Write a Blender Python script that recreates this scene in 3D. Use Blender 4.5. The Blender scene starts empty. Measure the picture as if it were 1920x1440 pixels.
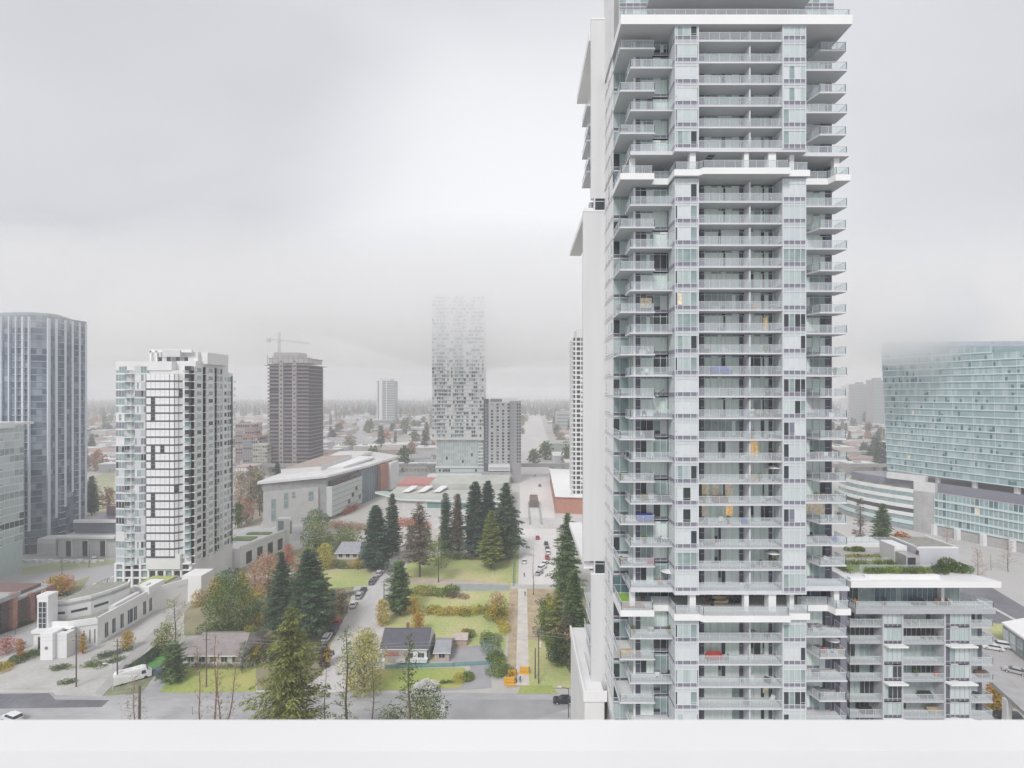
import bpy, math, random
from mathutils import Vector, noise
sc = bpy.context.scene
R = math.radians
# ---------------------------------------------------------------- camera
CX, CY, F, H = 978.0, 735.0, 960.0, 70.0      # vanishing point, focal length (photo pixels), eye height (m)
cd = bpy.data.cameras.new('camera'); cam = bpy.data.objects.new('camera', cd); sc.collection.objects.link(cam)
cam.location = (0, 0, H); cam.rotation_euler = (R(90), 0, 0)
cd.sensor_width = 36; cd.lens = 36 * F / 1920; cd.shift_x = (960 - CX) / 1920; cd.shift_y = (CY - 720) / 1920
cd.clip_start = 0.1; cd.clip_end = 20000
cd.dof.use_dof = True; cd.dof.focus_distance = 90; cd.dof.aperture_fstop = 3.4
sc.camera = cam
# ---------------------------------------------------------------- world, sun, exposure
SUN_EL, SUN_ROT = R(46), R(202)
w = bpy.data.worlds.new('World'); sc.world = w; w.use_nodes = True
nt = w.node_tree; nt.nodes.clear(); N = nt.nodes.new; L = nt.links.new
out = N('ShaderNodeOutputWorld'); bg = N('ShaderNodeBackground'); L(bg.outputs[0], out.inputs[0])
sky = N('ShaderNodeTexSky'); sky.sky_type = 'NISHITA'; sky.sun_disc = False
sky.sun_elevation = SUN_EL; sky.sun_rotation = SUN_ROT; sky.air_density = 1.0; sky.dust_density = 5.0
tc = N('ShaderNodeTexCoord')
mp = N('ShaderNodeMapping'); mp.inputs['Scale'].default_value = (1, 1, 1.9); L(tc.outputs['Generated'], mp.inputs[0])
n1 = N('ShaderNodeTexNoise'); n1.inputs['Scale'].default_value = 1.55; n1.inputs['Detail'].default_value = 5; n1.inputs['Roughness'].default_value = .45; n1.inputs['Distortion'].default_value = .35
L(mp.outputs[0], n1.inputs['Vector'])
rp = N('ShaderNodeValToRGB'); L(n1.outputs['Fac'], rp.inputs[0])
rp.color_ramp.elements[0].position = .34; rp.color_ramp.elements[0].color = (4.02, 4.05, 4.28, 1)
rp.color_ramp.elements[1].position = .66; rp.color_ramp.elements[1].color = (5.08, 5.13, 5.34, 1)
# a brighter halo is put into the sky colour, low straight ahead
sx = N('ShaderNodeSeparateXYZ'); L(tc.outputs['Generated'], sx.inputs[0])
dt = N('ShaderNodeVectorMath'); dt.operation = 'DOT_PRODUCT'; L(tc.outputs['Generated'], dt.inputs[0]); dt.inputs[1].default_value = Vector((.06, 1, .22)).normalized()
mr = N('ShaderNodeMapRange'); L(dt.outputs['Value'], mr.inputs[0]); mr.interpolation_type = 'SMOOTHSTEP'
mr.inputs[1].default_value = .85; mr.inputs[2].default_value = 1.0; mr.inputs[3].default_value = 0; mr.inputs[4].default_value = 1
mx2 = N('ShaderNodeMixRGB'); L(mr.outputs[0], mx2.inputs[0]); L(rp.outputs[0], mx2.inputs[1]); mx2.inputs[2].default_value = (6.7, 6.75, 6.9, 1)
mx = N('ShaderNodeMixRGB'); mx.inputs[0].default_value = .93; L(sky.outputs[0], mx.inputs[1]); L(mx2.outputs[0], mx.inputs[2])
L(mx.outputs[0], bg.inputs[0]); bg.inputs[1].default_value = 0.1
sd = bpy.data.lights.new('sun', 'SUN'); sd.energy = 1.5; sd.angle = R(14); sd.color = (1, .985, .965)
so = bpy.data.objects.new('sun', sd); sc.collection.objects.link(so)
so.rotation_euler = (R(90) - SUN_EL, 0, R(-22))
so.location = (0, -50, 300)
sc.view_settings.view_transform = 'Standard'; sc.view_settings.look = 'None'; sc.view_settings.exposure = 0.60; sc.view_settings.gamma = 1
cy = sc.cycles
cy.max_bounces = 10; cy.diffuse_bounces = 3; cy.glossy_bounces = 2; cy.transmission_bounces = 3; cy.volume_bounces = 8
cy.transparent_max_bounces = 24; cy.use_denoising = True; cy.caustics_reflective = False; cy.caustics_refractive = False
cy.sample_clamp_indirect = 6
try: cy.use_light_tree = False
except Exception: pass
# ---------------------------------------------------------------- helpers
def G(px, py, z=0.0):
    Y = F * (H - z) / (py - CY); return ((px - CX) * Y / F, Y)
def PX(px, Y): return (px - CX) * Y / F
def PZ(py, Y): return H + (CY - py) * Y / F
MATS = {}
def mat(name, col, rough=.8, var=.12, scale=.6, spec=.3, metal=0, bump=0, detail=4, emit=0, island=0, col2=None, stretch=None, alpha=None, speck=0, sscale=3.0):
    if name in MATS: return MATS[name]
    m = bpy.data.materials.new(name); m.use_nodes = True; t = m.node_tree; b = t.nodes['Principled BSDF']
    b.inputs['Roughness'].default_value = rough; b.inputs['Metallic'].default_value = metal
    b.inputs['Specular IOR Level'].default_value = spec
    c1 = tuple(max(0, c * (1 - var)) for c in col); c2 = tuple(min(1, c * (1 + var)) for c in col) if col2 is None else col2
    t1 = t.nodes.new('ShaderNodeTexNoise'); t1.inputs['Scale'].default_value = scale; t1.inputs['Detail'].default_value = detail
    tcn = t.nodes.new('ShaderNodeTexCoord'); mpn = t.nodes.new('ShaderNodeMapping'); t.links.new(tcn.outputs['Object'], mpn.inputs[0])
    if stretch: mpn.inputs['Scale'].default_value = stretch
    t.links.new(mpn.outputs[0], t1.inputs['Vector'])
    r = t.nodes.new('ShaderNodeValToRGB'); t.links.new(t1.outputs['Fac'], r.inputs[0])
    r.color_ramp.elements[0].position = .3; r.color_ramp.elements[0].color = (*c1, 1)
    r.color_ramp.elements[1].position = .7; r.color_ramp.elements[1].color = (*c2, 1)
    src = r.outputs[0]
    if speck:
        t2 = t.nodes.new('ShaderNodeTexNoise'); t2.inputs['Scale'].default_value = sscale; t2.inputs['Detail'].default_value = 6; t2.inputs['Roughness'].default_value = .7
        t.links.new(mpn.outputs[0], t2.inputs['Vector']); m2 = t.nodes.new('ShaderNodeMapRange'); t.links.new(t2.outputs['Fac'], m2.inputs[0])
        m2.inputs[1].default_value = .3; m2.inputs[2].default_value = .7; m2.inputs[3].default_value = 1 - speck; m2.inputs[4].default_value = 1 + speck
        h2 = t.nodes.new('ShaderNodeHueSaturation'); t.links.new(m2.outputs[0], h2.inputs['Value']); t.links.new(src, h2.inputs['Color']); src = h2.outputs[0]
    if island:
        g = t.nodes.new('ShaderNodeNewGeometry'); hv = t.nodes.new('ShaderNodeHueSaturation')
        mm = t.nodes.new('ShaderNodeMapRange'); t.links.new(g.outputs['Random Per Island'], mm.inputs[0])
        mm.inputs[3].default_value = 1 - island; mm.inputs[4].default_value = 1 + island
        t.links.new(mm.outputs[0], hv.inputs['Value']); t.links.new(src, hv.inputs['Color']); src = hv.outputs[0]
    t.links.new(src, b.inputs['Base Color'])
    if bump:
        bn = t.nodes.new('ShaderNodeBump'); bn.inputs['Strength'].default_value = bump; t.links.new(t1.outputs['Fac'], bn.inputs['Height']); t.links.new(bn.outputs[0], b.inputs['Normal'])
    if emit:
        t.links.new(src, b.inputs['Emission Color']); b.inputs['Emission Strength'].default_value = emit
    if alpha is not None:
        b.inputs['Alpha'].default_value = alpha
    MATS[name] = m; return m
def leafmat(name, col, col2, island=.35, scale=.35, trans=.25):
    if name in MATS: return MATS[name]
    m = mat(name, col, .85, 0, scale, .12, island=island, col2=col2, detail=3)
    t = m.node_tree; b = t.nodes['Principled BSDF']; o = t.nodes['Material Output']
    tr = t.nodes.new('ShaderNodeBsdfTranslucent'); mxs = t.nodes.new('ShaderNodeMixShader'); mxs.inputs[0].default_value = trans
    s = b.inputs['Base Color'].links[0].from_socket
    t.links.new(s, tr.inputs[0]); t.links.new(b.outputs[0], mxs.inputs[1]); t.links.new(tr.outputs[0], mxs.inputs[2]); t.links.new(mxs.outputs[0], o.inputs[0])
    return m
def railglass(name, col, fac, rough=.15):
    m = bpy.data.materials.new(name); m.use_nodes = True; t = m.node_tree; b = t.nodes['Principled BSDF']; o = t.nodes['Material Output']
    b.inputs['Base Color'].default_value = (*col, 1); b.inputs['Roughness'].default_value = rough
    tp = t.nodes.new('ShaderNodeBsdfTransparent'); tp.inputs[0].default_value = (.93, .96, .95, 1)
    mxs = t.nodes.new('ShaderNodeMixShader'); mxs.inputs[0].default_value = fac
    t.links.new(tp.outputs[0], mxs.inputs[1]); t.links.new(b.outputs[0], mxs.inputs[2]); t.links.new(mxs.outputs[0], o.inputs[0])
    MATS[name] = m; return m
def link(o, parent=None):
    sc.collection.objects.link(o)
    if parent is not None: o.parent = parent
    return o
def tag(o, label=None, cat=None, group=None, kind=None):
    if label: o['label'] = label
    if cat: o['category'] = cat
    if group: o['group'] = group
    if kind: o['kind'] = kind
    return o
def empty(name, loc, rz=0):
    o = bpy.data.objects.new(name, None); o.location = loc; o.rotation_euler = (0, 0, rz); link(o); return o
def thing(name, label, cat, loc=(0, 0, 0), rz=0, group=None):
    return tag(empty(name, loc, rz), label, cat, group)
class MB:
    def __init__(s): s.v = []; s.f = []; s.m = []; s.mats = []
    def mi(s, m):
        if m not in s.mats: s.mats.append(m)
        return s.mats.index(m)
    def face(s, pts, m):
        n = len(s.v); s.v += [tuple(p) for p in pts]; s.f.append(tuple(range(n, n + len(pts)))); s.m.append(s.mi(m))
    def box(s, x0, x1, y0, y1, z0, z1, m):
        n = len(s.v); k = s.mi(m)
        s.v += [(x0, y0, z0), (x1, y0, z0), (x1, y1, z0), (x0, y1, z0), (x0, y0, z1), (x1, y0, z1), (x1, y1, z1), (x0, y1, z1)]
        for q in ((0, 3, 2, 1), (4, 5, 6, 7), (0, 1, 5, 4), (1, 2, 6, 5), (2, 3, 7, 6), (3, 0, 4, 7)):
            s.f.append(tuple(n + i for i in q)); s.m.append(k)
    def prism(s, pts, z0, z1, m, mtop=None, mbot=None):
        n = len(s.v); k = s.mi(m); kt = s.mi(mtop) if mtop else k; kb = s.mi(mbot) if mbot else k; c = len(pts)
        zz0 = z0 if isinstance(z0, (list, tuple)) else [z0] * c; zz1 = z1 if isinstance(z1, (list, tuple)) else [z1] * c
        s.v += [(p[0], p[1], a) for p, a in zip(pts, zz0)] + [(p[0], p[1], a) for p, a in zip(pts, zz1)]
        s.f.append(tuple(n + i for i in reversed(range(c)))); s.m.append(kb)
        s.f.append(tuple(n + c + i for i in range(c))); s.m.append(kt)
        for i in range(c):
            j = (i + 1) % c; s.f.append((n + i, n + j, n + c + j, n + c + i)); s.m.append(k)
    def obox(s, a, b, z0, z1, o0, o1, m):
        """box along a->b, offsets o0..o1 outwards (outwards = right-hand side of a->b)"""
        dx, dy = b[0] - a[0], b[1] - a[1]; l = math.hypot(dx, dy) or 1; nx, ny = dy / l, -dx / l
        s.prism([(a[0] + nx * o1, a[1] + ny * o1), (b[0] + nx * o1, b[1] + ny * o1), (b[0] + nx * o0, b[1] + ny * o0), (a[0] + nx * o0, a[1] + ny * o0)], z0, z1, m)
    def tube(s, p, q, r0, r1, m, n=6, cap=True):
        p = Vector(p); q = Vector(q); d = q - p
        if d.length < 1e-6: return
        d.normalize(); u = d.orthogonal().normalized(); w_ = d.cross(u); b = len(s.v); k = s.mi(m)
        for c, r in ((p, r0), (q, r1)):
            for i in range(n):
                a = 2 * math.pi * i / n; s.v.append(tuple(c + u * (math.cos(a) * r) + w_ * (math.sin(a) * r)))
        for i in range(n):
            j = (i + 1) % n; s.f.append((b + i, b + j, b + n + j, b + n + i)); s.m.append(k)
        if cap:
            s.f.append(tuple(b + i for i in reversed(range(n)))); s.m.append(k); s.f.append(tuple(b + n + i for i in range(n))); s.m.append(k)
    def build(s, name, parent=None, loc=None, smooth=False):
        me = bpy.data.meshes.new(name); me.from_pydata(s.v, [], s.f)
        for m in s.mats: me.materials.append(m)
        me.polygons.foreach_set('material_index', s.m)
        if smooth: me.polygons.foreach_set('use_smooth', [True] * len(s.f))
        me.update()
        o = bpy.data.objects.new(name, me)
        if loc: o.location = loc
        return link(o, parent)
def inst(o, name, parent=None, loc=(0, 0, 0), rz=0, scale=None):
    c = o.copy(); c.name = name; c.parent = parent; c.location = loc; c.rotation_euler = (0, 0, rz)
    if scale: c.scale = scale
    link(c); return c
def mobj(me, name, parent=None, loc=(0, 0, 0), rz=0, scale=(1, 1, 1)):
    c = bpy.data.objects.new(name, me); c.location = loc; c.rotation_euler = (0, 0, rz); c.scale = scale
    return link(c, parent)
def copy_tree(root, loc, rz=0, scale=None, label=None, group=None):
    c = root.copy(); c.location = loc; c.rotation_euler = (0, 0, rz)
    if scale: c.scale = scale
    link(c)
    if label: c['label'] = label
    if group: c['group'] = group
    for ch in root.children:
        d = ch.copy(); d.parent = c; sc.collection.objects.link(d)
        for g in ch.children:
            e = g.copy(); e.parent = d; sc.collection.objects.link(e)
    return c
def lerp(a, b, t): return a + (b - a) * t
def lp(a, b, t): return (lerp(a[0], b[0], t), lerp(a[1], b[1], t))
# ---------------------------------------------------------------- materials
M = {}
M['white'] = mat('white_paint', (.80, .80, .80), .6, .03, .25)
M['offwhite'] = mat('pale_render', (.73, .73, .73), .7, .05, .2)
M['concrete'] = mat('concrete', (.60, .60, .60), .85, .07, .5, bump=.05)
M['concrete_d'] = mat('concrete_grey', (.38, .38, .38), .9, .12, .4)
M['soffit'] = mat('soffit_shaded', (.44, .455, .47), .8, .05, .3)  # undersides coloured darker than the slab edges to deepen their shade
M['slab'] = mat('balcony_slab', (.64, .645, .68), .75, .05, .5)
M['mull'] = mat('white_mullion', (.66, .67, .70), .45, .02, .5)
M['mint'] = mat('glass_mint_blind', (.42, .50, .49), .18, .10, .9, .5, stretch=(5, 5, .3))
M['mint2'] = mat('glass_pale_blind', (.52, .58, .585), .2, .06, .9, .5, stretch=(4, 4, .3))
M['pale'] = mat('glass_white_blind', (.60, .635, .65), .25, .04, .6, .5, stretch=(3, 3, .4))
M['gmid'] = mat('glass_grey', (.26, .34, .335), .12, .25, .7, .5)
M['gdark'] = mat('glass_dark', (.035, .045, .05), .06, .3, .8, .5)
M['gblue'] = mat('glass_blue', (.10, .17, .21), .1, .25, .5, .5)
M['spand'] = mat('spandrel_grey', (.20, .20, .25), .35, .06, .6, .4)
M['dpanel'] = mat('dark_panel', (.11, .11, .15), .4, .08, .6, .4)
M['warm'] = mat('lit_window', (.85, .50, .22), .4, .35, 3.2, emit=.28)
M['warm2'] = mat('lit_window_soft', (.66, .57, .42), .4, .3, 2.4, emit=.10)
M['rail'] = mat('rail_metal', (.60, .61, .64), .4, .03, 1, .5)
M['raild'] = mat('rail_metal_dark', (.34, .34, .36), .4, .05, 1, .5)
M['rglass'] = railglass('rail_glass', (.70, .73, .78), .22, .5)
M['mintr'] = mat('glass_recess_blind_lifted', (.62, .73, .68), .18, .10, .9, .5, stretch=(5, 5, .3))  # mint blind with its colour lightened to offset the balcony recess shade
M['mintr2'] = mat('glass_recess_pale_lifted', (.70, .77, .75), .2, .06, .9, .5, stretch=(4, 4, .3))  # pale blind, likewise brightened in colour against the recess shade
M['mullg'] = mat('grey_mullion', (.50, .505, .53), .5, .03, .5)
M['slabg'] = mat('grey_slab_edge', (.50, .505, .53), .7, .05, .5)
M['asph'] = mat('asphalt', (.40, .40, .41), .95, .16, .12, bump=.05, speck=.12, sscale=.7, stretch=(.35, 1, 1))
M['asph2'] = mat('asphalt_new', (.17, .17, .19), .9, .2, .12, speck=.2, sscale=.6)
M['pale_road'] = mat('pale_road', (.54, .52, .515), .95, .12, .10, speck=.08, sscale=.8, stretch=(1, .3, 1))
M['pave'] = mat('pavement', (.56, .555, .53), .9, .10, .12, speck=.08, sscale=1.0)
M['brick'] = mat('brick_red', (.30, .15, .13), .9, .18, 1.2)
M['brick2'] = mat('brick_orange', (.42, .20, .15), .9, .15, 1.2)
M['black'] = mat('black_frame', (.07, .075, .10), .5, .1, .5)
M['gravel'] = mat('roof_gravel', (.30, .30, .27), .95, .2, 1.3)
# ---------------------------------------------------------------- the near glass tower
rnd = random.Random(7)
YF = 67.4
def ZF(py): return H + (CY - py) * YF / F
T1 = thing('glass_tower', 'very tall pale glass apartment tower with stacked white balconies, nearest and tallest building', 'tower', (28, 90, 0))
def t1(o): o.parent = T1; o.matrix_parent_inverse = T1.matrix_world.inverted() if False else o.matrix_parent_inverse; o.location = Vector(o.location) - Vector((28, 90, 0)); return o
ST = 2.85
def pane(mb, x0, x1, z0, z1, m, y=0, d=.05): mb.box(x0, x1, y, y + d, z0, z1, m)
def pick(r, opts):
    t = r.random() * sum(w_ for _, w_ in opts)
    for m, w_ in opts:
        t -= w_
        if t <= 0: return m
    return opts[-1][0]
def bay_mesh(wd, cols, seed, h=ST, dark=0.0):
    """one storey of a projecting glazed bay, front + both returns; origin: front left, slab underside"""
    r = random.Random(seed); mb = MB()
    base = pick(r, [(M['mint2'], 3), (M['pale'], 3), (M['mint'], 1.5)]) if r.random() > dark else M['gmid']
    xs = [0.06 + (wd - .12) * c for c in cols]
    for i in range(len(xs) - 1):
        a, b = xs[i], xs[i + 1]
        m = base if r.random() < .82 - dark * .5 else pick(r, [(M['gmid'], 2), (M['gdark'], 1 + 6 * dark), (M['mint'], 2), (M['spand'], .6)])
        pane(mb, a, b, .72, 2.42, m); pane(mb, a + .05, b - .05, .17, .67, M['spand'], -.005)
        pane(mb, a, b, 2.46, h, M['mint2']); pane(mb, a, b, 0, .17, M['pale'])
        if r.random() < .5: mb.box(a, b, -.02, .02, .98, 1.02, M['rail'])
    if r.random() < .5 - dark * .3: mb.box(xs[0], xs[1], -.01, .0, 1.25, 1.32, M['spand'])
    for x in xs: mb.box(x - .035, x + .035, -.05, .06, 0, h, M['mull'])
    for z in (.0, .14, .69, 2.42, h - .06): mb.box(0, wd, -.06, .04, z, z + .055, M['mull'])
    for x in (0, wd - .06): mb.box(x, x + .06, -.07, .1, 0, h, M['mull'])
    # returns
    dp = 3.0
    for x in (0.0, wd):
        mb.box(x - .02 if x else x, x + .0 if x else x + .02, .1, dp, 0, h, M['offwhite'] if x else M['mint2'])
    for z in (0, .66, 2.42):
        mb.box(-.03, 0, .1, dp, z, z + .06, M['mull'])
    for y in (.8, 1.6, 2.4): mb.box(-.03, 0, y, y + .05, 0, h, M['mull'])
    mb.box(-.012, -.002, .1, dp, .1, .66, M['spand'])
    return mb
def glz_mesh(segs, seed, h, kinds, top=.28, z0=.22, frame=None):
    """balcony glazing wall; segs: list of (x0, x1, role)"""
    r = random.Random(seed); mb = MB(); fr = frame or M['mull']; zt = h - .02
    unit = pick(r, kinds)
    for (a, b, role) in segs:
        if role == 'dark': pane(mb, a, b, z0, zt, M['dpanel'], -.03); mb.box(a, b, -.05, .0, 1.5, 1.55, fr); continue
        if role == 'part': mb.box(a, b, -1.9, 0, z0, zt - .25, M['mull']); continue
        if role == 'wall': pane(mb, a, b, z0, zt, M['offwhite']); continue
        if role == 'col': mb.box(a, b, -.2, .1, 0, h, M['white']); continue
        if role == 'new': unit = pick(r, kinds); continue
        m = unit if r.random() < .85 else pick(r, [(M['gmid'], 2), (M['gdark'], 2), (M['mintr'], 3), (M['mintr2'], 2)])
        if role == 'door' and r.random() < .3: m = M['gdark']
        if m in (M['gdark'], M['gmid'], M['warm'], M['warm2']) and r.random() < .5:
            pane(mb, a, b, z0 + .9, zt - .04, m); pane(mb, a, b, z0, z0 + .9, pick(r, [(M['gmid'], 1), (M['gdark'], 1), (m, 1)]))
            if r.random() < .5: pane(mb, a, lerp(a, b, .5), z0 + .3, zt - .3, M['mintr'], -.01, .02)
        else:
            pane(mb, a, b, z0, zt - top, m); pane(mb, a, b, zt - top, zt, M['gmid'] if r.random() < .5 else m)
        mb.box(a - .025, a + .025, -.06, .02, z0, zt, fr)
        if role == 'sp': pane(mb, a + .03, b, z0, z0 + .45, M['spand'], -.02)
    x0, x1 = segs[0][0], segs[-1][1]
    mb.box(x0, x1, -.055, .01, z0, z0 + .07, fr); mb.box(x0, x1, -.055, .01, zt - top - .03, zt - top + .03, fr)
    return mb
KUP = [(M['mintr'], 5), (M['mintr2'], 4), (M['pale'], 2), (M['gmid'], 1)]
KLO = [(M['mintr'], 5), (M['mintr2'], 3.5), (M['gmid'], 2), (M['gdark'], 3), (M['pale'], .8), (M['warm2'], .12)]
# centre segs (world X 23.45..34.2 at the back plane, local origin x=23.4)
YB = 69.7
def cx(px): return PX(px, YB) - 23.4
CS = [(cx(1313), cx(1320.5), 'dark'), (cx(1320.5), cx(1333), 'g'), (cx(1333), cx(1346), 'g'), (cx(1346), cx(1352), 'g'), (cx(1352), cx(1360), 'door'),
      (cx(1360), cx(1372), 'g'), (cx(1372), cx(1386), 'g'), (cx(1386), cx(1393), 'dark'), (cx(1393.4), cx(1395.6), 'part'), (cx(1395.6), cx(1401), 'wall'), (0, 0, 'new'),
      (cx(1401), cx(1413), 'g'), (cx(1413), cx(1426), 'g'), (cx(1426), cx(1433), 'door'), (cx(1433), cx(1441), 'g'), (cx(1441), cx(1448), 'dark'), (cx(1448), cx(1455), 'wall')]
YL = 70.6
def lx(px): return PX(px, YL) - 15.4
LS = [(0, lx(1191), 'col'), (lx(1191), lx(1201), 'dark'), (lx(1201), lx(1212), 'door'), (lx(1212), lx(1225), 'g'), (0, 0, 'new'), (lx(1225), lx(1238), 'sp'), (lx(1238), lx(1250), 'sp'), (lx(1250), 4.75, 'sp')]
YR = 71.7
def rx(px): return PX(px, YR) - 37.5
RS = [(0, rx(1512), 'g'), (rx(1512), rx(1524), 'sp'), (rx(1524), rx(1536.5), 'sp'), (rx(1536.5), rx(1547), 'door'), (rx(1547), rx(1556), 'dark'), (rx(1556), rx(1558.5), 'wall')]
def glzc(seed, h, k): return glz_mesh(CS, seed, h, k)
def side_mesh(h, seed):
    """left return wall panels between the corner and the pier (faces -X), plus the glass corner"""
    mb = MB()
    # corner glass Y=74, X 13.2..15.35 ; step wall to Y=70.6
    r = random.Random(seed); m = pick(r, [(M['mint'], 4), (M['mint2'], 3), (M['gmid'], 2)])
    for a, b in ((13.24, 14.2), (14.2, 15.35)):
        pane(mb, a, b, .65, h - .3, m if r.random() < .8 else M['gdark'], 74); pane(mb, a + .04, b - .04, .2, .6, M['dpanel'], 73.98)
        pane(mb, a, b, h - .3, h, M['gmid'], 74); mb.box(a - .03, a + .03, 73.93, 74, 0, h, M['mull'])
    mb.box(13.2, 15.35, 73.93, 74.02, 0, .16, M['mull']); mb.box(13.2, 15.35, 73.93, 74.02, .6, .66, M['mull'])
    mb.box(15.34, 15.4, 70.6, 74.05, .1, h, M['mint']); mb.box(15.3, 15.34, 71.6, 71.66, .1, h, M['mull']); mb.box(15.3, 15.34, 72.7, 72.76, .1, h, M['mull'])
    return mb
def wall_mesh(h, seed):
    mb = MB(); r = random.Random(seed)
    mb.box(13.2, 13.26, 74, 81.3, 0, h, M['offwhite'])
    mb.box(13.15, 13.2, 74, 81.3, 0, .12, M['mull']); mb.box(13.16, 13.2, 74, 81.3, .2, .25, M['concrete_d'])
    for y0, y1 in ((74.3, 76), (76.5, 78.2), (78.8, 80.6)):
        if r.random() < .8: mb.box(13.17, 13.2, y0, y1, .5, .56, M['dpanel']); mb.box(13.18, 13.2, y0 + .2, y1 - .2, 1.0, h - .5, pick(r, [(M['mint2'], 2), (M['offwhite'], 3), (M['gmid'], 1)]))
        mb.box(13.16, 13.2, y1, y1 + .05, .12, h, M['mull'])
    return mb
# --- slabs and railings
def rail_path(mb, mg, pts, z, h=1.07, step=1.35, mr_=None):
    mr_ = mr_ or M['rail']
    for (a, b) in zip(pts[:-1], pts[1:]):
        mb.obox(a, b, z + h - .05, z + h, -.03, .03, mr_); mb.obox(a, b, z + .06, z + .10, -.02, .02, mr_)
        l = math.hypot(b[0] - a[0], b[1] - a[1]); n = max(1, round(l / step))
        for i in range(n + 1):
            p = lp(a, b, i / n); mb.box(p[0] - .022, p[0] + .022, p[1] - .022, p[1] + .022, z, z + h, mr_)
        for i in range(n):
            p, q = lp(a, b, (i + .03) / n), lp(a, b, (i + .97) / n)
            mg.obox(p, q, z + .12, z + h - .07, -.006, .006, M['rglass'])
def rail_mb(pts, z, h=1.07, step=1.35, mr_=None):
    a = MB(); b = MB(); rail_path(a, b, pts, z, h, step, mr_)
    n = len(a.v); 
    for v in b.v: a.v.append(v)
    k = a.mi(M['rglass'])
    for f in b.f: a.f.append(tuple(i + n for i in f)); a.m.append(k)
    return a
SL = .2
def slab_mb(poly, th=SL):
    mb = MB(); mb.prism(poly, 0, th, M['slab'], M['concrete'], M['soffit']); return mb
P_C = [(23.3, YF), (34.3, YF), (34.3, 71.0), (23.3, 71.0)]
P_LW = [(13.2, 68.8), (17.95, 68.8), (17.95, 71.5), (15.4, 71.5), (15.4, 74.0), (13.2, 74.0)]
P_LN = [(14.5, 68.4), (20.15, 68.4), (20.15, 71.5), (15.4, 71.5), (15.4, 71.8), (14.5, 71.8)]
P_RF = [(37.4, 68.9), (43.85, 68.9), (43.85, 71.72), (37.4, 71.72)]
P_RS = [(40.3, 69.2), (43.9, 69.2), (43.9, 71.72), (39.6, 71.72)]
def shared(mb, name): 
    o = mb.build(name); me = o.data; bpy.data.objects.remove(o); return me
ME = {}
def geo(key, fn):
    if key not in ME: ME[key] = shared(fn(), key if isinstance(key, str) else key[0])
    return ME[key]
RC = [(23.36, YF + .06), (34.24, YF + .06)]
R_LW = [(13.27, 73.9), (13.27, 68.87), (17.88, 68.87), (17.88, 70.5)]
R_LN = [(14.57, 71.7), (14.57, 68.47), (20.08, 68.47)]
R_RF = [(37.45, 68.97), (43.78, 68.97), (43.78, 71.65)]
R_RS = [(39.7, 71.6), (40.37, 69.27), (43.83, 69.27), (43.83, 71.65)]
KINDS = dict(C=(P_C, RC), LW=(P_LW, R_LW), LN=(P_LN, R_LN), RF=(P_RF, R_RF), RS=(P_RS, R_RS))
TP = Vector((28, 90, 0))
def put(me, name, x, y, z, parent=T1): return mobj(me, name, parent, Vector((x, y, z)) - TP)
def balcony(kind, z):
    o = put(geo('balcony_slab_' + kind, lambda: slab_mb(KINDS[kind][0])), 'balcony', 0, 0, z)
    mobj(geo('railing_' + kind, lambda: rail_mb(KINDS[kind][1], SL)), 'railing', o)
    if kind == 'C' :
        pass
    return o
levels_a = [78 + 40.6 * i for i in range(6)]                 # block above the upper ledge
levels_b = [380 + 40.6 * i for i in range(19)]               # main block
levels_c = [1205, 1248, 1290, 1331, 1373, 1415]              # block under the lower ledge
Z_TOP = 118.15
BAL = []                                                     # remember balconies for furniture
def storey(zb, zn, k, up, edge_only=False, lit=None):
    h = zn - zb; hk = round(h, 2)
    sv = rnd.randrange(6 if up else 15)
    kk = KUP if up else KLO
    put(geo(('balcony_glazing', 'c', sv, up, hk), lambda: glzc(sv * 3 + 1 + up * 50, h, kk)), 'balcony_glazing', 23.4, YB, zb)
    put(geo(('balcony_glazing', 'l', sv, up, hk), lambda: glz_mesh(LS, sv * 5 + 2 + up * 50, h, kk)), 'side_glazing', 15.4, YL, zb)
    sv2 = rnd.randrange(10)
    put(geo(('balcony_glazing', 'r', sv2, up, hk), lambda: glz_mesh(RS, sv2 * 7 + 3 + up * 50, h, kk)), 'corner_glazing', 37.5, YR, zb)
    d = 0 if up else .28
    sv = rnd.randrange(11)
    put(geo(('window', 'bl', sv, up, hk), lambda: bay_mesh(3.15, [0, .09, .33, .67, .94, 1], sv + 10 + up * 90, h, d)), 'bay_window', 20.15, 67.35, zb)
    sv = rnd.randrange(11)
    put(geo(('window', 'br', sv, up, hk), lambda: bay_mesh(3.1, [0, .03, .27, .52, .78, 1], sv + 30 + up * 90, h, d * .7)), 'window', 34.3, 67.35, zb)
    sv = rnd.randrange(4)
    put(geo(('corner', sv, hk), lambda: side_mesh(h, sv)), 'corner_window', 0, 0, zb)
    put(geo(('wallp', sv, hk), lambda: wall_mesh(h, sv)), 'side_wall_panel', 0, 0, zb)
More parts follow.
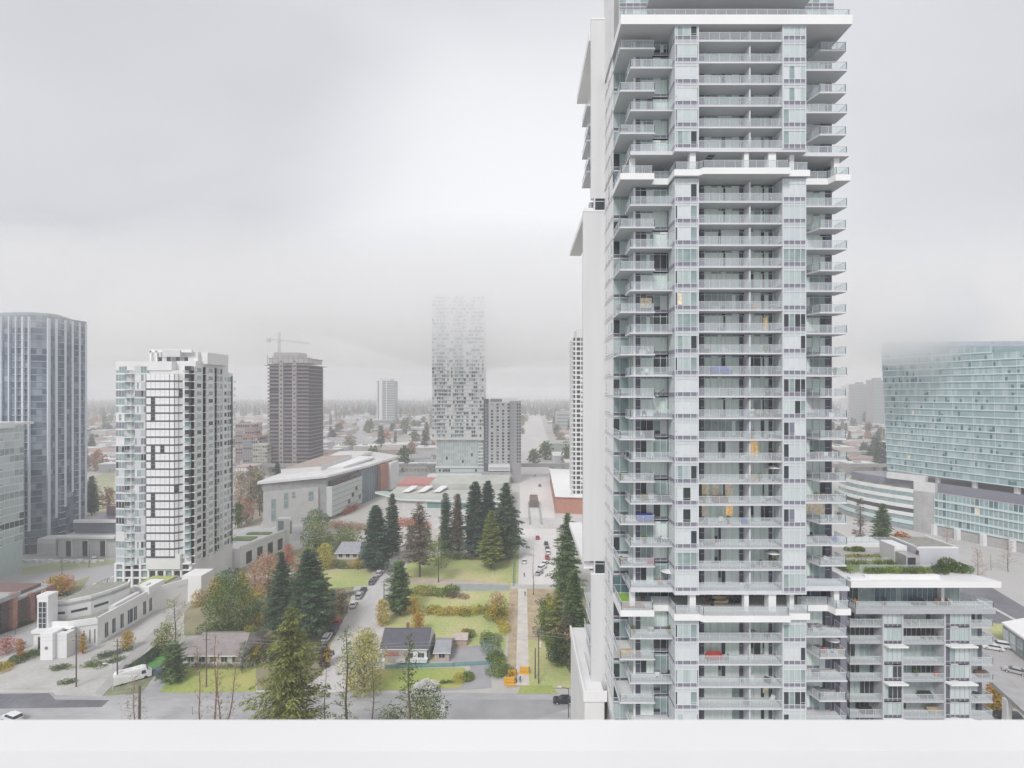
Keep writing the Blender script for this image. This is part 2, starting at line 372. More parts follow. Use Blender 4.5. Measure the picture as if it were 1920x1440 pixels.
def do_block(lv, ztop, up, parity, thick_last=True):
    n = len(lv)
    for i, py in enumerate(lv):
        zb = ZF(py); zn = ztop if i == 0 else ZF(lv[i - 1])
        if i == n - 1 and thick_last:
            # transfer block underside: the slab carries the block
            mb = MB()
            mb.prism([(14.5, 68.2), (20.1, 68.2), (20.1, 67.2), (23.35, 67.2), (23.35, YF - .05), (37.5, YF - .05), (37.5, 68.6), (43.95, 68.6), (43.95, 74), (14.5, 74)], 0, .5, M['slab'], None, M['soffit'])
            put(shared(mb, 'transfer_slab'), 'transfer_slab', 0, 0, zb - .28)
        storey(zb, zn, i, up)
        BAL.append(('C', zb + SL)); balcony('C', zb)
        odd = (i + parity) % 2
        balcony('LW' if odd else 'LN', zb - .05); BAL.append(('LW' if odd else 'LN', zb + SL - .05))
        balcony('RS' if odd else 'RF', zb - .05); BAL.append(('RS' if odd else 'RF', zb + SL - .05))
do_block(levels_a, Z_TOP, 1, 1)
zled1 = ZF(335); zled2 = ZF(1161)
do_block(levels_b, zled1, 0, 0)
do_block(levels_c, zled2, 0, 0, False)
# rooms with their lamps on
for (p0, p1, py, y, m, ya, yb) in ((1408, 1421, 866.5, YB, 'warm', .5, 2.55), (1316, 1329, 948, YB, 'warm2', .9, 2.5), (1337, 1346, 948, YB, 'warm2', .9, 2.5), (1359, 1374, 948, YB, 'warm2', .9, 2.4), (1316, 1324, 988.7, YB, 'warm2', .9, 2.4), (1360, 1374, 988.7, YB, 'warm', 1.0, 2.4), (1431, 1438, 623.7, YB, 'warm', .6, 2.3), (1512, 1546, 988.7, YR, 'warm2', .7, 2.45), (1200, 1222, 583, YL, 'warm2', .9, 2.3), (1271, 1278, 583, 67.3, 'warm2', .8, 2.3), (1430, 1440, 1331, YB, 'warm2', .9, 2.4)):
    mb = MB(); mb.box(PX(p0, y), PX(p1, y), -.05, -.015, ya, yb, M[m]); xm = PX((p0 + p1) / 2, y); mb.box(xm - .02, xm + .02, -.07, -.05, ya, yb, M['mull'])
    put(shared(mb, 'lit_window'), 'lit_window', 0, y, ZF(py))
# --- ledges on the two open storeys and under the crown
LEDGE = [(13.1, 67.9), (17.6, 67.9), (17.6, 69.6), (19.9, 69.6), (19.9, 66.7), (23.1, 66.7), (23.5, 66.2), (34.8, 66.2), (34.8, 66.9), (37.7, 66.9), (37.7, 69.6), (41.6, 69.6), (41.9, 68.3), (43.95, 68.3), (43.95, 74), (15.4, 74.05), (13.1, 74.05)]
RL = [(13.3, 73.9), (13.3, 68.1), (17.4, 68.1), (17.6, 69.8), (20.1, 69.8), (20.1, 66.95), (23.2, 66.95), (23.6, 66.45), (34.6, 66.45), (34.8, 67.1), (37.5, 67.1), (37.5, 69.8), (41.7, 69.8), (42.1, 68.5), (43.75, 68.5), (43.75, 73.8)]
def open_floor(zb, zc, seed):
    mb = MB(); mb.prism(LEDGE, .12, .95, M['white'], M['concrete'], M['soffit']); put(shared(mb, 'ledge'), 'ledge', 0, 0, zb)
    put(shared(rail_mb(RL, .95), 'ledge_railing'), 'ledge_railing', 0, 0, zb)
    h = zc - zb - .95
    for (x, y, wx, wy) in ((15.0, 69.2, .7, .7), (22.6, 67.6, .8, .9), (29.7, 67.6, .6, .8), (33.1, 67.6, 1.0, 1.2), (36.0, 68.2, .6, .8), (42.6, 69.2, .7, .8)):
        m2 = MB(); m2.box(-wx / 2, wx / 2, 0, wy, 0, h, M['white']); put(shared(m2, 'column'), 'column', x, y, zb + .95)
    r = random.Random(seed); mb = MB(); y = 72.6; x = 15.6
    while x < 43:
        b = min(43.2, x + r.choice([.9, 1.1, 1.4])); pane(mb, x, b, 0, h, pick(r, [(M['gblue'], 4), (M['gdark'], 2), (M['gmid'], 1)]), y); mb.box(x - .03, x + .03, y - .06, y, 0, h, M['mull']); x = b
    mb.box(15.6, 43.2, y - .07, y, h * .62, h * .62 + .05, M['mull'])
    mb.box(13.2, 15.6, 74.0, 74.05, 0, h, M['gblue']); mb.box(13.2, 15.6, 73.95, 74, 1.1, 1.15, M['mull']); mb.box(14.3, 14.36, 73.95, 74, 0, h, M['mull'])
    put(shared(mb, 'recessed_glazing'), 'recessed_glazing', 0, 0, zb + .95)
    put(geo(('wallp', 9, round(h + .95, 2)), lambda: wall_mesh(h + .95, 9)), 'side_wall_panel', 0, 0, zb)
open_floor(zled1, ZF(levels_a[-1]) - .28, 3)
open_floor(zled2, ZF(levels_b[-1]) - .28, 4)
# crown ledge, penthouse and the soffit over it
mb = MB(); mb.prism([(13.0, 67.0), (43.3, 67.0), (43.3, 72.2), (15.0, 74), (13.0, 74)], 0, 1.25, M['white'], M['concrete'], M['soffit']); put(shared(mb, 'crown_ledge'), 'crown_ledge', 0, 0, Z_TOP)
put(shared(rail_mb([(13.5, 73.5), (13.5, 67.4), (43.1, 67.4), (43.1, 71)], 1.25, 1.0), 'crown_railing'), 'crown_railing', 0, 0, Z_TOP)
mb = MB(); zc_ = Z_TOP + 1.25
mb.box(17.0, 38.5, 67.2, 72, zc_ + 2.9, zc_ + 3.4, M['soffit']); put(shared(mb, 'penthouse_soffit'), 'penthouse_soffit', 0, 0, 0)
for (x0, n_, w_) in ((13.3, 4, .95), (36.6, 6, 1.0)):
    mb = MB()
    for fl in range(4):
        for i in range(n_):
            z = zc_ + fl * 3; pane(mb, x0 + i * w_, x0 + (i + 1) * w_, z + .6, z + 2.7, (M['mint'], M['gmid'], M['mint2'])[(i + fl) % 3], 69.8); pane(mb, x0 + i * w_ + .05, x0 + (i + 1) * w_ - .05, z + .1, z + .55, M['spand'], 69.79)
            mb.box(x0 + i * w_ - .03, x0 + i * w_ + .03, 69.74, 69.8, z, z + 3, M['mull'])
        mb.box(x0, x0 + n_ * w_, 69.73, 69.8, z, z + .08, M['mull']); mb.box(x0, x0 + n_ * w_, 69.73, 69.8, z + .55, z + .62, M['mull']); mb.box(x0, x0 + n_ * w_, 69.73, 69.8, z + 2.7, z + 2.78, M['mull'])
    mb.box(x0, x0 + n_ * w_, 69.86, 74, zc_, zc_ + 12, M['concrete_d'])
    put(shared(mb, 'penthouse_window'), 'penthouse_window', 0, 0, 0)
mb = MB(); mb.box(15, 42, 72.4, 98, zc_, zc_ + 14, M['offwhite']); 
for i in range(18): mb.box(17.2 + i * 1.1, 18.2 + i * 1.1, 72.33, 72.4, zc_ + .1, zc_ + 2.6, (M['gmid'], M['gdark'], M['mint'])[i % 3])
mb.box(13.2, 15, 74, 82, zc_, zc_ + 14, M['offwhite']); put(shared(mb, 'penthouse_wall'), 'penthouse_wall', 0, 0, 0)
# solid body behind the glazing
mb = MB()
mb.box(15.6, 43.1, 73.0, 104, 0, Z_TOP, M['concrete_d']); mb.box(13.28, 15.6, 74.1, 82.2, 0, Z_TOP, M['concrete_d'])
mb.box(23.6, 34.0, 70.2, 73.0, 0, ZF(levels_c[-1]), M['concrete_d'])
for lo, hi in ((ZF(1415), ZF(1205) + 2.8), (ZF(levels_b[-1]), ZF(380) + 2.8), (ZF(levels_a[-1]), Z_TOP)):
    mb.box(15.6, 20.1, 70.8, 73.0, lo, hi, M['gdark']); mb.box(20.3, 23.2, 69, 73, lo, hi, M['gdark']); mb.box(34.4, 37.3, 69, 73, lo, hi, M['gdark']); mb.box(23.4, 34.2, 70, 73, lo, hi, M['gdark']); mb.box(37.3, 43.0, 72, 73, lo, hi, M['gdark'])
mb.box(13.3, 44, 67.5, 73.9, 0, ZF(1415), M['offwhite'])
put(shared(mb, 'core_wall'), 'core_wall', 0, 0, 0)
# right side wall edge
mb = MB(); mb.box(43.2, 43.4, 71.6, 104, 0, Z_TOP, M['spand']); put(shared(mb, 'east_wall'), 'east_wall', 0, 0, 0)
# the white pier in three lengths with a dark window between them
YP = 81.3
def zp(py): return PZ(py, YP)
for (pa, pb, xl) in ((35, 372, 1108.5), (395, 1052, 1093.5), (1076, 1560, 1108.5)):
    mb = MB(); mb.box(PX(xl, YP), 13.3, YP, YP + .9, zp(pb), zp(pa), mat('pier_render', (.64, .64, .645), .75, .045, .35, stretch=(2.5, 2.5, .12)))
    mb.box(PX(xl, YP) - .06, 13.3, YP - .06, YP, zp(pa) - .15, zp(pa) + .1, M['white'])
    put(shared(mb, 'white_pier'), 'white_pier', 0, 0, 0)
for (pa, pb) in ((372, 395), (1052, 1076)):
    mb = MB(); xl = PX(1100, YP)
    mb.box(PX(1108,YP), 13.25, YP + 1.6, YP + 3, zp(pb), zp(pa), M['concrete_d']); mb.box(PX(1116, YP), 13.1, YP + .1, YP + 1.6, zp(pb), zp(pa), M['gdark'])
    mb.box(PX(1114, YP), PX(1116, YP), YP, YP + 1, zp(pb), zp(pa), M['mull']); mb.box(PX(1116, YP), 13.1, YP + .02, YP + .1, zp(pa) - .5, zp(pa) - .42, M['mull'])
    put(shared(mb, 'pier_window'), 'pier_window', 0, 0, 0)
# wing ledges and balconies projecting on the far left side
mb = MB(); mb.box(10.85, 13.4, 82.5, 100.6, 126.6, 127.2, M['white']); mb.box(10.85, 11.0, 82.5, 100.6, 127.2, 128, M['white']); put(shared(mb, 'wing_ledge'), 'wing_ledge', 0, 0, 0)
mb = MB(); mb.box(10.15, 12.5, 82.3, 108, 98.7, 99.6, M['white']); put(shared(mb, 'wing_ledge'), 'wing_ledge', 0, 0, 0)
mb = MB(); mb.box(10.0, 12.6, 82.3, 108, zp(1004) - 5.6, zp(1004) - 4.7, M['white']); put(shared(mb, 'wing_ledge'), 'wing_ledge', 0, 0, 0)
def wing(z, x0, y0=86, y1=95):
    mb = MB(); mb.prism([(x0, y0), (13.3, y0), (13.3, y1), (x0, y1)], 0, .22, M['slab']); o = put(shared(mb, 'wing_balcony'), 'wing_balcony', 0, 0, z)
    mobj(shared(rail_mb([(x0 + .05, y1), (x0 + .05, y0 + .05), (12.6, y0 + .05)], .22), 'railing'), 'railing', o)
for py in (228, 290, 345): wing(PZ(py, 93), 11.2, 88, 95)
for i, py in enumerate((258, 318)): wing(PZ(py, 90), 11.3, 86, 92)
for i in range(9): wing(PZ(1130, 84) - i * 2.85 - .8, 11.0 if i % 2 == 0 else 11.3, 83, 90)
mb = MB(); mb.box(9.6, 12.6, 78, 100, 0, 24, M['offwhite']); mb.box(9.4, 13, 77.8, 78.2, 22.9, 24.4, M['white']); mb.box(9.4, 9.7, 78.2, 100, 22.9, 24.4, M['white'])
put(shared(mb, 'podium_terrace'), 'podium_terrace', 0, 0, 0)
# rooftop-style ladder hatch under the upper block
mb = MB(); mb.box(24.9, 25.8, 68, 71.5, -.05, 0, M['gdark']); 
for i in range(5): mb.box(24.9, 25.8, 68 + i * .8, 68.08 + i * .8, -.08, -.05, M['rail'])
put(shared(mb, 'hatch_grille'), 'hatch_grille', 0, 0, ZF(levels_a[-1]) - .3)
# ---------------------------------------------------------------- the parapet in front of the camera
mb = MB(); pz = H - .80
mb.box(-9, 9, 1.14, 1.25, pz - .06, pz, mat('parapet_cap', (.74, .74, .745), .32, .035, 1.6, .5)); 
par = mb.build('parapet'); tag(par, 'smooth white parapet wall running along the bottom edge of the whole view', 'parapet')
mb = MB(); mb.box(-9, 9, 1.16, 1.24, pz - 1.1, pz - .062, mat('parapet_paint', (.62, .62, .635), .4, .05, 1.5)); o = mb.build('parapet_face', par)
# ---------------------------------------------------------------- the setting: ground, roads, lawns
def sheet(name, pts, z, m, th=.0, label=None):
    mb = MB()
    if th: mb.prism(pts, z - th, z, m)
    else: mb.face([(p[0], p[1], z) for p in pts], m)
    o = mb.build(name); tag(o, label, None, None, 'structure'); return o
def gp(*pp): return [G(a, b) for a, b in pp]
def smooth_strip(pts_l, pts_r): return pts_l + pts_r[::-1]
M['ground'] = mat('ground_mix', (.45, .44, .40), .95, .12, .02, col2=(.58, .57, .55), detail=8, speck=.1, sscale=.15)
M['lawn'] = mat('lawn', (.33, .43, .14), .95, 0, .07, col2=(.56, .50, .27), detail=8, bump=.1, speck=.22, sscale=1.3)
M['lawn2'] = mat('lawn_bright', (.27, .37, .09), .95, 0, .10, col2=(.46, .43, .16), detail=8, bump=.1, speck=.2, sscale=1.5)
M['dirt'] = mat('dirt', (.46, .38, .32), .95, 0, .25, col2=(.58, .51, .43), detail=8, bump=.1)
M['mulch'] = mat('leafy_verge', (.38, .28, .21), .95, 0, .35, col2=(.52, .45, .29), detail=8, speck=.25, sscale=2)
M['mark'] = mat('road_marking', (.72, .72, .70), .8, .06, 1)
M['track'] = mat('gravel_path', (.62, .58, .54), .95, .1, .5)
M['turf'] = mat('roof_turf', (.16, .24, .09), .95, 0, .3, col2=(.26, .33, .14), detail=8)
mb = MB(); mb.face([(-7000, -60, 0), (7000, -60, 0), (7000, 9000, 0), (-7000, 9000, 0)], M['ground']); tag(mb.build('ground'), 'flat pale urban ground reaching to the foggy horizon', None, None, 'structure')
E = .03
# near cross road running along the bottom of the view
sheet('road', [(-260, 96), (30, 96), (30, 118.5), (-46, 119.5), (-92, 119.2), (-260, 119.2)], E, M['asph'], 0, 'wide grey asphalt road crossing the bottom of the view')
sheet('road_patch', gp((-60, 1302), (92, 1300), (104, 1312), (205, 1313), (190, 1326), (-60, 1330)), E + .012, M['asph2'], 0, 'dark strip of new asphalt at the road edge, lower left')
sheet('road_patch', gp((835, 1312), (1100, 1312), (1100, 1318), (1000, 1350), (835, 1350)), E + .012, mat('asphalt_worn', (.34, .34, .355), .95, .1, .2), 0, 'darker worn band of asphalt near the dark moving car')
# diagonal residential street
bl = [G(606, 1262), G(640, 1205), G(668, 1150), G(694, 1095), G(724, 1058), (-56.5, 252), (-58, 300)]
br = [G(722, 1262), G(716, 1200), G(730, 1140), G(745, 1090), G(765, 1056), (-48.5, 252), (-50, 300)]
sheet('road', [(-52, 119.3)] + bl + br[::-1] + [(-36, 119.3)], E + .008, M['pale_road'], 0, 'pale diagonal residential street lined with parked cars')
# straight street running away behind the park
sheet('road', [(-1.2, 186), (12.5, 186), (14.5, 215), (17, 250), (19, 300), (30, 460), (38, 700), (55, 1500), (5, 1500), (-2, 700), (-2, 460), (-1, 300), (-1.2, 250)], E + .008, mat('street_pale', (.66, .635, .625), .95, .08, .05, speck=.05, sscale=.6, stretch=(1, .3, 1)), 0, 'very pale wide street running straight away into the fog')
sheet('pavement', [(-5.2, 188), (-1.4, 188), (-1.2, 250), (-4, 250)], .14, M['lawn'], .15, 'grass verge left of the straight pale street')
sheet('road', [(-75, 262), (45, 262), (60, 285), (-80, 285)], E + .016, M['pale_road'], 0, 'pale cross street behind the dark conifers')
for i in range(7): sheet('road_marking', [(7.4, 292 + i * 22), (7.7, 292 + i * 22), (7.7, 300 + i * 22), (7.4, 300 + i * 22)], E + .03, M['mark'], 0, 'short painted centre line dash on the straight street')
# footpath from the street's end to the near road
sheet('path', gp((972, 1104), (988, 1104), (992, 1285), (967, 1285)), E + .02, M['track'], 0, 'straight gravel footpath between brown leafy verges')
sheet('path_verge', gp((955, 1104), (1040, 1104), (1030, 1160), (1012, 1285), (950, 1290)), E + .006, M['mulch'], 0, 'brown leaf-strewn verge on both sides of the footpath')
# park lawns
sheet('lawn', gp((745, 1058), (790, 1042), (960, 1042), (958, 1110), (945, 1240), (720, 1240), (700, 1168), (728, 1100)), E + .004, M['lawn'], 0, 'open park lawn turning brown in patches')
sheet('path', gp((742, 1086), (800, 1084), (880, 1088), (955, 1094), (955, 1102), (880, 1104), (800, 1094), (742, 1098)), E + .010, M['dirt'], 0, 'bare dirt track across the park lawn')
sheet('path', gp((850, 1094), (955, 1097), (955, 1108), (856, 1108)), E + .014, mat('slab_path', (.33, .36, .35), .9, .1, .5), 0, 'grey-green paved strip at the fence end of the park')
sheet('lawn', gp((600, 1070), (700, 1068), (690, 1098), (610, 1104)), E + .004, M['lawn'], 0, 'small lawn left of the parked cars')
sheet('driveway', gp((842, 1215), (905, 1210), (918, 1225), (922, 1290), (812, 1296), (850, 1278), (885, 1268), (880, 1245), (840, 1240)), E + .02, mat('drive_asphalt', (.36, .355, .37), .95, .08, .2), 0, 'grey driveway beside the dark-roofed house')
sheet('lawn', gp((700, 1255), (870, 1252), (886, 1270), (860, 1290), (690, 1296)), E + .03, M['lawn2'], 0, 'front lawn of the dark-roofed house')
sheet('lawn', gp((988, 1200), (1060, 1200), (1075, 1290), (985, 1290)), E + .016, M['lawn'], 0, 'grassy plot right of the footpath')
sheet('lawn', [(-1.0, 118.7), (8.5, 118.7), (7.2, 122), (-.2, 122)], E + .02, M['lawn2'], 0, 'bright grass edge beside the yellow barriers')
sheet('lawn', gp((295, 1298), (320, 1262), (350, 1250), (480, 1250), (480, 1297), (330, 1300)), E + .02, M['lawn2'], 0, 'front lawn of the brown-roofed house')
sheet('lawn', gp((262, 1250), (300, 1225), (318, 1236), (296, 1262)), E + .02, mat('grass_green', (.12, .30, .08), .95, .2, .3), 0, 'bright green grass strip behind the white camper van')
sheet('driveway', gp((268, 1298), (292, 1264), (322, 1262), (300, 1298)), E + .024, M['asph'], 0, 'short driveway beside the white camper van')
sheet('lawn', gp((190, 1305), (228, 1262), (262, 1262), (290, 1268), (266, 1300)), E + .016, mat('scrub', (.22, .24, .15), .95, .25, .5), 0, 'scrubby corner of ground round the utility poles')
sheet('lawn', [(4.2, 101.5), (8.4, 101.5), (8.4, 107.5), (4.2, 107.5)], .12, mat('grass_kerb', (.14, .30, .06), .95, .2, .3), .12, 'bright green kerbside grass square at the bottom edge')
# forecourt of the white civic-style building and its ramps
sheet('forecourt', gp((-80, 1270), (120, 1200), (210, 1222), (320, 1120), (345, 1128), (232, 1262), (190, 1306), (105, 1304), (92, 1292), (-80, 1292)), E + .03, mat('forecourt_paving', (.47, .465, .45), .85, .12, .15, speck=.1, sscale=1.0), 0, 'pale paved forecourt of the low white building')
sheet('lane', gp((252, 1215), (300, 1172), (345, 1130), (362, 1132), (300, 1192), (240, 1252), (190, 1303), (178, 1300)), E + .05, mat('lane_asphalt', (.40, .39, .385), .95, .06, .2), 0, 'narrow lane between the white building and the green garden')
# the big avenue on the left
sheet('road', gp((-160, 1270), (0, 1200), (70, 1172), (160, 1110), (225, 1060), (225, 1118), (150, 1175), (-160, 1300)), E + .01, M['asph'], 0, 'wide curving avenue behind the white building')
sheet('road', gp((-200, 1110), (60, 1062), (215, 1058), (300, 1040), (520, 990), (620, 985), (620, 1005), (500, 1022), (380, 1060), (215, 1100), (100, 1108), (-200, 1190)), E + .012, mat('avenue', (.39, .385, .39), .95, .07, .06), 0, 'broad grey avenue passing the dark tower')
sheet('lawn', gp((20, 1135), (100, 1106), (170, 1080), (148, 1112), (60, 1170), (0, 1190), (-60, 1205)), E + .03, mat('median', (.27, .28, .17), .95, .15, .15), 0, 'grass median between the two avenue carriageways')
sheet('lawn', gp((36, 1066), (120, 1052), (215, 1050), (215, 1058), (110, 1072), (40, 1078)), E + .03, mat('verge', (.33, .35, .22), .95, .12, .15), 0, 'thin grass verge below the grey podium building')
sheet('bike_lane', gp((-40, 1190), (60, 1160), (66, 1166), (-40, 1206)), E + .03, M['asph2'], 0, 'dark bike lane strip with white marks')
for i in range(5): 
    a = G(172 + i * 7, 1096 - i * 2.6); sheet('road_marking', [(a[0], a[1]), (a[0] + .9, a[1]), (a[0] + .9, a[1] + 2.6), (a[0], a[1] + 2.6)], E + .05, M['mark'], 0, 'white crossing bar on the avenue')
sheet('plaza', gp((620, 985), (745, 965), (965, 985), (960, 1000), (745, 1040), (700, 1035)), E + .006, mat('plaza', (.50, .46, .43), .9, .08, .2), 0, 'brownish plaza in front of the grey mall')
sheet('lawn', gp((160, 900), (215, 880), (215, 960), (160, 965)), E, mat('far_lawn', (.38, .38, .26), .95, .15, .1), 0, 'pale yellowing lawn beyond the grey podium')
# right-hand side
sheet('road', [(66, 60), (150, 60), (210, 190), (230, 225), (205, 262), (140, 330), (80, 420), (60, 420), (100, 250), (92, 150)], E + .006, mat('plaza_road', (.46, .45, .44), .95, .07, .05), 0, 'broad grey road system beside the curved glass building')
sheet('lawn', gp((1838, 1168), (1880, 1170), (1960, 1220), (1960, 1240), (1880, 1205)), E + .02, M['lawn'], 0, 'sloping grass wedge above the parking lot')
sheet('parking_lot', gp((1800, 1190), (1880, 1205), (1990, 1245), (1990, 1420), (1800, 1420)), E + .03, mat('lot', (.40, .39, .385), .95, .06, .3), 0, 'grey parking lot on the right edge')
sheet('road', gp((1800, 1085), (1860, 1102), (1990, 1180), (1990, 1232), (1900, 1190), (1800, 1130)), E + .014, M['asph2'], 0, 'dark road running down the right edge')
sheet('kerb', gp((1832, 1122), (1990, 1208), (1990, 1212), (1832, 1126)), .14, M['pave'], .14, 'pale kerb along the dark road')
# far streets
for i, (x0, x1, y) in enumerate(((-420, 420, 520), (-600, 600, 760), (-900, 900, 1150))):
    sheet('road', [(x0, y), (x1, y), (x1, y + 14), (x0, y + 14)], E, mat('far_road', (.50, .49, .49), .95, .05, .05), 0, 'distant pale cross street')
sheet('road', [(-150, 420), (-135, 420), (-420, 1400), (-450, 1400)], E + .004, MATS['far_road'], 0, 'distant pale street slanting to the left')
# ---------------------------------------------------------------- facade tools for the farther towers
def row(name, parent, a, b, z0, z1, n, opts, seed, sp=.0, spm=None, mull=.06, mm=None, band=.12, bandm=None, off=.02, prot=.1):
    """one storey of glazing along a->b as one mesh"""
    r = random.Random(seed); mb = MB(); mm = mm or M['mull']; last = None
    for i in range(n):
        p, q = lp(a, b, i / n), lp(a, b, (i + 1) / n)
        if last is None or r.random() < .55: last = pick(r, opts)
        mb.obox(p, q, z0 + sp, z1 - band, 0, off, last)
        if sp: mb.obox(p, q, z0, z0 + sp, 0, off + .01, spm or M['spand'])
        if mull: mb.obox(p, lp(a, b, (i + mull) / n), z0, z1, 0, off + .06, mm)
    if band: mb.obox(a, b, z1 - band, z1, 0, prot, bandm or mm)
    o = mb.build(name, parent); return o
def world(parent_loc, o): o.location = Vector(o.location) - Vector(parent_loc); return o
class Tower:
    def __init__(s, name, label, cat, loc, group=None):
        s.loc = Vector(loc); s.o = thing(name, label, cat, loc, 0, group)
    def mesh(s, mb, name): o = mb.build(name, s.o); o.location = -s.loc; return o
    def row(s, name, *a, **k): o = row(name, s.o, *a, **k); o.location = -s.loc; return o
    def copyrow(s, o, name, dz): c = o.copy(); c.name = name; sc.collection.objects.link(c); c.parent = s.o; c.location = -s.loc + Vector((0, 0, dz)); return c
# ---------------------------------------------------------------- white-and-black tower on the left
Y2 = 177.0
def X2(px, y=Y2): return PX(px, y)
t = Tower('apartment_tower', 'white apartment tower with a stack of black-framed white-curtained windows down its near corner', 'tower', (-128, 190, 0))
s2 = 2.75; xa, xb, xc, xd = X2(215), X2(277), X2(335), X2(348)
mb = MB(); mb.box(xa + .4, xd + 1.6, Y2 + .7, 203, 0, 77.5, M['offwhite']); t.mesh(mb, 'wall')
top = 79.0
fl = int(top / s2)
OPL = [(M['mint2'], 4), (M['mint'], 3), (M['pale'], 4), (M['gmid'], 1.5), (M['gdark'], 1.6)]
for k in range(3, fl):
    z = top - (fl - k) * s2
    # left glass bay: three segments, slightly bowed, with balcony lines
    low = z < 9
    A = [(xa, Y2 + .6), (lerp(xa, xb, .28), Y2 + .2), (lerp(xa, xb, .45), Y2 + .9), (lerp(xa, xb, .62), Y2 - .1), (lerp(xa, xb, .8), Y2 - .1), (xb, Y2 + .6)]
    mbx = MB(); r = random.Random(k * 7)
    for i in range(5):
        a, b = A[i], A[i + 1]; m = pick(r, [(M['mint2'], 2.5), (M['rail'], 2), (M['gmid'], 1.6), (M['offwhite'], 2), (M['spand'], 1.6), (M['gdark'], 1.8 if i in (0, 2, 4) else .8)])
        for j in range(3):
            p, q = lp(a, b, j / 3), lp(a, b, (j + 1) / 3)
            mm_ = m if r.random() < .7 else M['gmid']
            mbx.obox(p, q, z + .35, z + s2 - .25, 0, .04, mm_); mbx.obox(p, lp(a, b, (j + .1) / 3), z, z + s2, 0, .1, M['mull'])
        mbx.obox(a, b, z, z + .35, 0, .08, M['offwhite'] if i in (0, 4) else M['rail']); mbx.obox(a, b, z + s2 - .25, z + s2, 0, .12, M['mull'])
    t.mesh(mbx, 'window')
    if k % 1 == 0:
        mbx = MB(); bx0, bx1 = lerp(xa, xb, .3), lerp(xa, xb, .62)
        mbx.prism([(bx0, Y2 - .1), (lerp(bx0, bx1, .25), Y2 - .9), (lerp(bx0, bx1, .8), Y2 - .9), (bx1, Y2 - .1), (bx1, Y2 + .8), (bx0, Y2 + .8)], z, z + .2, M['white'])
        rr = rail_mb([(bx0, Y2 - .1), (lerp(bx0, bx1, .25), Y2 - .85), (lerp(bx0, bx1, .8), Y2 - .85), (bx1, Y2 - .1)], z + .2)
        o = t.mesh(mbx, 'balcony'); rr.build('railing', o)
    # the black corner bay
    if 12 < z < 74.0:
        mbx = MB(); C = [(xb, Y2 - .9), (xc - 1, Y2 - .9), (xc + 2.0, Y2 + 1.6)]
        mbx.obox(C[0], C[1], z, z + .5, -1.6, .12, M['black']); mbx.obox(C[1], C[2], z, z + .5, -1.6, .12, M['black'])
        for a, b, n in ((C[0], C[1], 6), (C[1], C[2], 3)):
            for i in range(n):
                p, q = lp(a, b, i / n), lp(a, b, (i + 1) / n)
                mbx.obox(p, q, z + .5, z + s2, -.1, .02, M['gdark'] if (i == 1 and n == 6 and (k // 3) % 2) or r.random() < .02 else M['white'])
                mbx.obox(p, lp(a, b, (i + .10) / n), z + .5, z + s2, 0, .09, M['black'] if i in (0, 5) or n == 3 else M['rail'])
            mbx.obox(a, b, z + 1.9, z + 1.95, 0, .06, M['rail'])
        t.mesh(mbx, 'corner_window')
    if z > 11:
        mbx = MB(); mbx.box(xc + 1.9, xd + 1.5, Y2 + .3, Y2 + .72, z + .2, z + s2, pick(r, [(M['gdark'], 3), (M['gmid'], 2)])); mbx.box(xc + 1.9, xd + 1.6, Y2 - .9, Y2 + .72, z, z + .2, M['white']); mbx.box(xc + 1.9, xd + 1.6, Y2 - .9, Y2 - .86, z + .2, z + 1.15, M['rglass']); mbx.box(xc + 1.9, xd + 1.6, Y2 - .92, Y2 - .84, z + 1.12, z + 1.2, M['raild']); t.mesh(mbx, 'corner_balcony')
    # right-hand face: white piers with recessed dark balconies
    segs = [(177.7, 179.0, 'b'), (179.0, 183.6, 'w'), (183.6, 185.5, 'b'), (185.5, 190.6, 'w'), (190.6, 192.3, 'b'), (192.3, 196, 'g'), (196, 199, 'w'), (199, 201.8, 'g'), (201.8, 203, 'b')]
    if z < top - 2.5 * (k % 2) * 0 :
        mbx = MB(); xe = xd + 1.6
        for (y0, y1, kd) in segs:
            zz = z
            if y0 > 193 and z > 74: continue
            if kd == 'p': mbx.box(xe - .3, xe + .9, y0, y1, zz, zz + s2, M['white']); mbx.box(xe + .9, xe + .93, y0 + 1, y1 - 1, zz + .9, zz + 2.2, pick(r, [(M['gdark'], 2), (M['gmid'], 2), (M['mint2'], 1)])); mbx.box(xe + .2, xe + .8, y0 - .03, y0, zz + .8, zz + 2.2, pick(r, [(M['gdark'], 2), (M['gmid'], 2)]))
            elif kd == 'g':
                mbx.box(xe - .1, xe + .1, y0, y1, zz, zz + s2, M['offwhite'])
                for q in (0, .5): mbx.box(xe + .1, xe + .14, lerp(y0, y1, q + .08), lerp(y0, y1, q + .42), zz + .5, zz + 2.4, pick(r, [(M['gdark'], 2), (M['gmid'], 3), (M['mint2'], 4)]))
                mbx.box(xe - .1, xe + .25, y0, y1, zz, zz + .2, M['mull'])
            elif kd == 'w': mbx.box(xe - .1, xe + .25, y0, y1, zz, zz + s2, M['offwhite']); mbx.box(xe + .25, xe + .3, lerp(y0, y1, .3), lerp(y0, y1, .78), zz + .8, zz + 2.2, pick(r, [(M['gdark'], 2), (M['gmid'], 2), (M['mint'], 3)]))
            else: mbx.box(xe - .1, xe, y0, y1, zz, zz + s2, pick(r, [(M['gdark'], 3), (M['gmid'], 2)])); mbx.box(xe - .1, xe + 1.2, y0, y1, zz, zz + .18, M['white']); mbx.box(xe + 1.15, xe + 1.2, y0, y1, zz + .18, zz + 1.1, M['rglass']); mbx.box(xe + 1.13, xe + 1.22, y0, y1, zz + 1.08, zz + 1.14, M['rail'])
        t.mesh(mbx, 'side_window')
mb = MB()
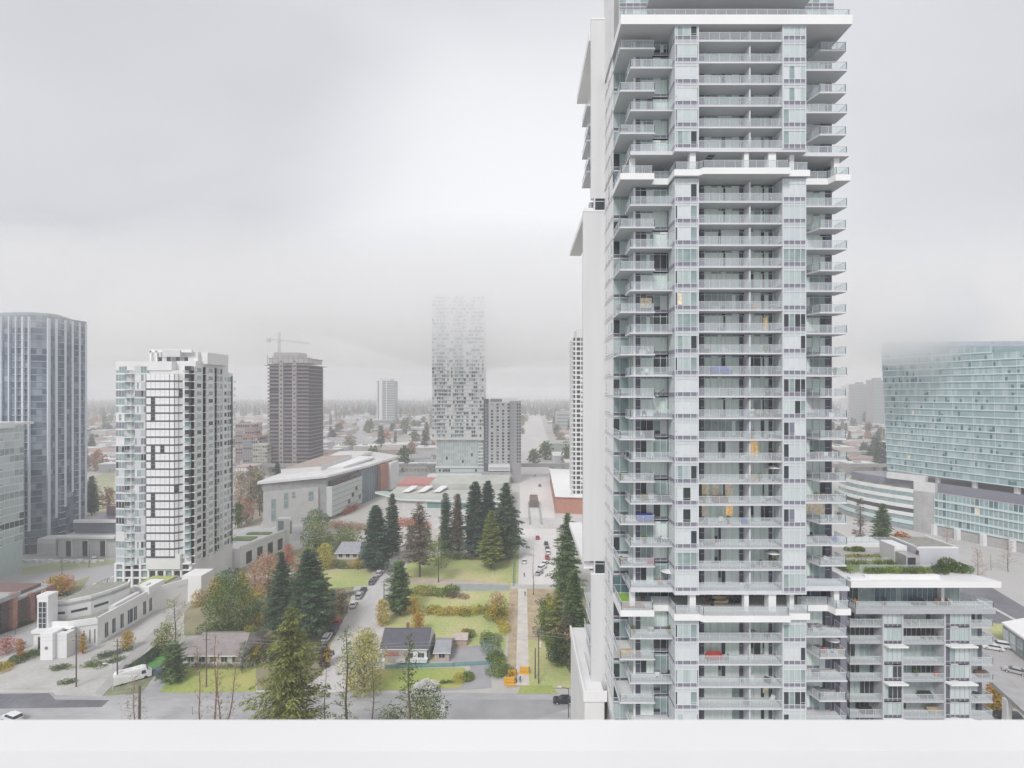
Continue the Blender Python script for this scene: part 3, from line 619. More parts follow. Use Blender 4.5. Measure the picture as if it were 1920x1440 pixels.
# base storeys, roof parapets and plant room with open frames
for i in range(9):
    x = lerp(xa, xd + 1, i / 9); mb.box(x, x + .7, Y2 - .2, Y2 + .9, 0, 10.5, M['white']); mb.box(x + .7, x + 2.4, Y2 + .4, Y2 + .7, .5, 10.2, M['gdark'] if i % 3 else M['gmid'])
for z in (2.8, 5.5, 8.2, 10.4): mb.box(xa, xd + 1.6, Y2 - .1, Y2 + .7, z, z + .45, M['white'])
mb.box(xb, xc + 1, Y2 - .8, Y2 + .4, 9.0, 14.0, M['offwhite'])
t.mesh(mb, 'base_storey')
mb = MB()
mb.box(xa, xb + 8, Y2 + .4, 200, 77.5, 80.6, M['offwhite']); mb.box(xb + 8, xd + 1.6, Y2 + 3, 200, 77.5, 80.9, M['offwhite'])
mb.box(X2(265), X2(268), Y2 + 4, Y2 + 5, 80, 84.6, M['white']); mb.box(X2(276), X2(279), Y2 + 4, Y2 + 5, 80, 84.6, M['white']); mb.box(X2(265), X2(345), Y2 + 4, Y2 + 5, 84, 85, M['white'])
mb.box(X2(281), X2(352), Y2 + 5.5, 196, 80.5, 84.3, M['offwhite']); mb.box(X2(291), X2(325), Y2 + 3.5, 194, 82.4, 84.8, M['concrete'])
mb.box(X2(345), X2(366), Y2 + 7, 197, 80, 84.2, M['offwhite']); 
for px in (284, 300, 318, 334): mb.box(X2(px), X2(px) + 1.2, Y2 + 3.3, Y2 + 3.45, 80.9, 82.3, M['gdark'])
t.mesh(mb, 'roof')
# ---------------------------------------------------------------- blue-grey finned tower at the left edge
M['navy'] = mat('glass_navy', (.10, .13, .175), .12, .22, .25, .5); M['navy2'] = mat('glass_steel', (.17, .215, .265), .15, .2, .3, .5); M['navy3'] = mat('glass_slate', (.28, .32, .38), .2, .15, .4, .5)
M['fin'] = mat('pale_fin', (.62, .66, .72), .5, .03, .4)
t = Tower('office_tower', 'dark blue-grey glass tower with white vertical fins, cut by the left edge of the view', 'tower', (-222, 240, 0))
O = [(-70, 230), (-20, 223.5), (22, 221), (57, 221), (90, 224.5), (107, 228), (123, 232), (137, 236), (150, 240), (162, 243.5)]
OP = [(PX(a, b), b) for a, b in O]
mb = MB(); mb.prism(OP + [(OP[-1][0] - 30, 262), (-262, 262)], 0, 103.2, M['navy']); t.mesh(mb, 'wall')
mb = MB(); mb.prism([(OP[1][0], OP[1][1] + 1)] + [(p[0] - .3, p[1] + .8) for p in OP[2:6]] + [(OP[5][0] - 10, 250), (-240, 250)], 103.2, 104.6, M['navy3']); t.mesh(mb, 'roof')
for k in range(34):
    z0 = 4 + k * 2.93
    if z0 > 101: break
    mbx = MB(); r = random.Random(k + 40)
    for i in range(len(OP) - 1):
        a, b = OP[i], OP[i + 1]; n = 3 if i < 4 else 2
        for j in range(n):
            p, q = lp(a, b, j / n), lp(a, b, (j + 1) / n)
            mbx.obox(p, q, z0 + .5, z0 + 2.7, 0, .05, pick(r, [(M['navy'], 4), (M['navy2'], 4), (M['navy3'], 2.2 if i == 3 else .8)]))
        mbx.obox(a, b, z0, z0 + .5, 0, .08, M['navy3'] if i in (3, 8) else M['navy2'])
        if i in (0, 2, 5, 7): mbx.obox(lp(a, b, .12), lp(a, b, .88), z0 + .2, z0 + .32, 0, .9, M['fin'])
    t.mesh(mbx, 'window')
for px in (-30, -10, 6, 20, 33, 46, 57, 93, 107, 123.5, 137, 150, 162):
    # interpolate depth along the outline
    for (a, b) in zip(O[:-1], O[1:]):
        if a[0] <= px <= b[0]: y = lerp(a[1], b[1], (px - a[0]) / (b[0] - a[0]))
    wd = .62 if px in (46, 93, 150) else .34
    mb = MB(); x = PX(px, y); zb_ = {57: 10, 107: 14, 123.5: 18, 137: 24}.get(px, 2 + (20 if px < 40 else 0)); mb.box(x - wd, x + wd * .3, y - .9, y + .3, zb_ if px != 46 else 0, 102.5, M['fin']); t.mesh(mb, 'fin')
# ---------------------------------------------------------------- green-glass block at the far left edge
t = Tower('glass_block', 'lower green-glass apartment block with balconies, at the left edge before the dark tower', 'apartment block', (-205, 180, 0))
xw = -195.0
mb = MB(); mb.box(-230, xw, 150, 200, 0, 57, M['mint']); t.mesh(mb, 'wall')
mb = MB(); mb.box(-230, xw + 1.2, 150, 196, 56.4, 58.6, M['offwhite']); mb.box(-230, xw + .2, 196, 204.5, 57.3, 58.2, M['offwhite']); t.mesh(mb, 'roof')
for k in range(16):
    z0 = 12 + k * 2.82
    t.row('window', (xw, 176), (xw, 200.5), z0, z0 + 2.82, 13, [(M['mint2'], 4), (M['mint'], 4), (M['gmid'], 1.5), (M['gdark'], 1)], k + 300, sp=.4, spm=M['mint2'], bandm=M['white'])
    if k % 2 == 0 or k < 6:
        mb = MB(); mb.box(xw, xw + 1.3, 186, 191, z0, z0 + .2, M['white']); o = t.mesh(mb, 'balcony'); rail_mb([(xw, 186), (xw + 1.25, 186), (xw + 1.25, 191), (xw, 191)], z0 + .2).build('railing', o)
# ---------------------------------------------------------------- brick colonnade below it
t = Tower('brick_arcade', 'low red-brick arcade with square pillars at the left edge beside the avenue', 'arcade', (-155, 150, 0))
xw = -150.5
mb = MB(); mb.box(-175, xw - 2.5, 132, 163, 0, 9.2, mat('brick_dark', (.20, .13, .12), .9, .15, 1)); t.mesh(mb, 'wall')  # back wall in a darker brick than the pillars
mb = MB(); mb.box(-175, xw + .6, 131, 153, 9.6, 10.2, M['concrete_d']); mb.box(xw + .6, xw + .9, 131, 153, 9.3, 10.6, M['concrete_d']); mb.box(-175, xw, 153, 165, 7.6, 8.2, M['concrete_d']); t.mesh(mb, 'roof')
for y in (133, 139, 145, 151.5, 157, 163.5):
    mb = MB(); mb.box(xw - .6, xw + .7, y - .7, y + .7, 0, 10.6 if y < 153 else 8.4, M['brick2'] if y in (145, 151.5) else M['brick']); t.mesh(mb, 'pillar')
for i, (y0, y1) in enumerate(((133.8, 138.2), (139.8, 144.2), (145.8, 150.6))):
    mb = MB(); mb.box(xw - .2, xw, y0, y1, 3.6, 3.9, M['black']); mb.box(xw - .2, xw, y0, y1, 6.2, 6.5, M['black']); mb.box(xw - 2.5, xw - 2.45, y0, y1, .6, 7.6, M['gdark']); t.mesh(mb, 'opening')
# ---------------------------------------------------------------- grey podium building with white parapets
t = Tower('podium_building', 'two-storey grey building with long white parapets beside the dark finned tower', 'building', (-185, 225, 0))
x0, x1 = PX(105, 217), PX(216, 217)
mb = MB(); mb.box(x0, x1, 218, 250, 0, 8.2, M['concrete']); mb.box(x0 + 2, x1, 224, 250, 8.2, 13.6, M['spand']); t.mesh(mb, 'wall')
mb = MB(); mb.box(x0, x1, 216.2, 218, 8.0, 9.0, M['white']); mb.box(x0 + 2, x1, 223, 224, 13, 14.2, M['white']); mb.box(x0 + 6, x1, 236, 236.4, 13.6, 17.4, mat('maroon', (.30, .20, .22), .8)); t.mesh(mb, 'parapet')
for i, f in enumerate((.14, .42, .72)):
    mb = MB(); a = lerp(x0, x1, f); mb.box(a, a + 2.4, 217.8, 218, .2, 6.5, M['gdark']); mb.box(a + 2.4, a + 2.7, 217.5, 218, 0, 7.5, M['white']); t.mesh(mb, 'doorway')
mb = MB(); mb.box(x0 - 9, x0 - 1, 218, 224, 0, 7.5, M['concrete']); mb.box(x0 - 8.6, x0 - 1, 217.9, 218, 5.5, 7.2, M['offwhite']); t.mesh(mb, 'drum_wall')
mb = MB(); 
for i in range(14): mb.box(x0 - 18 + i * 3, x0 - 16.2 + i * 3, 210 - (i % 3) * .4, 210.8, 0, 1.0 + (i % 2) * .3, M['white'])
mb.box(x0 - 20, x1, 211, 211.4, 0, .8, M['white']); t.mesh(mb, 'forecourt_wall')
# ---------------------------------------------------------------- low white civic building, foreground left
t = Tower('white_hall', 'low white flat-roofed building with curved parapets and a square glazed turret, lower left', 'building', (-122, 150, 0))
Yh = 138.0
def Xh(px, y=Yh): return PX(px, y)
mb = MB()
mb.prism([(-130.4, 139), (-123, 139), (-117.2, 141.5), (-117.2, 163), (-111.5, 171), (-120, 178), (-130.4, 158)], 0, 6.6, M['white'], M['gravel']); t.mesh(mb, 'wall')
def curb(pts, z0, z1, w_, m):
    mb = MB()
    for a, b in zip(pts[:-1], pts[1:]): mb.obox(a, b, z0, z1, -w_, 0, m)
    return mb
t.mesh(curb([(-130.6, 138.8), (-122.9, 138.8), (-117, 141.3), (-117, 163.2), (-111.2, 171.2)], 6.0, 7.7, .5, M['white']), 'parapet')
# raised hall with a curved gravel roof
mb = MB(); hall = [(-130.4, 142), (-126.5, 142.6), (-122.8, 146), (-120.6, 150.5), (-119.6, 156), (-121.5, 159), (-130.4, 158)]
mb.prism(hall, 6.6, 11.2, M['white'], M['gravel']); mb.prism([(p[0] * 1 + .0, p[1]) for p in [(-118.6, 147), (-116.9 - .7, 148), (-117.8, 158), (-119.2, 158)]], 6.6, 8.4, M['white'], M['offwhite']); t.mesh(mb, 'hall')
t.mesh(curb(hall[:-1], 10.3, 12.0, .45, M['white']), 'hall_parapet')
mb = MB(); 
for a, b in zip(hall[:3], hall[1:4]): mb.obox(lp(a, b, .15), lp(a, b, .85), 8.2, 8.9, 0, .05, M['gdark'])
t.mesh(mb, 'clerestory_window')
# turret
mb = MB(); mb.box(Xh(70), Xh(90), 138, 140.9, 0, 14.8, M['white']); mb.box(Xh(70) - .1, Xh(90) + .1, 137.9, 141, 14.4, 15.2, M['white']); mb.box(Xh(71), Xh(89), 138.2, 140.7, 15.2, 15.22, M['offwhite']); t.mesh(mb, 'turret')
mb = MB(); a, b = Xh(73), Xh(87.5); mb.box(a, b, 137.9, 138, 6.2, 13.4, M['gdark'])
for i in range(3): mb.box(lerp(a, b, i / 2) - .06, lerp(a, b, i / 2) + .06, 137.83, 137.9, 6.2, 13.4, M['mull'])
for i in range(6): mb.box(a, b, 137.84, 137.9, 6.2 + i * 1.44, 6.3 + i * 1.44, M['mull'])
t.mesh(mb, 'turret_window')
mb = MB(); mb.box(-130.4, -121.5, 136.8, 139, 0, 5.6, M['white']); mb.box(-130.6, -121.2, 136.3, 139, 5.6, 6.4, M['white']); mb.box(-125.6, -122.4, 133.6, 137, 0, 7.0, M['white']); mb.box(-122.4, -119.6, 134.6, 137.2, 0, 6.4, M['offwhite']); t.mesh(mb, 'entrance_block')
for i, x in enumerate((-129.2, -127.9, -126.7, -120.6, -119.4, -118.4)):
    mb = MB(); y = 136.8 if x < -122 else 139.3 + (x + 123) * .43; mb.box(x, x + .75, y - .06, y, .8, 4.6, M['gdark']); t.mesh(mb, 'window')
for y in (144, 146.6, 149.6, 152.4, 154.8, 158.6, 161.2):
    mb = MB(); mb.box(-117.2, -117.14, y, y + 1.1 + (.8 if y == 152.4 else 0), .9, 4.9, M['gdark']); mb.box(-117.14, -117.1, y + .5, y + .58, .9, 4.9, M['mull']); t.mesh(mb, 'window')
mb = MB(); mb.box(-121, -116.4, 160, 167, 6.6, 9.0, M['white']); mb.prism([(-119.4, 161), (-118, 161), (-118, 163), (-119.4, 163)], 9.0, 9.5, M['offwhite']); t.mesh(mb, 'roof_box'); mb = MB(); mb.box(-113.5, -107, 171, 178, 0, 8.6, M['white']); t.mesh(mb, 'end_block'); mb = MB(); mb.box(-126, -118, 168, 175, 6.6, 7.2, MATS['lawn']); t.mesh(mb, 'roof_garden')
# emblem-like round vent by the entrance
mb = MB(); mb.tube((-124, 133.6, 3.2), (-124, 133.5, 3.2), .42, .42, M['spand'], 14); t.mesh(mb, 'round_plaque')
# ---------------------------------------------------------------- low white modern building behind the white tower
t = Tower('white_pavilion', 'low white modern building with a framed corner and planted roof, right of the white tower', 'building', (-112, 215, 0))
mb = MB(); mb.prism([(-124, 205), (-111.5, 203), (-104.2, 232), (-126, 234)], 0, 7.8, M['white'], M['offwhite']); t.mesh(mb, 'wall')
mb = MB(); mb.prism([(-111.6, 202.6), (-111.0, 202.6), (-104.0, 231.5), (-104.7, 232)], 7.8, 9.0, M['white']); mb.box(-109.2, -103.4, 228, 231, 0, 13.6, M['white']); t.mesh(mb, 'corner_frame')
mb = MB(); mb.box(-108.4, -105.9, 227.9, 228, 6.5, 12.6, M['gmid']); mb.box(-103.4, -103.35, 228.6, 230.4, 6.5, 12.4, M['gmid']); t.mesh(mb, 'window')
for i in range(4):
    mb = MB(); a, b = lp((-111.5, 203), (-104.2, 232), .1 + i * .2), lp((-111.5, 203), (-104.2, 232), .2 + i * .2); mb.obox(a, b, .8, 5.6, 0, .06, M['gdark']); t.mesh(mb, 'window')
mb = MB(); mb.box(-122, -113, 214, 219, 7.8, 8.3, M['turf']); mb.box(-120, -110, 223, 226, 7.8, 8.3, M['turf']); t.mesh(mb, 'roof_planter')
# ---------------------------------------------------------------- grey civic building with the long white roof
t = Tower('civic_hall', 'large grey concrete building with an overhanging white roof and dark glass atrium, centre left', 'building', (-115, 320, 0))
A_, B_, C_, D_ = (-133, 263.5), (-106.7, 280), (-93.5, 370), (-139, 388)
mb = MB(); mb.prism([A_, B_, C_, D_], 0, 22.6, M['concrete_d']); t.mesh(mb, 'wall')
mb = MB(); rf = [(-135, 261.5), (-105.5, 278), (-97, 330), (-90.5, 380), (-112, 392), (-140, 392)]
mb.prism(rf, [22.8, 23.4, 22.0, 21.5, 23, 23], [24.2, 24.6, 23.4, 22.8, 24.2, 24.2], M['white'], mat('hall_roof', (.64, .64, .64), .7, .08, .15), M['concrete_d'])
mb.prism([(-134, 285), (-116, 296), (-116, 350), (-134, 345)], 24.2, 27.0, M['offwhite'], mat('rust_roof', (.38, .31, .28), .9, .15, .3)); mb.prism([(-114, 300), (-106, 305), (-101, 352), (-112, 356)], 24.2, 25.6, M['offwhite']); mb.prism([(-132, 352), (-112, 358), (-110, 378), (-134, 378)], 24.2, 26.4, M['offwhite'], MATS['hall_roof']); t.mesh(mb, 'roof')
mb = MB(); mb.obox(lp(A_, B_, .0), lp(A_, B_, .86), 0, 18.5, 0, .7, mat('hall_concrete', (.52, .52, .51), .85, .08, .25)); mb.obox(lp(A_, B_, .86), B_, 0, 3, 0, .7, M['concrete_d']); t.mesh(mb, 'front_wall')
for (f0, f1, z0, z1) in ((.12, .19, 3, 14.5), (.31, .38, 9, 17), (.44, .49, 14, 17), (.70, .78, 11.5, 16.5), (.6, .9, 1, 2.6)):
    mb = MB(); mb.obox(lp(A_, B_, f0), lp(A_, B_, f1), z0, z1, .7, .78, M['gmid']); mb.obox(lp(A_, B_, f0), lp(A_, B_, f1), (z0 + z1) / 2, (z0 + z1) / 2 + .2, .78, .85, M['concrete']); t.mesh(mb, 'window')
e0, e1, e2, e3 = 0.0, .40, .70, .84
mb = MB(); mb.obox(lp(B_, C_, .0), lp(B_, C_, e1), 2, 18.2, 0, 3.2, mat('louvre_white', (.54, .56, .56), .6, .05, .4)); t.mesh(mb, 'louvred_wing')
for i in range(5):
    mb = MB(); mb.obox(lp(B_, C_, .01), lp(B_, C_, e1 - .01), 4 + i * 3, 4.5 + i * 3, 3.2, 3.26, M['concrete_d']); mb.obox(lp(B_, C_, .2 + .05 * i), lp(B_, C_, .23 + .05 * i), 5 + (i * 3) % 9, 7.4 + (i * 3) % 9, 3.2, 3.3, M['gdark']); t.mesh(mb, 'louvre_window')
mb = MB(); mb.obox(lp(B_, C_, .02), lp(B_, C_, e1), 18.2, 21.0, 0, 2.6, M['gdark']); t.mesh(mb, 'clerestory_window')
mb = MB(); mb.obox(lp(B_, C_, e1), lp(B_, C_, e2), 0, 21.5, 0, 1.2, M['gblue'])
for i in range(8): mb.obox(lp(B_, C_, lerp(e1, e2, i / 8)), lp(B_, C_, lerp(e1, e2, i / 8) + .006), 0, 21.5, 1.2, 1.35, M['spand'])
t.mesh(mb, 'atrium_glazing')
mb = MB(); mb.obox(lp(B_, C_, e2), lp(B_, C_, e3), 4, 21.0, 0, 3.4, M['brick2']); t.mesh(mb, 'red_wall')
mb = MB(); mb.obox(lp(B_, C_, e3), C_, 2, 20.5, 0, 5, M['offwhite']); t.mesh(mb, 'end_wall')
# ---------------------------------------------------------------- grey mall with green-edged roof
t = Tower('shopping_mall', 'long low grey mall with green-edged pale roof and slanted skylights, centre', 'building', (-50, 300, 0))
mb = MB(); mb.prism([(-78, 296), (-66, 282), (-30, 276), (-6, 276), (-6, 330), (-78, 330)], 0, 10.6, M['concrete'], mat('mall_roof', (.44, .45, .42), .9, .12, .1)); t.mesh(mb, 'wall')
mb = MB(); mb.prism([(-86, 300), (-67, 280.5), (-30, 274.5), (-6, 274.5), (-6, 277.5), (-30, 277.5), (-66, 284), (-80, 303)], 10.6, 11.6, M['offwhite'], mat('green_edge', (.36, .44, .40), .8)); t.mesh(mb, 'roof_edge')
for (x0, x1) in ((-66, -56), (-53, -38), (-34, -22)):
    mb = MB(); ya = 282 - (x0 + 66) * .17; mb.obox((x0, ya + .2), (x1, ya - (x1 - x0) * .17 + .2), 6.8, 9.6, 0, .15, mat('green_glass', (.16, .30, .27), .3, .15, .3)); t.mesh(mb, 'window')
for i in range(3):
    mb = MB(); x = -70 + i * 9; mb.prism([(x, 300), (x + 4, 300), (x + 7, 312), (x + 3, 312)], [11.4, 11.4, 11.8, 11.8], [11.6, 11.6, 12.9, 12.9], M['offwhite']); t.mesh(mb, 'skylight')
mb = MB(); mb.box(-56, -8, 312, 345, 0, 14, MATS['mall_roof']); mb.box(-52, -18, 311.8, 312, 9, 11, mat('mauve_panel', (.40, .33, .34), .8)); t.mesh(mb, 'upper_wall')
mb = MB(); mb.box(-78, -56, 322, 345, 10, 12.5, mat('red_roof', (.45, .20, .19), .85, .1, .4)); t.mesh(mb, 'red_roof')
# ---------------------------------------------------------------- tall tower lost in the cloud
t = Tower('residential_tower', 'tall pale residential tower whose top dissolves into the low cloud', 'tower', (-50, 410, 0))
Yt = 395.0; xa, xm, xb = PX(810, Yt), PX(872, Yt), PX(907, Yt)
mb = MB(); mb.box(xa + .3, xb - .3, Yt + .3, 425, 34, 146, M['offwhite']); mb.box(xa + 3, xb - 3, Yt + 5, 420, 146, 149, M['offwhite']); t.mesh(mb, 'wall')
mb = MB(); mb.box(xa + 3.2, xb, Yt + 1.5, 424, 0, 34.5, M['mint']); mb.box(xa - .5, xb + .2, Yt - .8, 425, 33.2, 34.6, M['offwhite']); mb.box(xa + 2.5, xb + .2, Yt + .6, 424, 11.5, 12.4, M['white']); t.mesh(mb, 'podium')
OT = [(M['mint2'], 3), (M['offwhite'], 5), (M['gmid'], 2.4), (M['gdark'], 2.2), (M['spand'], 1.0)]
OD = [(M['gdark'], 3), (M['gmid'], 3), (M['navy'], 2), (M['mint2'], 2), (M['offwhite'], 2)]
nf = 38
for k in range(nf):
    z0 = 34.8 + k * 2.88
    mbx = MB(); r = random.Random(k + 900)
    for (u0, u1, n, op, rec) in ((0, .09, 2, OT, 0), (.09, .25, 5, OD, .8), (.25, .33, 2, OT, 0), (.33, .40, 2, [(M['offwhite'], 5), (M['gdark'], 2)], 0), (.40, .44, 1, OT, 0), (.44, .61, 5, OD, .8), (.61, .76, 3, [(M['offwhite'], 5), (M['gdark'], 1.5), (M['gmid'], 1)], -.3), (.76, .88, 3, OD, .2), (.88, 1, 3, OT, 0)):
        for i in range(n):
            a, b = lerp(xa, xb, lerp(u0, u1, i / n)), lerp(xa, xb, lerp(u0, u1, (i + 1) / n)); m = pick(r, op)
            mbx.box(a + .12, b - .12, Yt - .1 + rec * .2, Yt + .3, z0 + .75, z0 + 2.35, m); mbx.box(a, b, Yt - .0 + rec * .2, Yt + .3, z0, z0 + .75, M['offwhite'] if m is not M['gdark'] else M['mint2'])
            mbx.box(a - .08, a + .12, Yt - .12 + rec * .2, Yt + .3, z0, z0 + 2.88, M['offwhite'])
        if rec > .5: mbx.box(lerp(xa, xb, u0), lerp(xa, xb, u1), Yt - .9, Yt, z0 - .05, z0 + .15, M['white']); mbx.box(lerp(xa, xb, u0), lerp(xa, xb, u1), Yt - .9, Yt - .86, z0 + .15, z0 + 1.0, M['rglass'])
    t.mesh(mbx, 'window')
for k in range(8):
    z0 = 12.4 + k * 2.6
    t.row('podium_window', (xa + 3.2, Yt + 1.4), (xb - 5, Yt + 1.4), z0, z0 + 2.6, 18, [(M['mint2'], 6), (M['mint'], 6), (M['gdark'], .5)], k + 77, mull=.12, band=.2, bandm=M['mint2'])
    t.row('podium_window', (xb - 4.6, Yt + 1.3), (xb - .4, Yt + 1.3), z0, z0 + 2.6, 2, [(M['mint'], 2), (M['gmid'], 2)], k + 177, mull=.1, band=.7, bandm=M['white'])
mb = MB(); mb.box(xa + 3, xb, Yt + 1.2, Yt + 1.5, 8.2, 10.4, M['mint2'])
for i, x in enumerate((5, 8, 10, 12, 33)): mb.box(xa + x, xa + x + 1.7, Yt + 1.1, Yt + 1.2, 8.4, 10.2, M['gdark'])
mb.box(xa - 2, xb + 2, Yt - 9, Yt + 1.2, 0, 7, M['offwhite']); mb.box(xa - 2, xb + 2, Yt - 9.3, Yt - 9, 5.8, 7.4, M['white']); t.mesh(mb, 'lower_storey')
# ---------------------------------------------------------------- grey hotel beside it
t = Tower('hotel', 'grey hotel block with a grid of small dark windows, right of the cloud-topped tower', 'hotel', (-14, 405, 0))
ha, hb = PX(907, Yt), PX(977, Yt); hc = PX(955, Yt)
M['hotelgrey'] = mat('hotel_grey', (.36, .36, .38), .8, .04, .2); M['hotelpale'] = mat('hotel_pale', (.50, .50, .52), .8, .04, .2)
mb = MB(); mb.box(ha, PX(916, Yt), Yt + .5, 420, 0, 64.5, MATS['dark_panel']); mb.box(PX(916, Yt), hc, Yt, 420, 0, 62, M['hotelpale']); mb.box(hc, hb, Yt + 1.5, 420, 0, 63, M['hotelgrey']); mb.box(PX(916, Yt), hb - 2, Yt + 2, 418, 62, 65.2, M['white']); mb.box(PX(919, Yt), PX(941, Yt), Yt + 1.9, Yt + 2, 62.4, 64.6, M['spand']); t.mesh(mb, 'wall')
for k in range(19):
    z0 = 15 + k * 2.46; mbx = MB(); r = random.Random(k + 5)
    for px in (922.5, 933, 943.3, 953.5):
        if r.random() < .93: x = PX(px, Yt); mbx.box(x - .85, x + .85, Yt - .06, Yt, z0 + .3, z0 + 1.8, M['gdark'] if r.random() < .85 else M['gmid'])
    for px in (970.5, 975): x = PX(px, Yt); mbx.box(x - .6, x + .5, Yt + 1.42, Yt + 1.5, z0 + .3, z0 + 1.8, M['gdark'])
    mbx.box(PX(910, Yt), PX(914, Yt), Yt + .44, Yt + .5, z0 + .3, z0 + 1.5, M['gmid']); mbx.box(PX(960.5, Yt), PX(962, Yt), Yt + 1.42, Yt + 1.5, z0 + .5, z0 + 1.4, M['spand'])
    t.mesh(mbx, 'window')
mb = MB(); mb.box(PX(916, Yt), hc + .5, Yt - 2.5, Yt, 9.5, 14.2, M['white']); mb.box(PX(916, Yt) + .5, hc, Yt - 2.55, Yt - 2.5, 10.4, 12.2, M['hotelpale']); mb.box(ha - 1, hc + 1, Yt - 8, Yt, 0, 8.6, M['hotelgrey']); t.mesh(mb, 'podium')
fc = bpy.data.curves.new('sign_letters', 'FONT'); fc.body = 'CIVIC HOTEL'; fc.size = 2.7; fc.extrude = .12; fc.materials.append(M['white']); fc.space_character = 1.12
fo = bpy.data.objects.new('sign_letters', fc); fo.location = Vector((PX(918.5, Yt - 8), Yt - 8.15, 6.0)) - t.loc; fo.rotation_euler = (R(90), 0, 0); sc.collection.objects.link(fo); bpy.context.view_layer.update(); dg_ = bpy.context.evaluated_depsgraph_get(); me_ = bpy.data.meshes.new_from_object(fo.evaluated_get(dg_)); fl_ = fo.location.copy(); bpy.data.objects.remove(fo); fo = mobj(me_, 'sign_letters', t.o, fl_); fo.rotation_euler = (R(90), 0, 0)
# ---------------------------------------------------------------- tower under construction with a crane
t = Tower('unfinished_tower', 'brownish concrete tower under construction with bare floor slabs', 'tower', (-205, 465, 0))
Yc = 448.0; ca, cb = PX(502, Yc), PX(579, Yc)
M['scaf'] = mat('raw_concrete_pink', (.34, .29, .29), .9, .1, .3); M['scafd'] = mat('dark_void', (.07, .065, .075), .95, .2, .4); M['scafl'] = mat('raw_concrete_pale', (.42, .38, .38), .9, .1, .3)
mb = MB(); mb.box(ca + .8, cb - .8, Yc + 1.5, 482, 0, 93, M['scafd']); t.mesh(mb, 'core_wall')
for (pa, pb) in ((523, 531), (548, 556)):
    mb = MB(); mb.box(PX(pa, Yc), PX(pb, Yc), Yc - .3, Yc + 1.6, 0, 97, M['scafl'])
    for k in range(24): mb.box(PX(pa, Yc) + 1.2, PX(pb, Yc) - .9, Yc - .36, Yc - .3, 4 + k * 4, 5.4 + k * 4, M['scafd'])
    t.mesh(mb, 'hoist_shaft')
for k in range(29):
    z0 = 3 + k * 3.22; mb = MB(); e = 3.0 if k == 28 else (.8 if k % 2 else .2)
    mb.box(ca - e, cb + e, Yc - .4, 482, z0, z0 + .35, M['scaf'])
    r = random.Random(k)
    mb.box(ca, PX(523, Yc), Yc - .1, Yc, z0 + .35, z0 + 1.5, M['scafd'] if r.random() < .2 else mat('slab_edge_net', (.24, .21, .24), .9, .1, .3)); mb.box(PX(556, Yc), cb, Yc - .1, Yc, z0 + .35, z0 + 1.5, MATS['slab_edge_net']); mb.box(PX(531, Yc), PX(548, Yc), Yc - .1, Yc, z0 + .35, z0 + 1.5, MATS['slab_edge_net'])
    t.mesh(mb, 'floor_slab')
mb = MB(); mb.box(ca + 1, cb - 1, Yc, 480, 95.5, 100, mat('formwork_white', (.5, .5, .48), .9)); mb.box(ca - .5, cb, Yc - .3, 481, 99.0, 99.6, M['scaf'])
for i in range(9): x = lerp(ca, cb, i / 8); mb.box(x - .2, x + .2, Yc - .3, Yc, 93, 103 - (i % 3), M['scaf'])
mb.box(PX(508, Yc), PX(556, Yc), Yc + 5, 470, 100, 105, M['scafl']); t.mesh(mb, 'formwork')
tc_ = thing('tower_crane', 'thin pale tower crane standing over the unfinished tower', 'crane', (PX(524, 460), 460, 100))
def lattice(mb, a, b, w_, n, m, r=.16):
    a = Vector(a); b = Vector(b); d = (b - a); u = Vector((0, 0, 1)) if abs(d.normalized().z) < .8 else Vector((1, 0, 0)); s = d.cross(u).normalized() * w_; u = s.cross(d).normalized() * w_
    cs = [s + u, s - u, -s - u, -s + u]
    for c in cs: mb.tube(a + c, b + c, r, r, m, 4)
    for i in range(n):
        p = a + d * (i / n); q = a + d * ((i + 1) / n)
        for j in range(4): mb.tube(p + cs[j], q + cs[(j + 1) % 4], r * .7, r * .7, m, 3, False)
m_ = mat('crane_paint', (.42, .42, .42), .6)
mb = MB(); lattice(mb, (0, 0, 0), (0, 0, 24), .8, 14, m_); mb.build('mast', tc_)
mb = MB(); lattice(mb, (0, 0, 16.5), (27, 0, 13.5), .6, 16, m_); mb.build('jib', tc_)
mb = MB(); lattice(mb, (0, 0, 16.5), (-11, 0, 18), .6, 6, m_); mb.box(-11.5, -8, -1, 1, 15, 18, m_); mb.build('counter_jib', tc_)
mb = MB(); mb.tube((0, 0, 24), (20, 0, 14.6), .1, .1, m_, 4); mb.tube((0, 0, 24), (-10, 0, 17.8), .1, .1, m_, 4); mb.box(-.9, .9, -1, 1, 14, 16.5, m_); mb.build('cab_and_stays', tc_)
# ---------------------------------------------------------------- mid-rise blocks around it
def block(name, label, px0, px1, Y, ztop, rows, opts, wallm, seed, group=None, depth=16, n=10, zb=2, roofm=None, cat='apartment block', step=None):
    t = Tower(name, label, cat, (PX((px0 + px1) / 2, Y), Y + depth / 2, 0), group)
    x0, x1 = PX(px0, Y), PX(px1, Y)
    mb = MB(); mb.box(x0, x1, Y + .1, Y + depth, 0, ztop, wallm); t.mesh(mb, 'wall')
    h = (ztop - zb) / rows
    for k in range(rows):
        t.row('window', (x0, Y + .1), (x1, Y + .1), zb + k * h, zb + (k + 1) * h, n, opts, seed + k, sp=h * .35, spm=wallm, mull=.25, mm=wallm, band=h * .12, bandm=wallm, prot=.3)
        if x1 < 0: t.row('window', (x1, Y + .1), (x1, Y + depth), zb + k * h, zb + (k + 1) * h, max(3, n // 2), opts, seed + k + 50, sp=h * .35, spm=wallm, mull=.25, mm=wallm, band=h * .12, bandm=wallm, prot=.3)
    mb = MB(); mb.box(x0 - .4, x1 + .4, Y - .3, Y + depth, ztop, ztop + .8, roofm or wallm); t.mesh(mb, 'roof'); return t
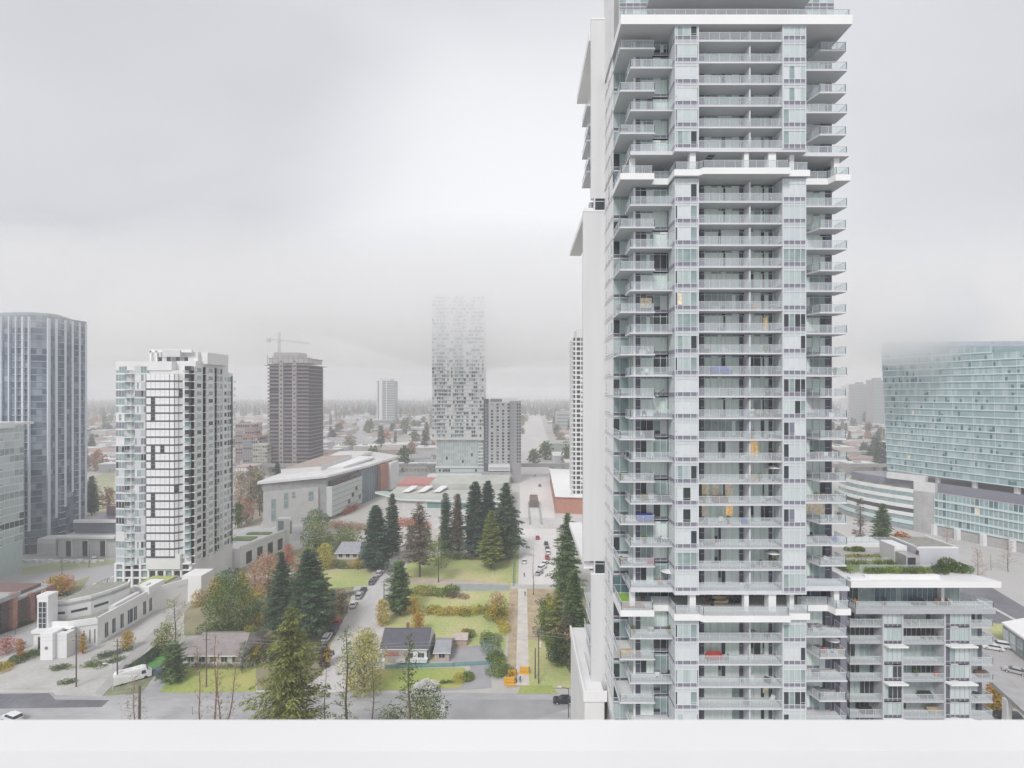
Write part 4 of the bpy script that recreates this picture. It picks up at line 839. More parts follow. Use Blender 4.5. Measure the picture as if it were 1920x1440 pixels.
OS = [(M['gdark'], 3), (M['gmid'], 3), (M['mint2'], 1)]
block('apartment_block', 'pinkish stepped apartment block left of the unfinished tower', 441, 476, 500, 38, 11, OS, mat('pink_render', (.45, .34, .33), .85, .06, .2), 11, n=8)
block('apartment_block', 'mauve mid-rise with red penthouse between the white tower and the unfinished one', 455, 486, 470, 28, 9, OS, mat('mauve_render', (.40, .36, .40), .85, .06, .2), 31, n=8, roofm=M['brick2'])
block('apartment_block', 'cream narrow block touching the foot of the unfinished tower', 474, 500, 440, 24, 8, OS, mat('cream_render', (.55, .53, .45), .85, .06, .2), 51, n=6)
block('apartment_block', 'low pink block with square windows, left of the grey civic building', 440, 472, 380, 14, 3, [(M['white'], 3), (M['gmid'], 2)], mat('pink_render2', (.50, .42, .40), .85, .06, .2), 71, n=6)
# ---------------------------------------------------------------- small distant white tower
t = Tower('distant_tower', 'slim distant white tower with a blue-grey glass centre, standing alone on the horizon', 'tower', (-270, 1045, 0))
Yd = 1034.0; da, db = PX(707, Yd), PX(740, Yd)
mb = MB(); mb.box(da, db, Yd, Yd + 25, 0, 92, M['navy2']); mb.box(da + 4, da + 28, Yd + 2, Yd + 22, 92, 97, M['offwhite']); t.mesh(mb, 'wall')
for (a, b) in ((da - .3, da + 1.5), (da + 4, da + 10.5), (da + 18.5, da + 19.8)):
    mb = MB(); mb.box(a, b, Yd - 1, Yd, 8, 94 if a > da else 90, M['white']); t.mesh(mb, 'fin')
for k in range(24):
    mb = MB(); mb.box(da + 10.5, db + .5, Yd - .5, Yd, 10 + k * 3.4, 11.2 + k * 3.4, M['offwhite']); t.mesh(mb, 'balcony')
mb = MB(); mb.box(da - 5, db + 3, Yd - 8, Yd + 10, 3, 14, M['navy3']); 
for z in (2.2, 13.4): mb.box(da - 6, db + 4, Yd - 9, Yd + 10, z, z + 1.4, M['white'])
mb.box(da - 6, da - 4.6, Yd - 9, Yd, 2, 14.6, M['white']); mb.box(db + 2.6, db + 4, Yd - 9, Yd, 2, 14.6, M['white']); t.mesh(mb, 'podium')
# ---------------------------------------------------------------- dark-windowed tower glimpsed behind the near tower
t = Tower('slim_tower', 'slim white tower with dark windows half hidden behind the white pier of the nearest tower', 'tower', (36, 305, 0))
Ys = 298.0; sa, sb = PX(1074, Ys), PX(1112, Ys)
mb = MB(); mb.box(sa, sb, Ys, Ys + 20, 0, 101, M['offwhite']); mb.box(sa + 2.4, sb, Ys, Ys + 18, 101, 106.6, M['offwhite']); t.mesh(mb, 'wall')
for k in range(36):
    z0 = 2 + k * 2.78; mb = MB(); r = random.Random(k)
    mb.box(sa + .3, sa + 1.4, Ys - .1, Ys, z0 + .5, z0 + 2.3, M['gdark']); mb.box(sa + 2.3, sa + 4.3, Ys - .1, Ys, z0 + .5, z0 + 2.3, M['gdark']); mb.box(sa + 4.9, sa + 5.8, Ys - .1, Ys, z0 + .5, z0 + (2.3 if r.random() < .6 else 1.4), M['gdark']); t.mesh(mb, 'window')
    mb = MB(); mb.box(sa - 1.0, sa + .2, Ys - .8, Ys + 4, z0 - .1, z0 + .15, M['white']); mb.box(sa - 1.0, sa - .95, Ys - .8, Ys + 4, z0 + .15, z0 + 1.0, M['rglass']); t.mesh(mb, 'balcony')
# ---------------------------------------------------------------- curved green-glass tower on the right
M['teal'] = mat('glass_teal', (.26, .365, .385), .12, .12, .3, .5); M['teal2'] = mat('glass_teal_pale', (.37, .46, .475), .15, .1, .3, .5); M['teal3'] = mat('glass_teal_dark', (.07, .14, .16), .1, .25, .5, .5); M['tealb'] = mat('teal_band', (.56, .66, .67), .4, .04, .4)
t = Tower('office_tower', 'broad curved green-glass office tower above a curved podium, right side of the view', 'tower', (215, 245, 0))
P0, P1, P2 = (197.2, 276), (221.5, 224), (240, 190)
def facade_pt(u):   # gentle curve
    a = lp(lp(P0, P1, min(1, u / .6)) if u < .6 else P1, P2, 0 if u < .6 else (u - .6) / .4); b = 3.0 * math.sin(math.pi * u); return (a[0] - b * .9, a[1] - b * .4)
NS = 12; US = [i / NS for i in range(NS + 1)]
zb0, zt0 = 28.2, 94.5; nfl = 20; fh = (zt0 - zb0) / nfl
def ztu(u): return 95 - 8.0 * u
def lean(k): return (k / nfl) * 3.6
for k in range(nfl):
    z0 = zb0 + k * fh; mbx = MB(); r = random.Random(k + 4000); d = lean(k); dk = 1.0 + 2.2 * (r.random() < .35)
    # the far corner leans outwards as it rises
    pts = [(lambda p, u: (p[0] - d * .35 * (1 - u), p[1] + d * .9 * (1 - u)))(facade_pt(u), u) for u in US]
    for i in range(NS):
        a, b = pts[i], pts[i + 1]; n = 8
        if z0 + fh > ztu(US[i + 1]) + .5: continue
        for j in range(n):
            p, q = lp(a, b, j / n), lp(a, b, (j + 1) / n)
            m = pick(r, [(M['teal'], 6), (M['teal2'], 3.5), (M['teal3'], .9 * dk)])
            if m is M['teal3']: mbx.obox(p, q, z0 + .2, z0 + lerp(1.2, fh - .5, r.random()), 0, .04, m); mbx.obox(p, q, z0 + 1.2, z0 + fh, -.02, .02, M['teal'])
            else: mbx.obox(p, q, z0 + .2, z0 + fh, 0, .03, m)
            mbx.obox(p, lp(a, b, (j + (.12 if j == 0 else .05)) / n), z0, z0 + fh, 0, .05, M['tealb'] if j == 0 else M['teal2'])
            if k in (2, 9) and r.random() < .02: mbx.obox(p, q, z0 + .6, z0 + 2.2, .03, .06, M['warm2'])
        mbx.obox(a, b, z0, z0 + .48, 0, .45, M['tealb'])
    t.mesh(mbx, 'window')
mb = MB(); pts = [facade_pt(u) for u in US]; body = [(p[0] + .4, p[1] + .3) for p in pts] + [(275, 190), (275, 276)]
bt = [(p[0] + .4 - 3.6 * .35 * (1 - u), p[1] + .3 + 3.6 * .9 * (1 - u)) for p, u in zip(pts, US)] + [(275, 190), (275, 282)]
n = len(body); k_ = mb.mi(M['teal']); mb.v += [(p[0], p[1], zb0) for p in body] + [(p[0], p[1], ztu(u)) for p, u in zip(bt, US + [1, .2])]
for i in range(n): j = (i + 1) % n; mb.f.append((i, j, n + j, n + i)); mb.m.append(k_)
mb.f.append(tuple(range(n, 2 * n))); mb.m.append(k_); mb.f.append(tuple(reversed(range(n)))); mb.m.append(k_)
t.mesh(mb, 'wall')
mb = MB()
for i in range(NS):
    a, b = bt[i], bt[i + 1]; a2 = (a[0] + 3, a[1] + 2); b2 = (b[0] + 3, b[1] + 2)
    zz = lambda u: ztu(u) + 2.4
    mb.face([(a[0], a[1], ztu(US[i])), (b[0], b[1], ztu(US[i + 1])), (b2[0], b2[1], zz(US[i + 1])), (a2[0], a2[1], zz(US[i]))], M['navy3'])
    if i < 9: continue
    if i % 2 == 0: mb.obox(a2, (a2[0] + .4, a2[1] - .6), zz(US[i]), zz(US[i]) + 2.6, 0, .3, M['concrete_d'])
    mb.tube((a2[0], a2[1], zz(US[i]) + 2.5), (b2[0], b2[1], zz(US[i + 1]) + 2.5), .13, .13, M['concrete_d'], 5)
mb.face([(p[0] + 3, p[1] + 2, zz(u)) for p, u in zip(bt[:-2], US)] + [(272, 192, zz(1)), (272, 280, zz(.2))], M['navy3'])
t.mesh(mb, 'roof')
# podium
pod = [(186, 300), (184.5, 290), (185.5, 281), (188.5, 273), (193, 264.5), (197.5, 258)]
def pstrip(pts, z0, z1, o0, o1, m):
    mb = MB()
    for a, b in zip(pts[:-1], pts[1:]): mb.obox(a, b, z0, z1, o0, o1, m)
    return mb
rest = [(202.5, 251), (209, 238.5), (216, 225), (223, 211), (230, 197)]
mb = MB(); mb.prism(pod + [(199.5, 254)] + rest + [(270, 190), (270, 300)], 0, 20.5, MATS['concrete_grey']); mb.prism([(p[0] + 3, p[1] + 1) for p in pod[1:] + rest] + [(262, 200), (262, 296)], 20.5, 25, MATS['spandrel_grey']); t.mesh(mb, 'podium_wall')
for k in range(5):
    z0 = 1 + k * 4.0
    mb = pstrip(pod, z0 + 2.2, z0 + 4.0, 0, .9 - .1 * k, MATS['pale_render'] if k else M['tealb'])
    for a, b in zip(pod[:-1], pod[1:]): mb.obox(a, b, z0, z0 + 2.2, 0, .3, M['gmid'] if k != 2 else M['gdark'])
    if k >= 2:
        for a, b in zip(pod[:-1], pod[1:]): mb.obox(lp(a, b, .2), lp(a, b, .8), z0 + 4.0, z0 + 4.5, -.6, 0, MATS['roof_turf'])
    t.mesh(mb, 'terrace_window')
mb = MB(); mb.prism([(197.5, 258), (202.5, 251), (206, 253), (201, 260)], 0, 25, M['concrete'])
for i in range(5): a = lp((197.5, 258), (202.5, 251), .5); mb.obox((a[0] - .6, a[1] + .8), (a[0] + .6, a[1] - .8), 4 + i * 4, 4.4 + i * 4, 0, .12, M['gdark'])
mb.prism([(191, 268), (201, 255), (204, 257), (194, 271)], 25, 27.8, M['concrete']); t.mesh(mb, 'lift_shaft')
for k in range(4):
    z0 = 5 + k * 3.9; mbx = MB(); r = random.Random(k + 60)
    for a, b in zip(rest[:-1], rest[1:]):
        for j in range(9):
            p, q = lp(a, b, j / 9), lp(a, b, (j + 1) / 9)
            mbx.obox(p, q, z0 + .9, z0 + 3.9, 0, .15, pick(r, [(M['teal'], 3), (M['gmid'], 3), (M['teal3'], 1.4), (M['warm2'], .15 if k in (1, 2, 3) else 0)])); mbx.obox(p, lp(a, b, (j + .12) / 9), z0, z0 + 3.9, 0, .25, M['tealb'])
        mbx.obox(a, b, z0, z0 + .9, 0, .6, M['tealb'])
    t.mesh(mbx, 'podium_window')
for i in range(7):
    f = i / 6 * 3.99; a = lp(rest[int(f)], rest[int(f) + 1], f - int(f)); mb = MB(); mb.box(a[0] - 1.4, a[0] + .4, a[1] - 1.2, a[1] + .6, 0, 5, M['offwhite']); t.mesh(mb, 'pillar')
for i in range(5):
    mb = MB(); u = .25 + i * .16; p = facade_pt(u); mb.prism([(p[0] + 1, p[1]), (p[0] + 2.2, p[1]), (p[0] + 2.2, p[1] + 2), (p[0] + 1, p[1] + 2)], 25, 28.2, M['offwhite']); t.mesh(mb, 'pillar')
# ---------------------------------------------------------------- mid-rise with the roof garden, lower right
YA = 77.5
def XA(px, y=YA): return PX(px, y)
def ZA(py, y=YA): return PZ(py, y)
t = Tower('garden_block', 'grey mid-rise apartment block topped by a planted roof garden, right of the nearest tower', 'apartment block', (60, 85, 0))
ax0, ax1 = XA(1590), XA(1812)
zr = ZA(1084)          # roof deck height
mb = MB(); mb.box(ax0 + .2, ax1 - .2, YA + 2.6, 99, 0, zr - 1.4, M['concrete_d']); t.mesh(mb, 'wall')
mb = MB(); mb.prism([(XA(1586), YA - 1.2), (ax1 + 4.2, YA - 1.2), (ax1 + .6, 84.5), (ax1 + .6, 100), (XA(1586), 100)], zr - 1.0, zr - .1, M['white'], M['offwhite'], M['soffit'])
mb.prism([(XA(1620), YA - .2), (XA(1760), YA - .2), (XA(1760), YA + .3), (XA(1620), YA + .3)], zr - .1, zr + .5, M['white']); mb.box(XA(1590), XA(1620), YA - .6, YA + .2, zr - .1, zr + .25, M['white']); t.mesh(mb, 'roof')
# storeys
slabs_px = [1142, 1177, 1208, 1247, 1278, 1317, 1347, 1386, 1416]
seg = [(1594, 1653, 'bal'), (1655, 1690, 'bay'), (1692, 1770, 'bal'), (1772, 1818, 'bay'), (1820, 1845, 'cor')]
M['dw'] = M['dpanel']
ztop_ = zr - 1.0
for k, py in enumerate(slabs_px):
    zf = ZA(py); h = ztop_ - zf; hh = h - .2
    r = random.Random(k + 700)
    def glass(x0, x1, y, n, opts, name, sp=0):
        mb = MB(); cur = pick(r, opts)
        for i in range(n):
            a, b = lerp(x0, x1, i / n), lerp(x0, x1, (i + 1) / n)
            if r.random() < .35: cur = pick(r, opts)
            mb.box(a, b, y, y + .06, zf + .2 + sp, ztop_, cur); mb.box(a - .03, a + .03, y - .06, y, zf + .2, ztop_, M['mullg'])
            if sp: mb.box(a + .05, b - .05, y - .01, y + .06, zf + .22, zf + .2 + sp - .05, M['dw'])
        mb.box(x0, x1, y - .06, y, ztop_ - .12, ztop_ - .05, M['mullg'])
        if sp: mb.box(x0, x1, y - .07, y, zf + .16 + sp, zf + .22 + sp, M['mullg'])
        return t.mesh(mb, name)
    if k == 0:
        glass(ax0 + .3, XA(1690, YA + 2), YA + 2, 11, [(M['gmid'], 3), (M['gblue'], 3), (M['gdark'], 2), (M['mint'], 1)], 'penthouse_window'); glass(XA(1691, YA + 2), XA(1757, YA + 2), YA + 2, 7, [(M['gmid'], 2), (M['gblue'], 4), (M['mint'], 2)], 'penthouse_window'); glass(XA(1763, YA + 1.6), XA(1798, YA + 1.6), YA + 1.6, 4, [(M['gblue'], 2), (M['gmid'], 1)], 'penthouse_window')
        mb = MB(); mb.box(XA(1798, YA + 1.6), ax1 + .3, YA + 1.5, YA + 6, zf, ztop_, M['offwhite']); t.mesh(mb, 'wall_panel'); mb = MB(); mb.box(XA(1757, YA + 2), XA(1763, YA + 2), YA + 1.2, YA + 3, zf, ztop_, M['offwhite']); t.mesh(mb, 'wall_panel')
        mb = MB(); mb.prism([(XA(1600), YA - .6), (ax1 + 3.9, YA - .6), (ax1 + .4, 84), (XA(1594), 84)], 0, .75, mat('grey_fascia', (.42, .43, .47), .7, .05, .4), M['concrete']); o = t.mesh(mb, 'terrace'); o.location.z += zf - .5
        rr = rail_mb([(XA(1600), YA + 2), (XA(1601), YA - .4), (ax1 + 3.7, YA - .4), (ax1 + .4, 84)], .75).build('railing', o)
    else:
        glass(XA(1594, YA + 1.9), XA(1656, YA + 1.9), YA + 1.9, 7, [(M['mint'], 3), (M['gmid'], 3), (M['gdark'], 3)], 'sliding_window')
        glass(XA(1690, YA + 1.9), XA(1772, YA + 1.9), YA + 1.9, 9, [(M['mint'], 3), (M['gmid'], 3), (M['gdark'], 3)], 'sliding_window')
        glass(XA(1656, YA), XA(1691, YA), YA, 4, [(M['mint'], 5), (M['mint2'], 3), (M['gmid'], 1.6), (M['gdark'], .7)], 'bay_window', .42)
        glass(XA(1772, YA), XA(1818, YA), YA, 5, [(M['mint'], 5), (M['mint2'], 3), (M['gmid'], .8)], 'bay_window', .42)
        glass(XA(1820, YA + 1.5), XA(1836, YA + 1.5), YA + 1.5, 2, [(M['mint'], 3), (M['gdark'], 2)], 'corner_window')
        for (a, b) in ((1646, 1655), (1760, 1770), (1773, 1781), (1834, 1841)):
            mb = MB(); y = YA + 1.84 if a != 1773 else YA - .03; y = YA + 1.4 if a == 1834 else y; mb.box(XA(a, y), XA(b, y), y, y + .05, zf + .2, ztop_, M['dw']); t.mesh(mb, 'dark_panel')
        for px in (1655.5, 1691.5, 1771, 1818.5):
            mb = MB(); mb.box(XA(px) - .12, XA(px) + .12, YA - .1, YA + 1.9, zf, ztop_, M['slabg']); t.mesh(mb, 'fin_wall')
        fm = M['slabg'] if k % 2 else MATS['grey_fascia']
        for kind, (p0, p1, extra) in dict(a=(1594, 1654, 0), b=(1693, 1770, 0), c=(1819.5, 1860, 1)).items():
            mb = MB(); x0, x1 = XA(p0), XA(p1)
            if kind == 'c': poly = [(x0, YA - .2), (x1, YA - .2), (x1 - .2, YA + 4), (x0, YA + 4)]
            elif kind == 'a': poly = [(x0, YA + .1), (x1, YA + .1), (x1, YA + 2), (x0 - .0, YA + 2)]
            else: poly = [(x0, YA - .1), (x1, YA - .1), (x1, YA + 2), (x0, YA + 2)]
            mb.prism(poly, 0, .2 + (.14 if fm is not M['slabg'] else 0), fm, M['concrete'], M['soffit']); o = t.mesh(mb, 'balcony'); o.location.z += zf
            pp = [poly[0], poly[1]] + ([poly[2]] if kind == 'c' else [])
            if kind == 'a': pp = [poly[3]] + pp
            rail_mb([(p[0], p[1] + .06) for p in pp], .2).build('railing', o)
        if k % 2 == 0:
            for (a, b) in ((1654, 1695), (1770, 1824)):
                mb = MB(); mb.prism([(XA(a), YA - .05), (XA(b - 4), YA - .05), (XA(b), YA - 1.0), (XA(a + 4), YA - 1.0)], zf - .12, zf + .12, M['white']); t.mesh(mb, 'canopy_slab')
    ztop_ = zf
mb = MB(); mb.box(ax0, ax1 + .5, YA, 99, 0, ztop_, M['concrete_d']); t.mesh(mb, 'base_storey')
# link wall between the towers (grey flank seen under the open balconies)
mb = MB(); mb.box(ax0 - .9, ax0 + .1, YA + .4, 90, 0, zr - 2, MATS['spandrel_grey']); t.mesh(mb, 'flank_wall')
# roof garden objects
def ZR(py, y): return zr
def RY(py): return F * (zr - H) / (CY - py)       # depth of a photo row on the roof deck
mb = MB(); 
def rbox(px0, px1, py0, py1, h, m, mb=mb, z=0):
    y0, y1 = RY(py0), RY(py1); mb.box(PX(px0, y0), PX(px1, y0), y0, y1, zr - .1 + z, zr + h, m)
rbox(1596, 1790, 1074, 1026, .02, mat('roof_deck', (.42, .41, .40), .9, .08, .4)); rbox(1596, 1745, 1058, 1050, .06, M['pave']); rbox(1600, 1700, 1072, 1060, .03, M['turf'])
t.mesh(mb, 'roof_deck')
mb = MB(); y = RY(1026); mb.box(PX(1588, y), PX(1708, y), y, y + .4, zr - .1, zr + .7, M['white']); mb.box(PX(1588, y), PX(1720, y), y + 1.6, y + 1.9, zr - .1, zr + .5, M['white']); t.mesh(mb, 'roof_parapet')
# stair and plant house
pb = Tower('roof_house', 'pale plant house with a gravel top standing on the roof garden', 'roof house', (66, 84, zr))
y0 = RY(1066); xh0, xh1 = PX(1719, y0), PX(1797, y0)
mb = MB(); hz = PZ(1028, y0); mb.prism([(xh0, y0), (xh1, y0), (xh1, y0 + 6.5), (xh0 + .2, y0 + 6.5)], zr, hz, mat('plant_grey', (.55, .56, .60), .7, .04, .3), M['gravel'])
for a, b in (((xh0, y0), (xh1, y0)), ((xh1, y0), (xh1, y0 + 6.5)), ((xh0 + .3, y0 + 6.5), (xh0 + .1, y0))): mb.obox(a, b, hz, hz + .22, -.2, .03, M['white'])
pb.mesh(mb, 'wall')
mb = MB(); x = PX(1690, y0); mb.box(x, xh0 - .4, y0 + 1.5, y0 + 5, zr, hz - .1, M['offwhite']); mb.box(xh0 - 2.4, xh0 - .2, y0 - .9, y0 + 1.5, zr, hz - .9, mat('metal_panel', (.50, .49, .50), .3, .1, 1, .5, .4)); mb.box(x + .2, xh0 - .6, y0 + 1.44, y0 + 1.5, hz - .8, hz - .3, M['white']); pb.mesh(mb, 'annex')
mb = MB(); mb.box(xh0 - 2.1, xh0 - .9, y0 - .95, y0 - .9, zr + .5, hz - 1.2, M['gdark']); pb.mesh(mb, 'doorway')
mb = MB(); mb.box(xh0 - .12, xh0 + .12, y0 - .3, y0, zr - .4, hz - .3, mat('brown_pipe', (.16, .10, .09), .7)); pb.mesh(mb, 'drain_pipe')
def rail_thing(label, pts, z, mr_=None, step=1.35):
    o = rail_mb(pts, z, 1.07, step, mr_).build('guard_rail'); tag(o, label, 'railing'); return o
y = RY(1058); rail_thing('pale yellow-green railing across the middle of the roof garden', [(PX(1588, y), y), (PX(1702, y), y)], zr, mat('rail_green', (.55, .60, .45), .5))
y = RY(1072); rail_thing('glass guard rail above the front roof hedge, turning back at its right end', [(PX(1612, y), y), (PX(1756, y), y), (PX(1735, RY(1060)), RY(1060))], zr)
y = RY(1024); rail_thing('thin railing along the back parapet of the roof garden', [(PX(1588, y), y), (PX(1700, y), y)], zr + .6)
# ---------------------------------------------------------------- vegetation
L_ = dict(
 dark=leafmat('needles_dark', (0.036, 0.069, 0.045), (0.132, 0.215, 0.117), island=.6),
 teal=leafmat('needles_teal', (0.029, 0.065, 0.053), (0.122, 0.202, 0.152), island=.6),
 mid=leafmat('needles_mid', (0.059, 0.106, 0.045), (0.203, 0.302, 0.117), island=.6),
 bright=leafmat('needles_bright', (0.129, 0.172, 0.037), (0.338, 0.394, 0.105), island=.5),
 olive=leafmat('needles_olive', (0.099, 0.125, 0.033), (0.342, 0.360, 0.117), island=.5),
 brown=leafmat('needles_brown', (0.112, 0.094, 0.069), (0.270, 0.225, 0.169)),
 blue=leafmat('needles_blue', (.20, .25, .20), (.38, .43, .36)),
 orange=leafmat('leaves_orange', (0.500, 0.200, 0.036), (0.620, 0.330, 0.072)),
 gold=leafmat('leaves_gold', (0.480, 0.320, 0.036), (0.620, 0.460, 0.086)),
 yellow=leafmat('leaves_yellow', (0.500, 0.440, 0.072), (0.600, 0.550, 0.158)),
 salmon=leafmat('leaves_salmon', (.48, .27, .18), (.60, .40, .28)),
 red=leafmat('leaves_red', (.45, .11, .08), (.60, .22, .15)),
 green=leafmat('leaves_green', (0.088, 0.146, 0.032), (0.293, 0.383, 0.097), island=.5),
 leafy=leafmat('leaves_darkgreen', (0.051, 0.095, 0.026), (0.180, 0.248, 0.073), island=.5),
 tan=leafmat('leaves_tan', (.36, .30, .20), (.50, .42, .30)),
 pale=leafmat('leaves_pale', (0.340, 0.350, 0.130), (0.500, 0.500, 0.202)),
)
M['bark'] = mat('bark', (.14, .11, .09), .95, .25, 2); M['barkp'] = mat('bark_pale', (.28, .24, .20), .95, .2, 2)
def rv(r): return Vector((r.gauss(0, 1), r.gauss(0, 1), r.gauss(0, 1))).normalized()
def leaf(mb, c, d, n_, l, w_, m):
    s = d.cross(n_); s = (s.normalized() if s.length > 1e-4 else Vector((1, 0, 0))) * (w_ * .5)
    mb.face([c - s * .6, c + s * .6, c + d * l * .6 + s, c + d * l, c + d * l * .6 - s], m) if l > .9 else mb.face([c - s, c + s, c + d * l], m)
def conifer(seed, h, rad, m, dens=1.0, spray=.9, bare=.08, droop=.35, irreg=.25, power=.9, sparse=0, crown_top=1.0, gap=None):
    """returns crown mesh, trunk mesh; origin at the foot"""
    r = random.Random(seed); cr = MB(); tr = MB()
    tr.tube((0, 0, 0), (0, 0, h * .5), h * .013 + .06, h * .009 + .04, M['bark'], 7); tr.tube((0, 0, h * .5), (0, 0, h), h * .009 + .04, .02, M['bark'], 6)
    nb = int(h * 7 * dens); sides = [r.uniform(.75, 1.2) for _ in range(9)]
    for i in range(nb):
        t_ = (i + r.random()) / nb; z = h * (bare + (1 - bare) * t_)
        ang = i * 2.399 + r.uniform(-.4, .4); prof = (1 - t_) ** power * min(1, .45 + t_ * 4.5)
        L0 = rad * prof * r.uniform(1 - irreg * 1.6, 1 + irreg) * sides[int((ang % 6.283) / 6.283 * 8.99)] + .25
        if r.random() < sparse: continue
        up = lerp(.10, .55, t_) - droop * .3
        d = Vector((math.cos(ang), math.sin(ang), up)).normalized()
        p0 = Vector((0, 0, z)); ns = max(3, int(L0 / spray * 2.6 * dens ** .5))
        if L0 > 1.2: tr.tube(p0, p0 + d * L0 * .8 + Vector((0, 0, -droop * L0 * .22)), .035 + .006 * L0, .012, M['bark'], 3, False)
        for j in range(ns):
            u = (j + .6 + r.uniform(-.3, .3)) / ns
            c0 = p0 + d * (L0 * u) + Vector((0, 0, -droop * L0 * .35 * u * u))
            fan = L0 * .24 * math.sin(math.pi * min(1, u * .9 + .08))
            for sgn in ((-1, 1, 0) if L0 < 2 else (-1, 1, -2, 2, 0)):
                if sgn == 0 and r.random() < .4: continue
                side = Vector((-d.y, d.x, 0)) * (1 if sgn > 0 else (-1 if sgn < 0 else 0))
                c = c0 + side * (fan * r.uniform(.55, 1.1) if abs(sgn) == 2 else fan * r.uniform(0, .4))
                dd = (d * r.uniform(.5, 1) + side * r.uniform(.5, 1.1) + Vector((0, 0, -r.uniform(.1, .5) * (1 + droop)))).normalized()
                leaf(cr, c + rv(r) * .08, dd, (Vector((0, 0, 1)) + rv(r) * .5), spray * r.uniform(.6, 1.25) * (1.15 - .45 * u), spray * .36, m)
    return cr, tr
def blob(seed, cl, n, size, m, shell=.55, flat=.0):
    """leaf faces scattered through ellipsoid clumps (x,y,z,rx,ry,rz)"""
    r = random.Random(seed); mb = MB(); ms = m if isinstance(m, list) else [m]; vol = [c[3] * c[4] * c[5] for c in cl]; tv = sum(v ** .7 for v in vol)
    for c, v in zip(cl, vol):
        k = int(n * v ** .7 / tv); mm = ms[r.randrange(len(ms))]
        for _ in range(k):
            d = rv(r); q = r.random() ** (1 / 3) if r.random() > shell else r.uniform(.8, 1.06)
            p = Vector((c[0] + d.x * c[3] * q, c[1] + d.y * c[4] * q, c[2] + d.z * c[5] * q))
            if p.z < .05: continue
            dd = (d * .5 + rv(r)).normalized(); leaf(mb, p, dd, rv(r), size * r.uniform(.6, 1.3), size * .7, mm)
    return mb
def deciduous(seed, h, rad, m, n=2600, size=.42, trunk=.25, nclump=16, col=False, asp=1.0):
    r = random.Random(seed); cl = []; tr = MB(); z0 = h * trunk
    tr.tube((0, 0, 0), (0, 0, h * .55), .08 + h * .012, .06 + h * .005, M['bark'], 6)
    for i in range(nclump):
        a = i * 2.4 + r.uniform(-.3, .3); t_ = (i + .5) / nclump; z = lerp(z0, h * .93, t_); pr = (math.sin(math.pi * min(.97, .12 + t_ * .85)) ** (.35 if col else .8)); q = rad * pr * r.uniform(.35, .8)
        c = Vector((math.cos(a) * q, math.sin(a) * q, z)); s = rad * r.uniform(.28, .5) * (.75 if col else 1)
        cl.append((c.x, c.y, c.z, s, s, s * .8)); tr.tube((0, 0, max(h * .15, z - rad * .6)), tuple(c), .05 + h * .003, .02, M['bark'], 4, False)
    cl.append((0, 0, lerp(z0, h, .5), rad * .45, rad * .45, (h - z0) * .40))
    return blob(seed, cl, n, size, m), tr
def baretree(seed, h, spread=.2, n=26, m=None, leaves=None, nl=0, up=.9, lean=(0, 0), thick=1.0, low=.1):
    r = random.Random(seed); tr = MB(); m = m or M['bark']; lf = MB(); pts = []
    def P(z): return Vector((lean[0] * z / h + .15 * math.sin(z * .5 + seed), lean[1] * z / h + .12 * math.cos(z * .4 + seed), z))
    k = 8
    for i in range(k): tr.tube(P(h * i / k), P(h * (i + 1) / k), thick * (.16 * (1 - i / k) + .03) * h / 18, thick * (.16 * (1 - (i + 1) / k) + .03) * h / 18, m, 6, False)
    for i in range(n):
        t_ = low + (1 - low) * (i + r.random()) / n; p = P(h * t_); a = i * 2.4 + r.random(); l = h * spread * (1 - t_ * .7) * r.uniform(.5, 1.2)
        d = Vector((math.cos(a), math.sin(a), up * r.uniform(.4, 1.2))).normalized(); q = p + d * l * .55; e = q + (d + rv(r) * .4 + Vector((0, 0, .1))).normalized() * l * .5
        tr.tube(p, q, .035 * thick, .022 * thick, m, 3, False); tr.tube(q, e, .022 * thick, .01 * thick, m, 3, False); pts += [q, e]
        for _ in range(3):
            f = p.lerp(e, r.uniform(.3, 1)); g = f + (d + rv(r) * .8).normalized() * l * .35; tr.tube(f, g, .016 * thick, .007 * thick, m, 3, False); pts.append(g)
    if leaves:
        for _ in range(nl):
            c = pts[r.randrange(len(pts))] + rv(r) * .5 * r.random(); leaf(lf, c, rv(r), rv(r), .32, .22, leaves)
    return (lf if leaves else None), tr
def place(name, label, cat, x, y, mesh_pair, group=None, z=0, rz=0, sc_=1.0):
    o = thing(name, label, cat, (x, y, z), rz, group)
    cr, tr = mesh_pair
    if cr is not None: (cr.build('crown', o) if isinstance(cr, MB) else mobj(cr, 'crown', o))
    if tr is not None: (tr.build('trunk', o) if isinstance(tr, MB) else mobj(tr, 'trunk', o))
    if sc_ != 1.0: o.scale = (sc_,) * 3
    return o
def ptree(label, px, pyb, pyt, wpx, kind='c', m='dark', name=None, cat='tree', group=None, Y=None, seed=None, **k):
    """tree whose foot stands where photo row pyb meets the ground (or at depth Y)"""
    x, y = G(px, pyb) if Y is None else (PX(px, Y), Y)
    zt = PZ(pyt, y); rad = wpx * (.57 if kind == 'c' else .53) * y / F; seed = seed if seed is not None else int(px * 7 + pyt)
    if kind == 'c': pr = conifer(seed, zt, rad, L_[m], **k); nm = name or 'conifer'
    elif kind == 'd': pr = deciduous(seed, zt, rad, L_[m] if isinstance(m, str) else [L_[a] for a in m], **k); nm = name or 'broadleaf_tree'
    else: pr = baretree(seed, zt, leaves=L_[m] if m else None, **k); nm = name or 'bare_tree'
    return place(nm, label, cat, x, y, pr, group)
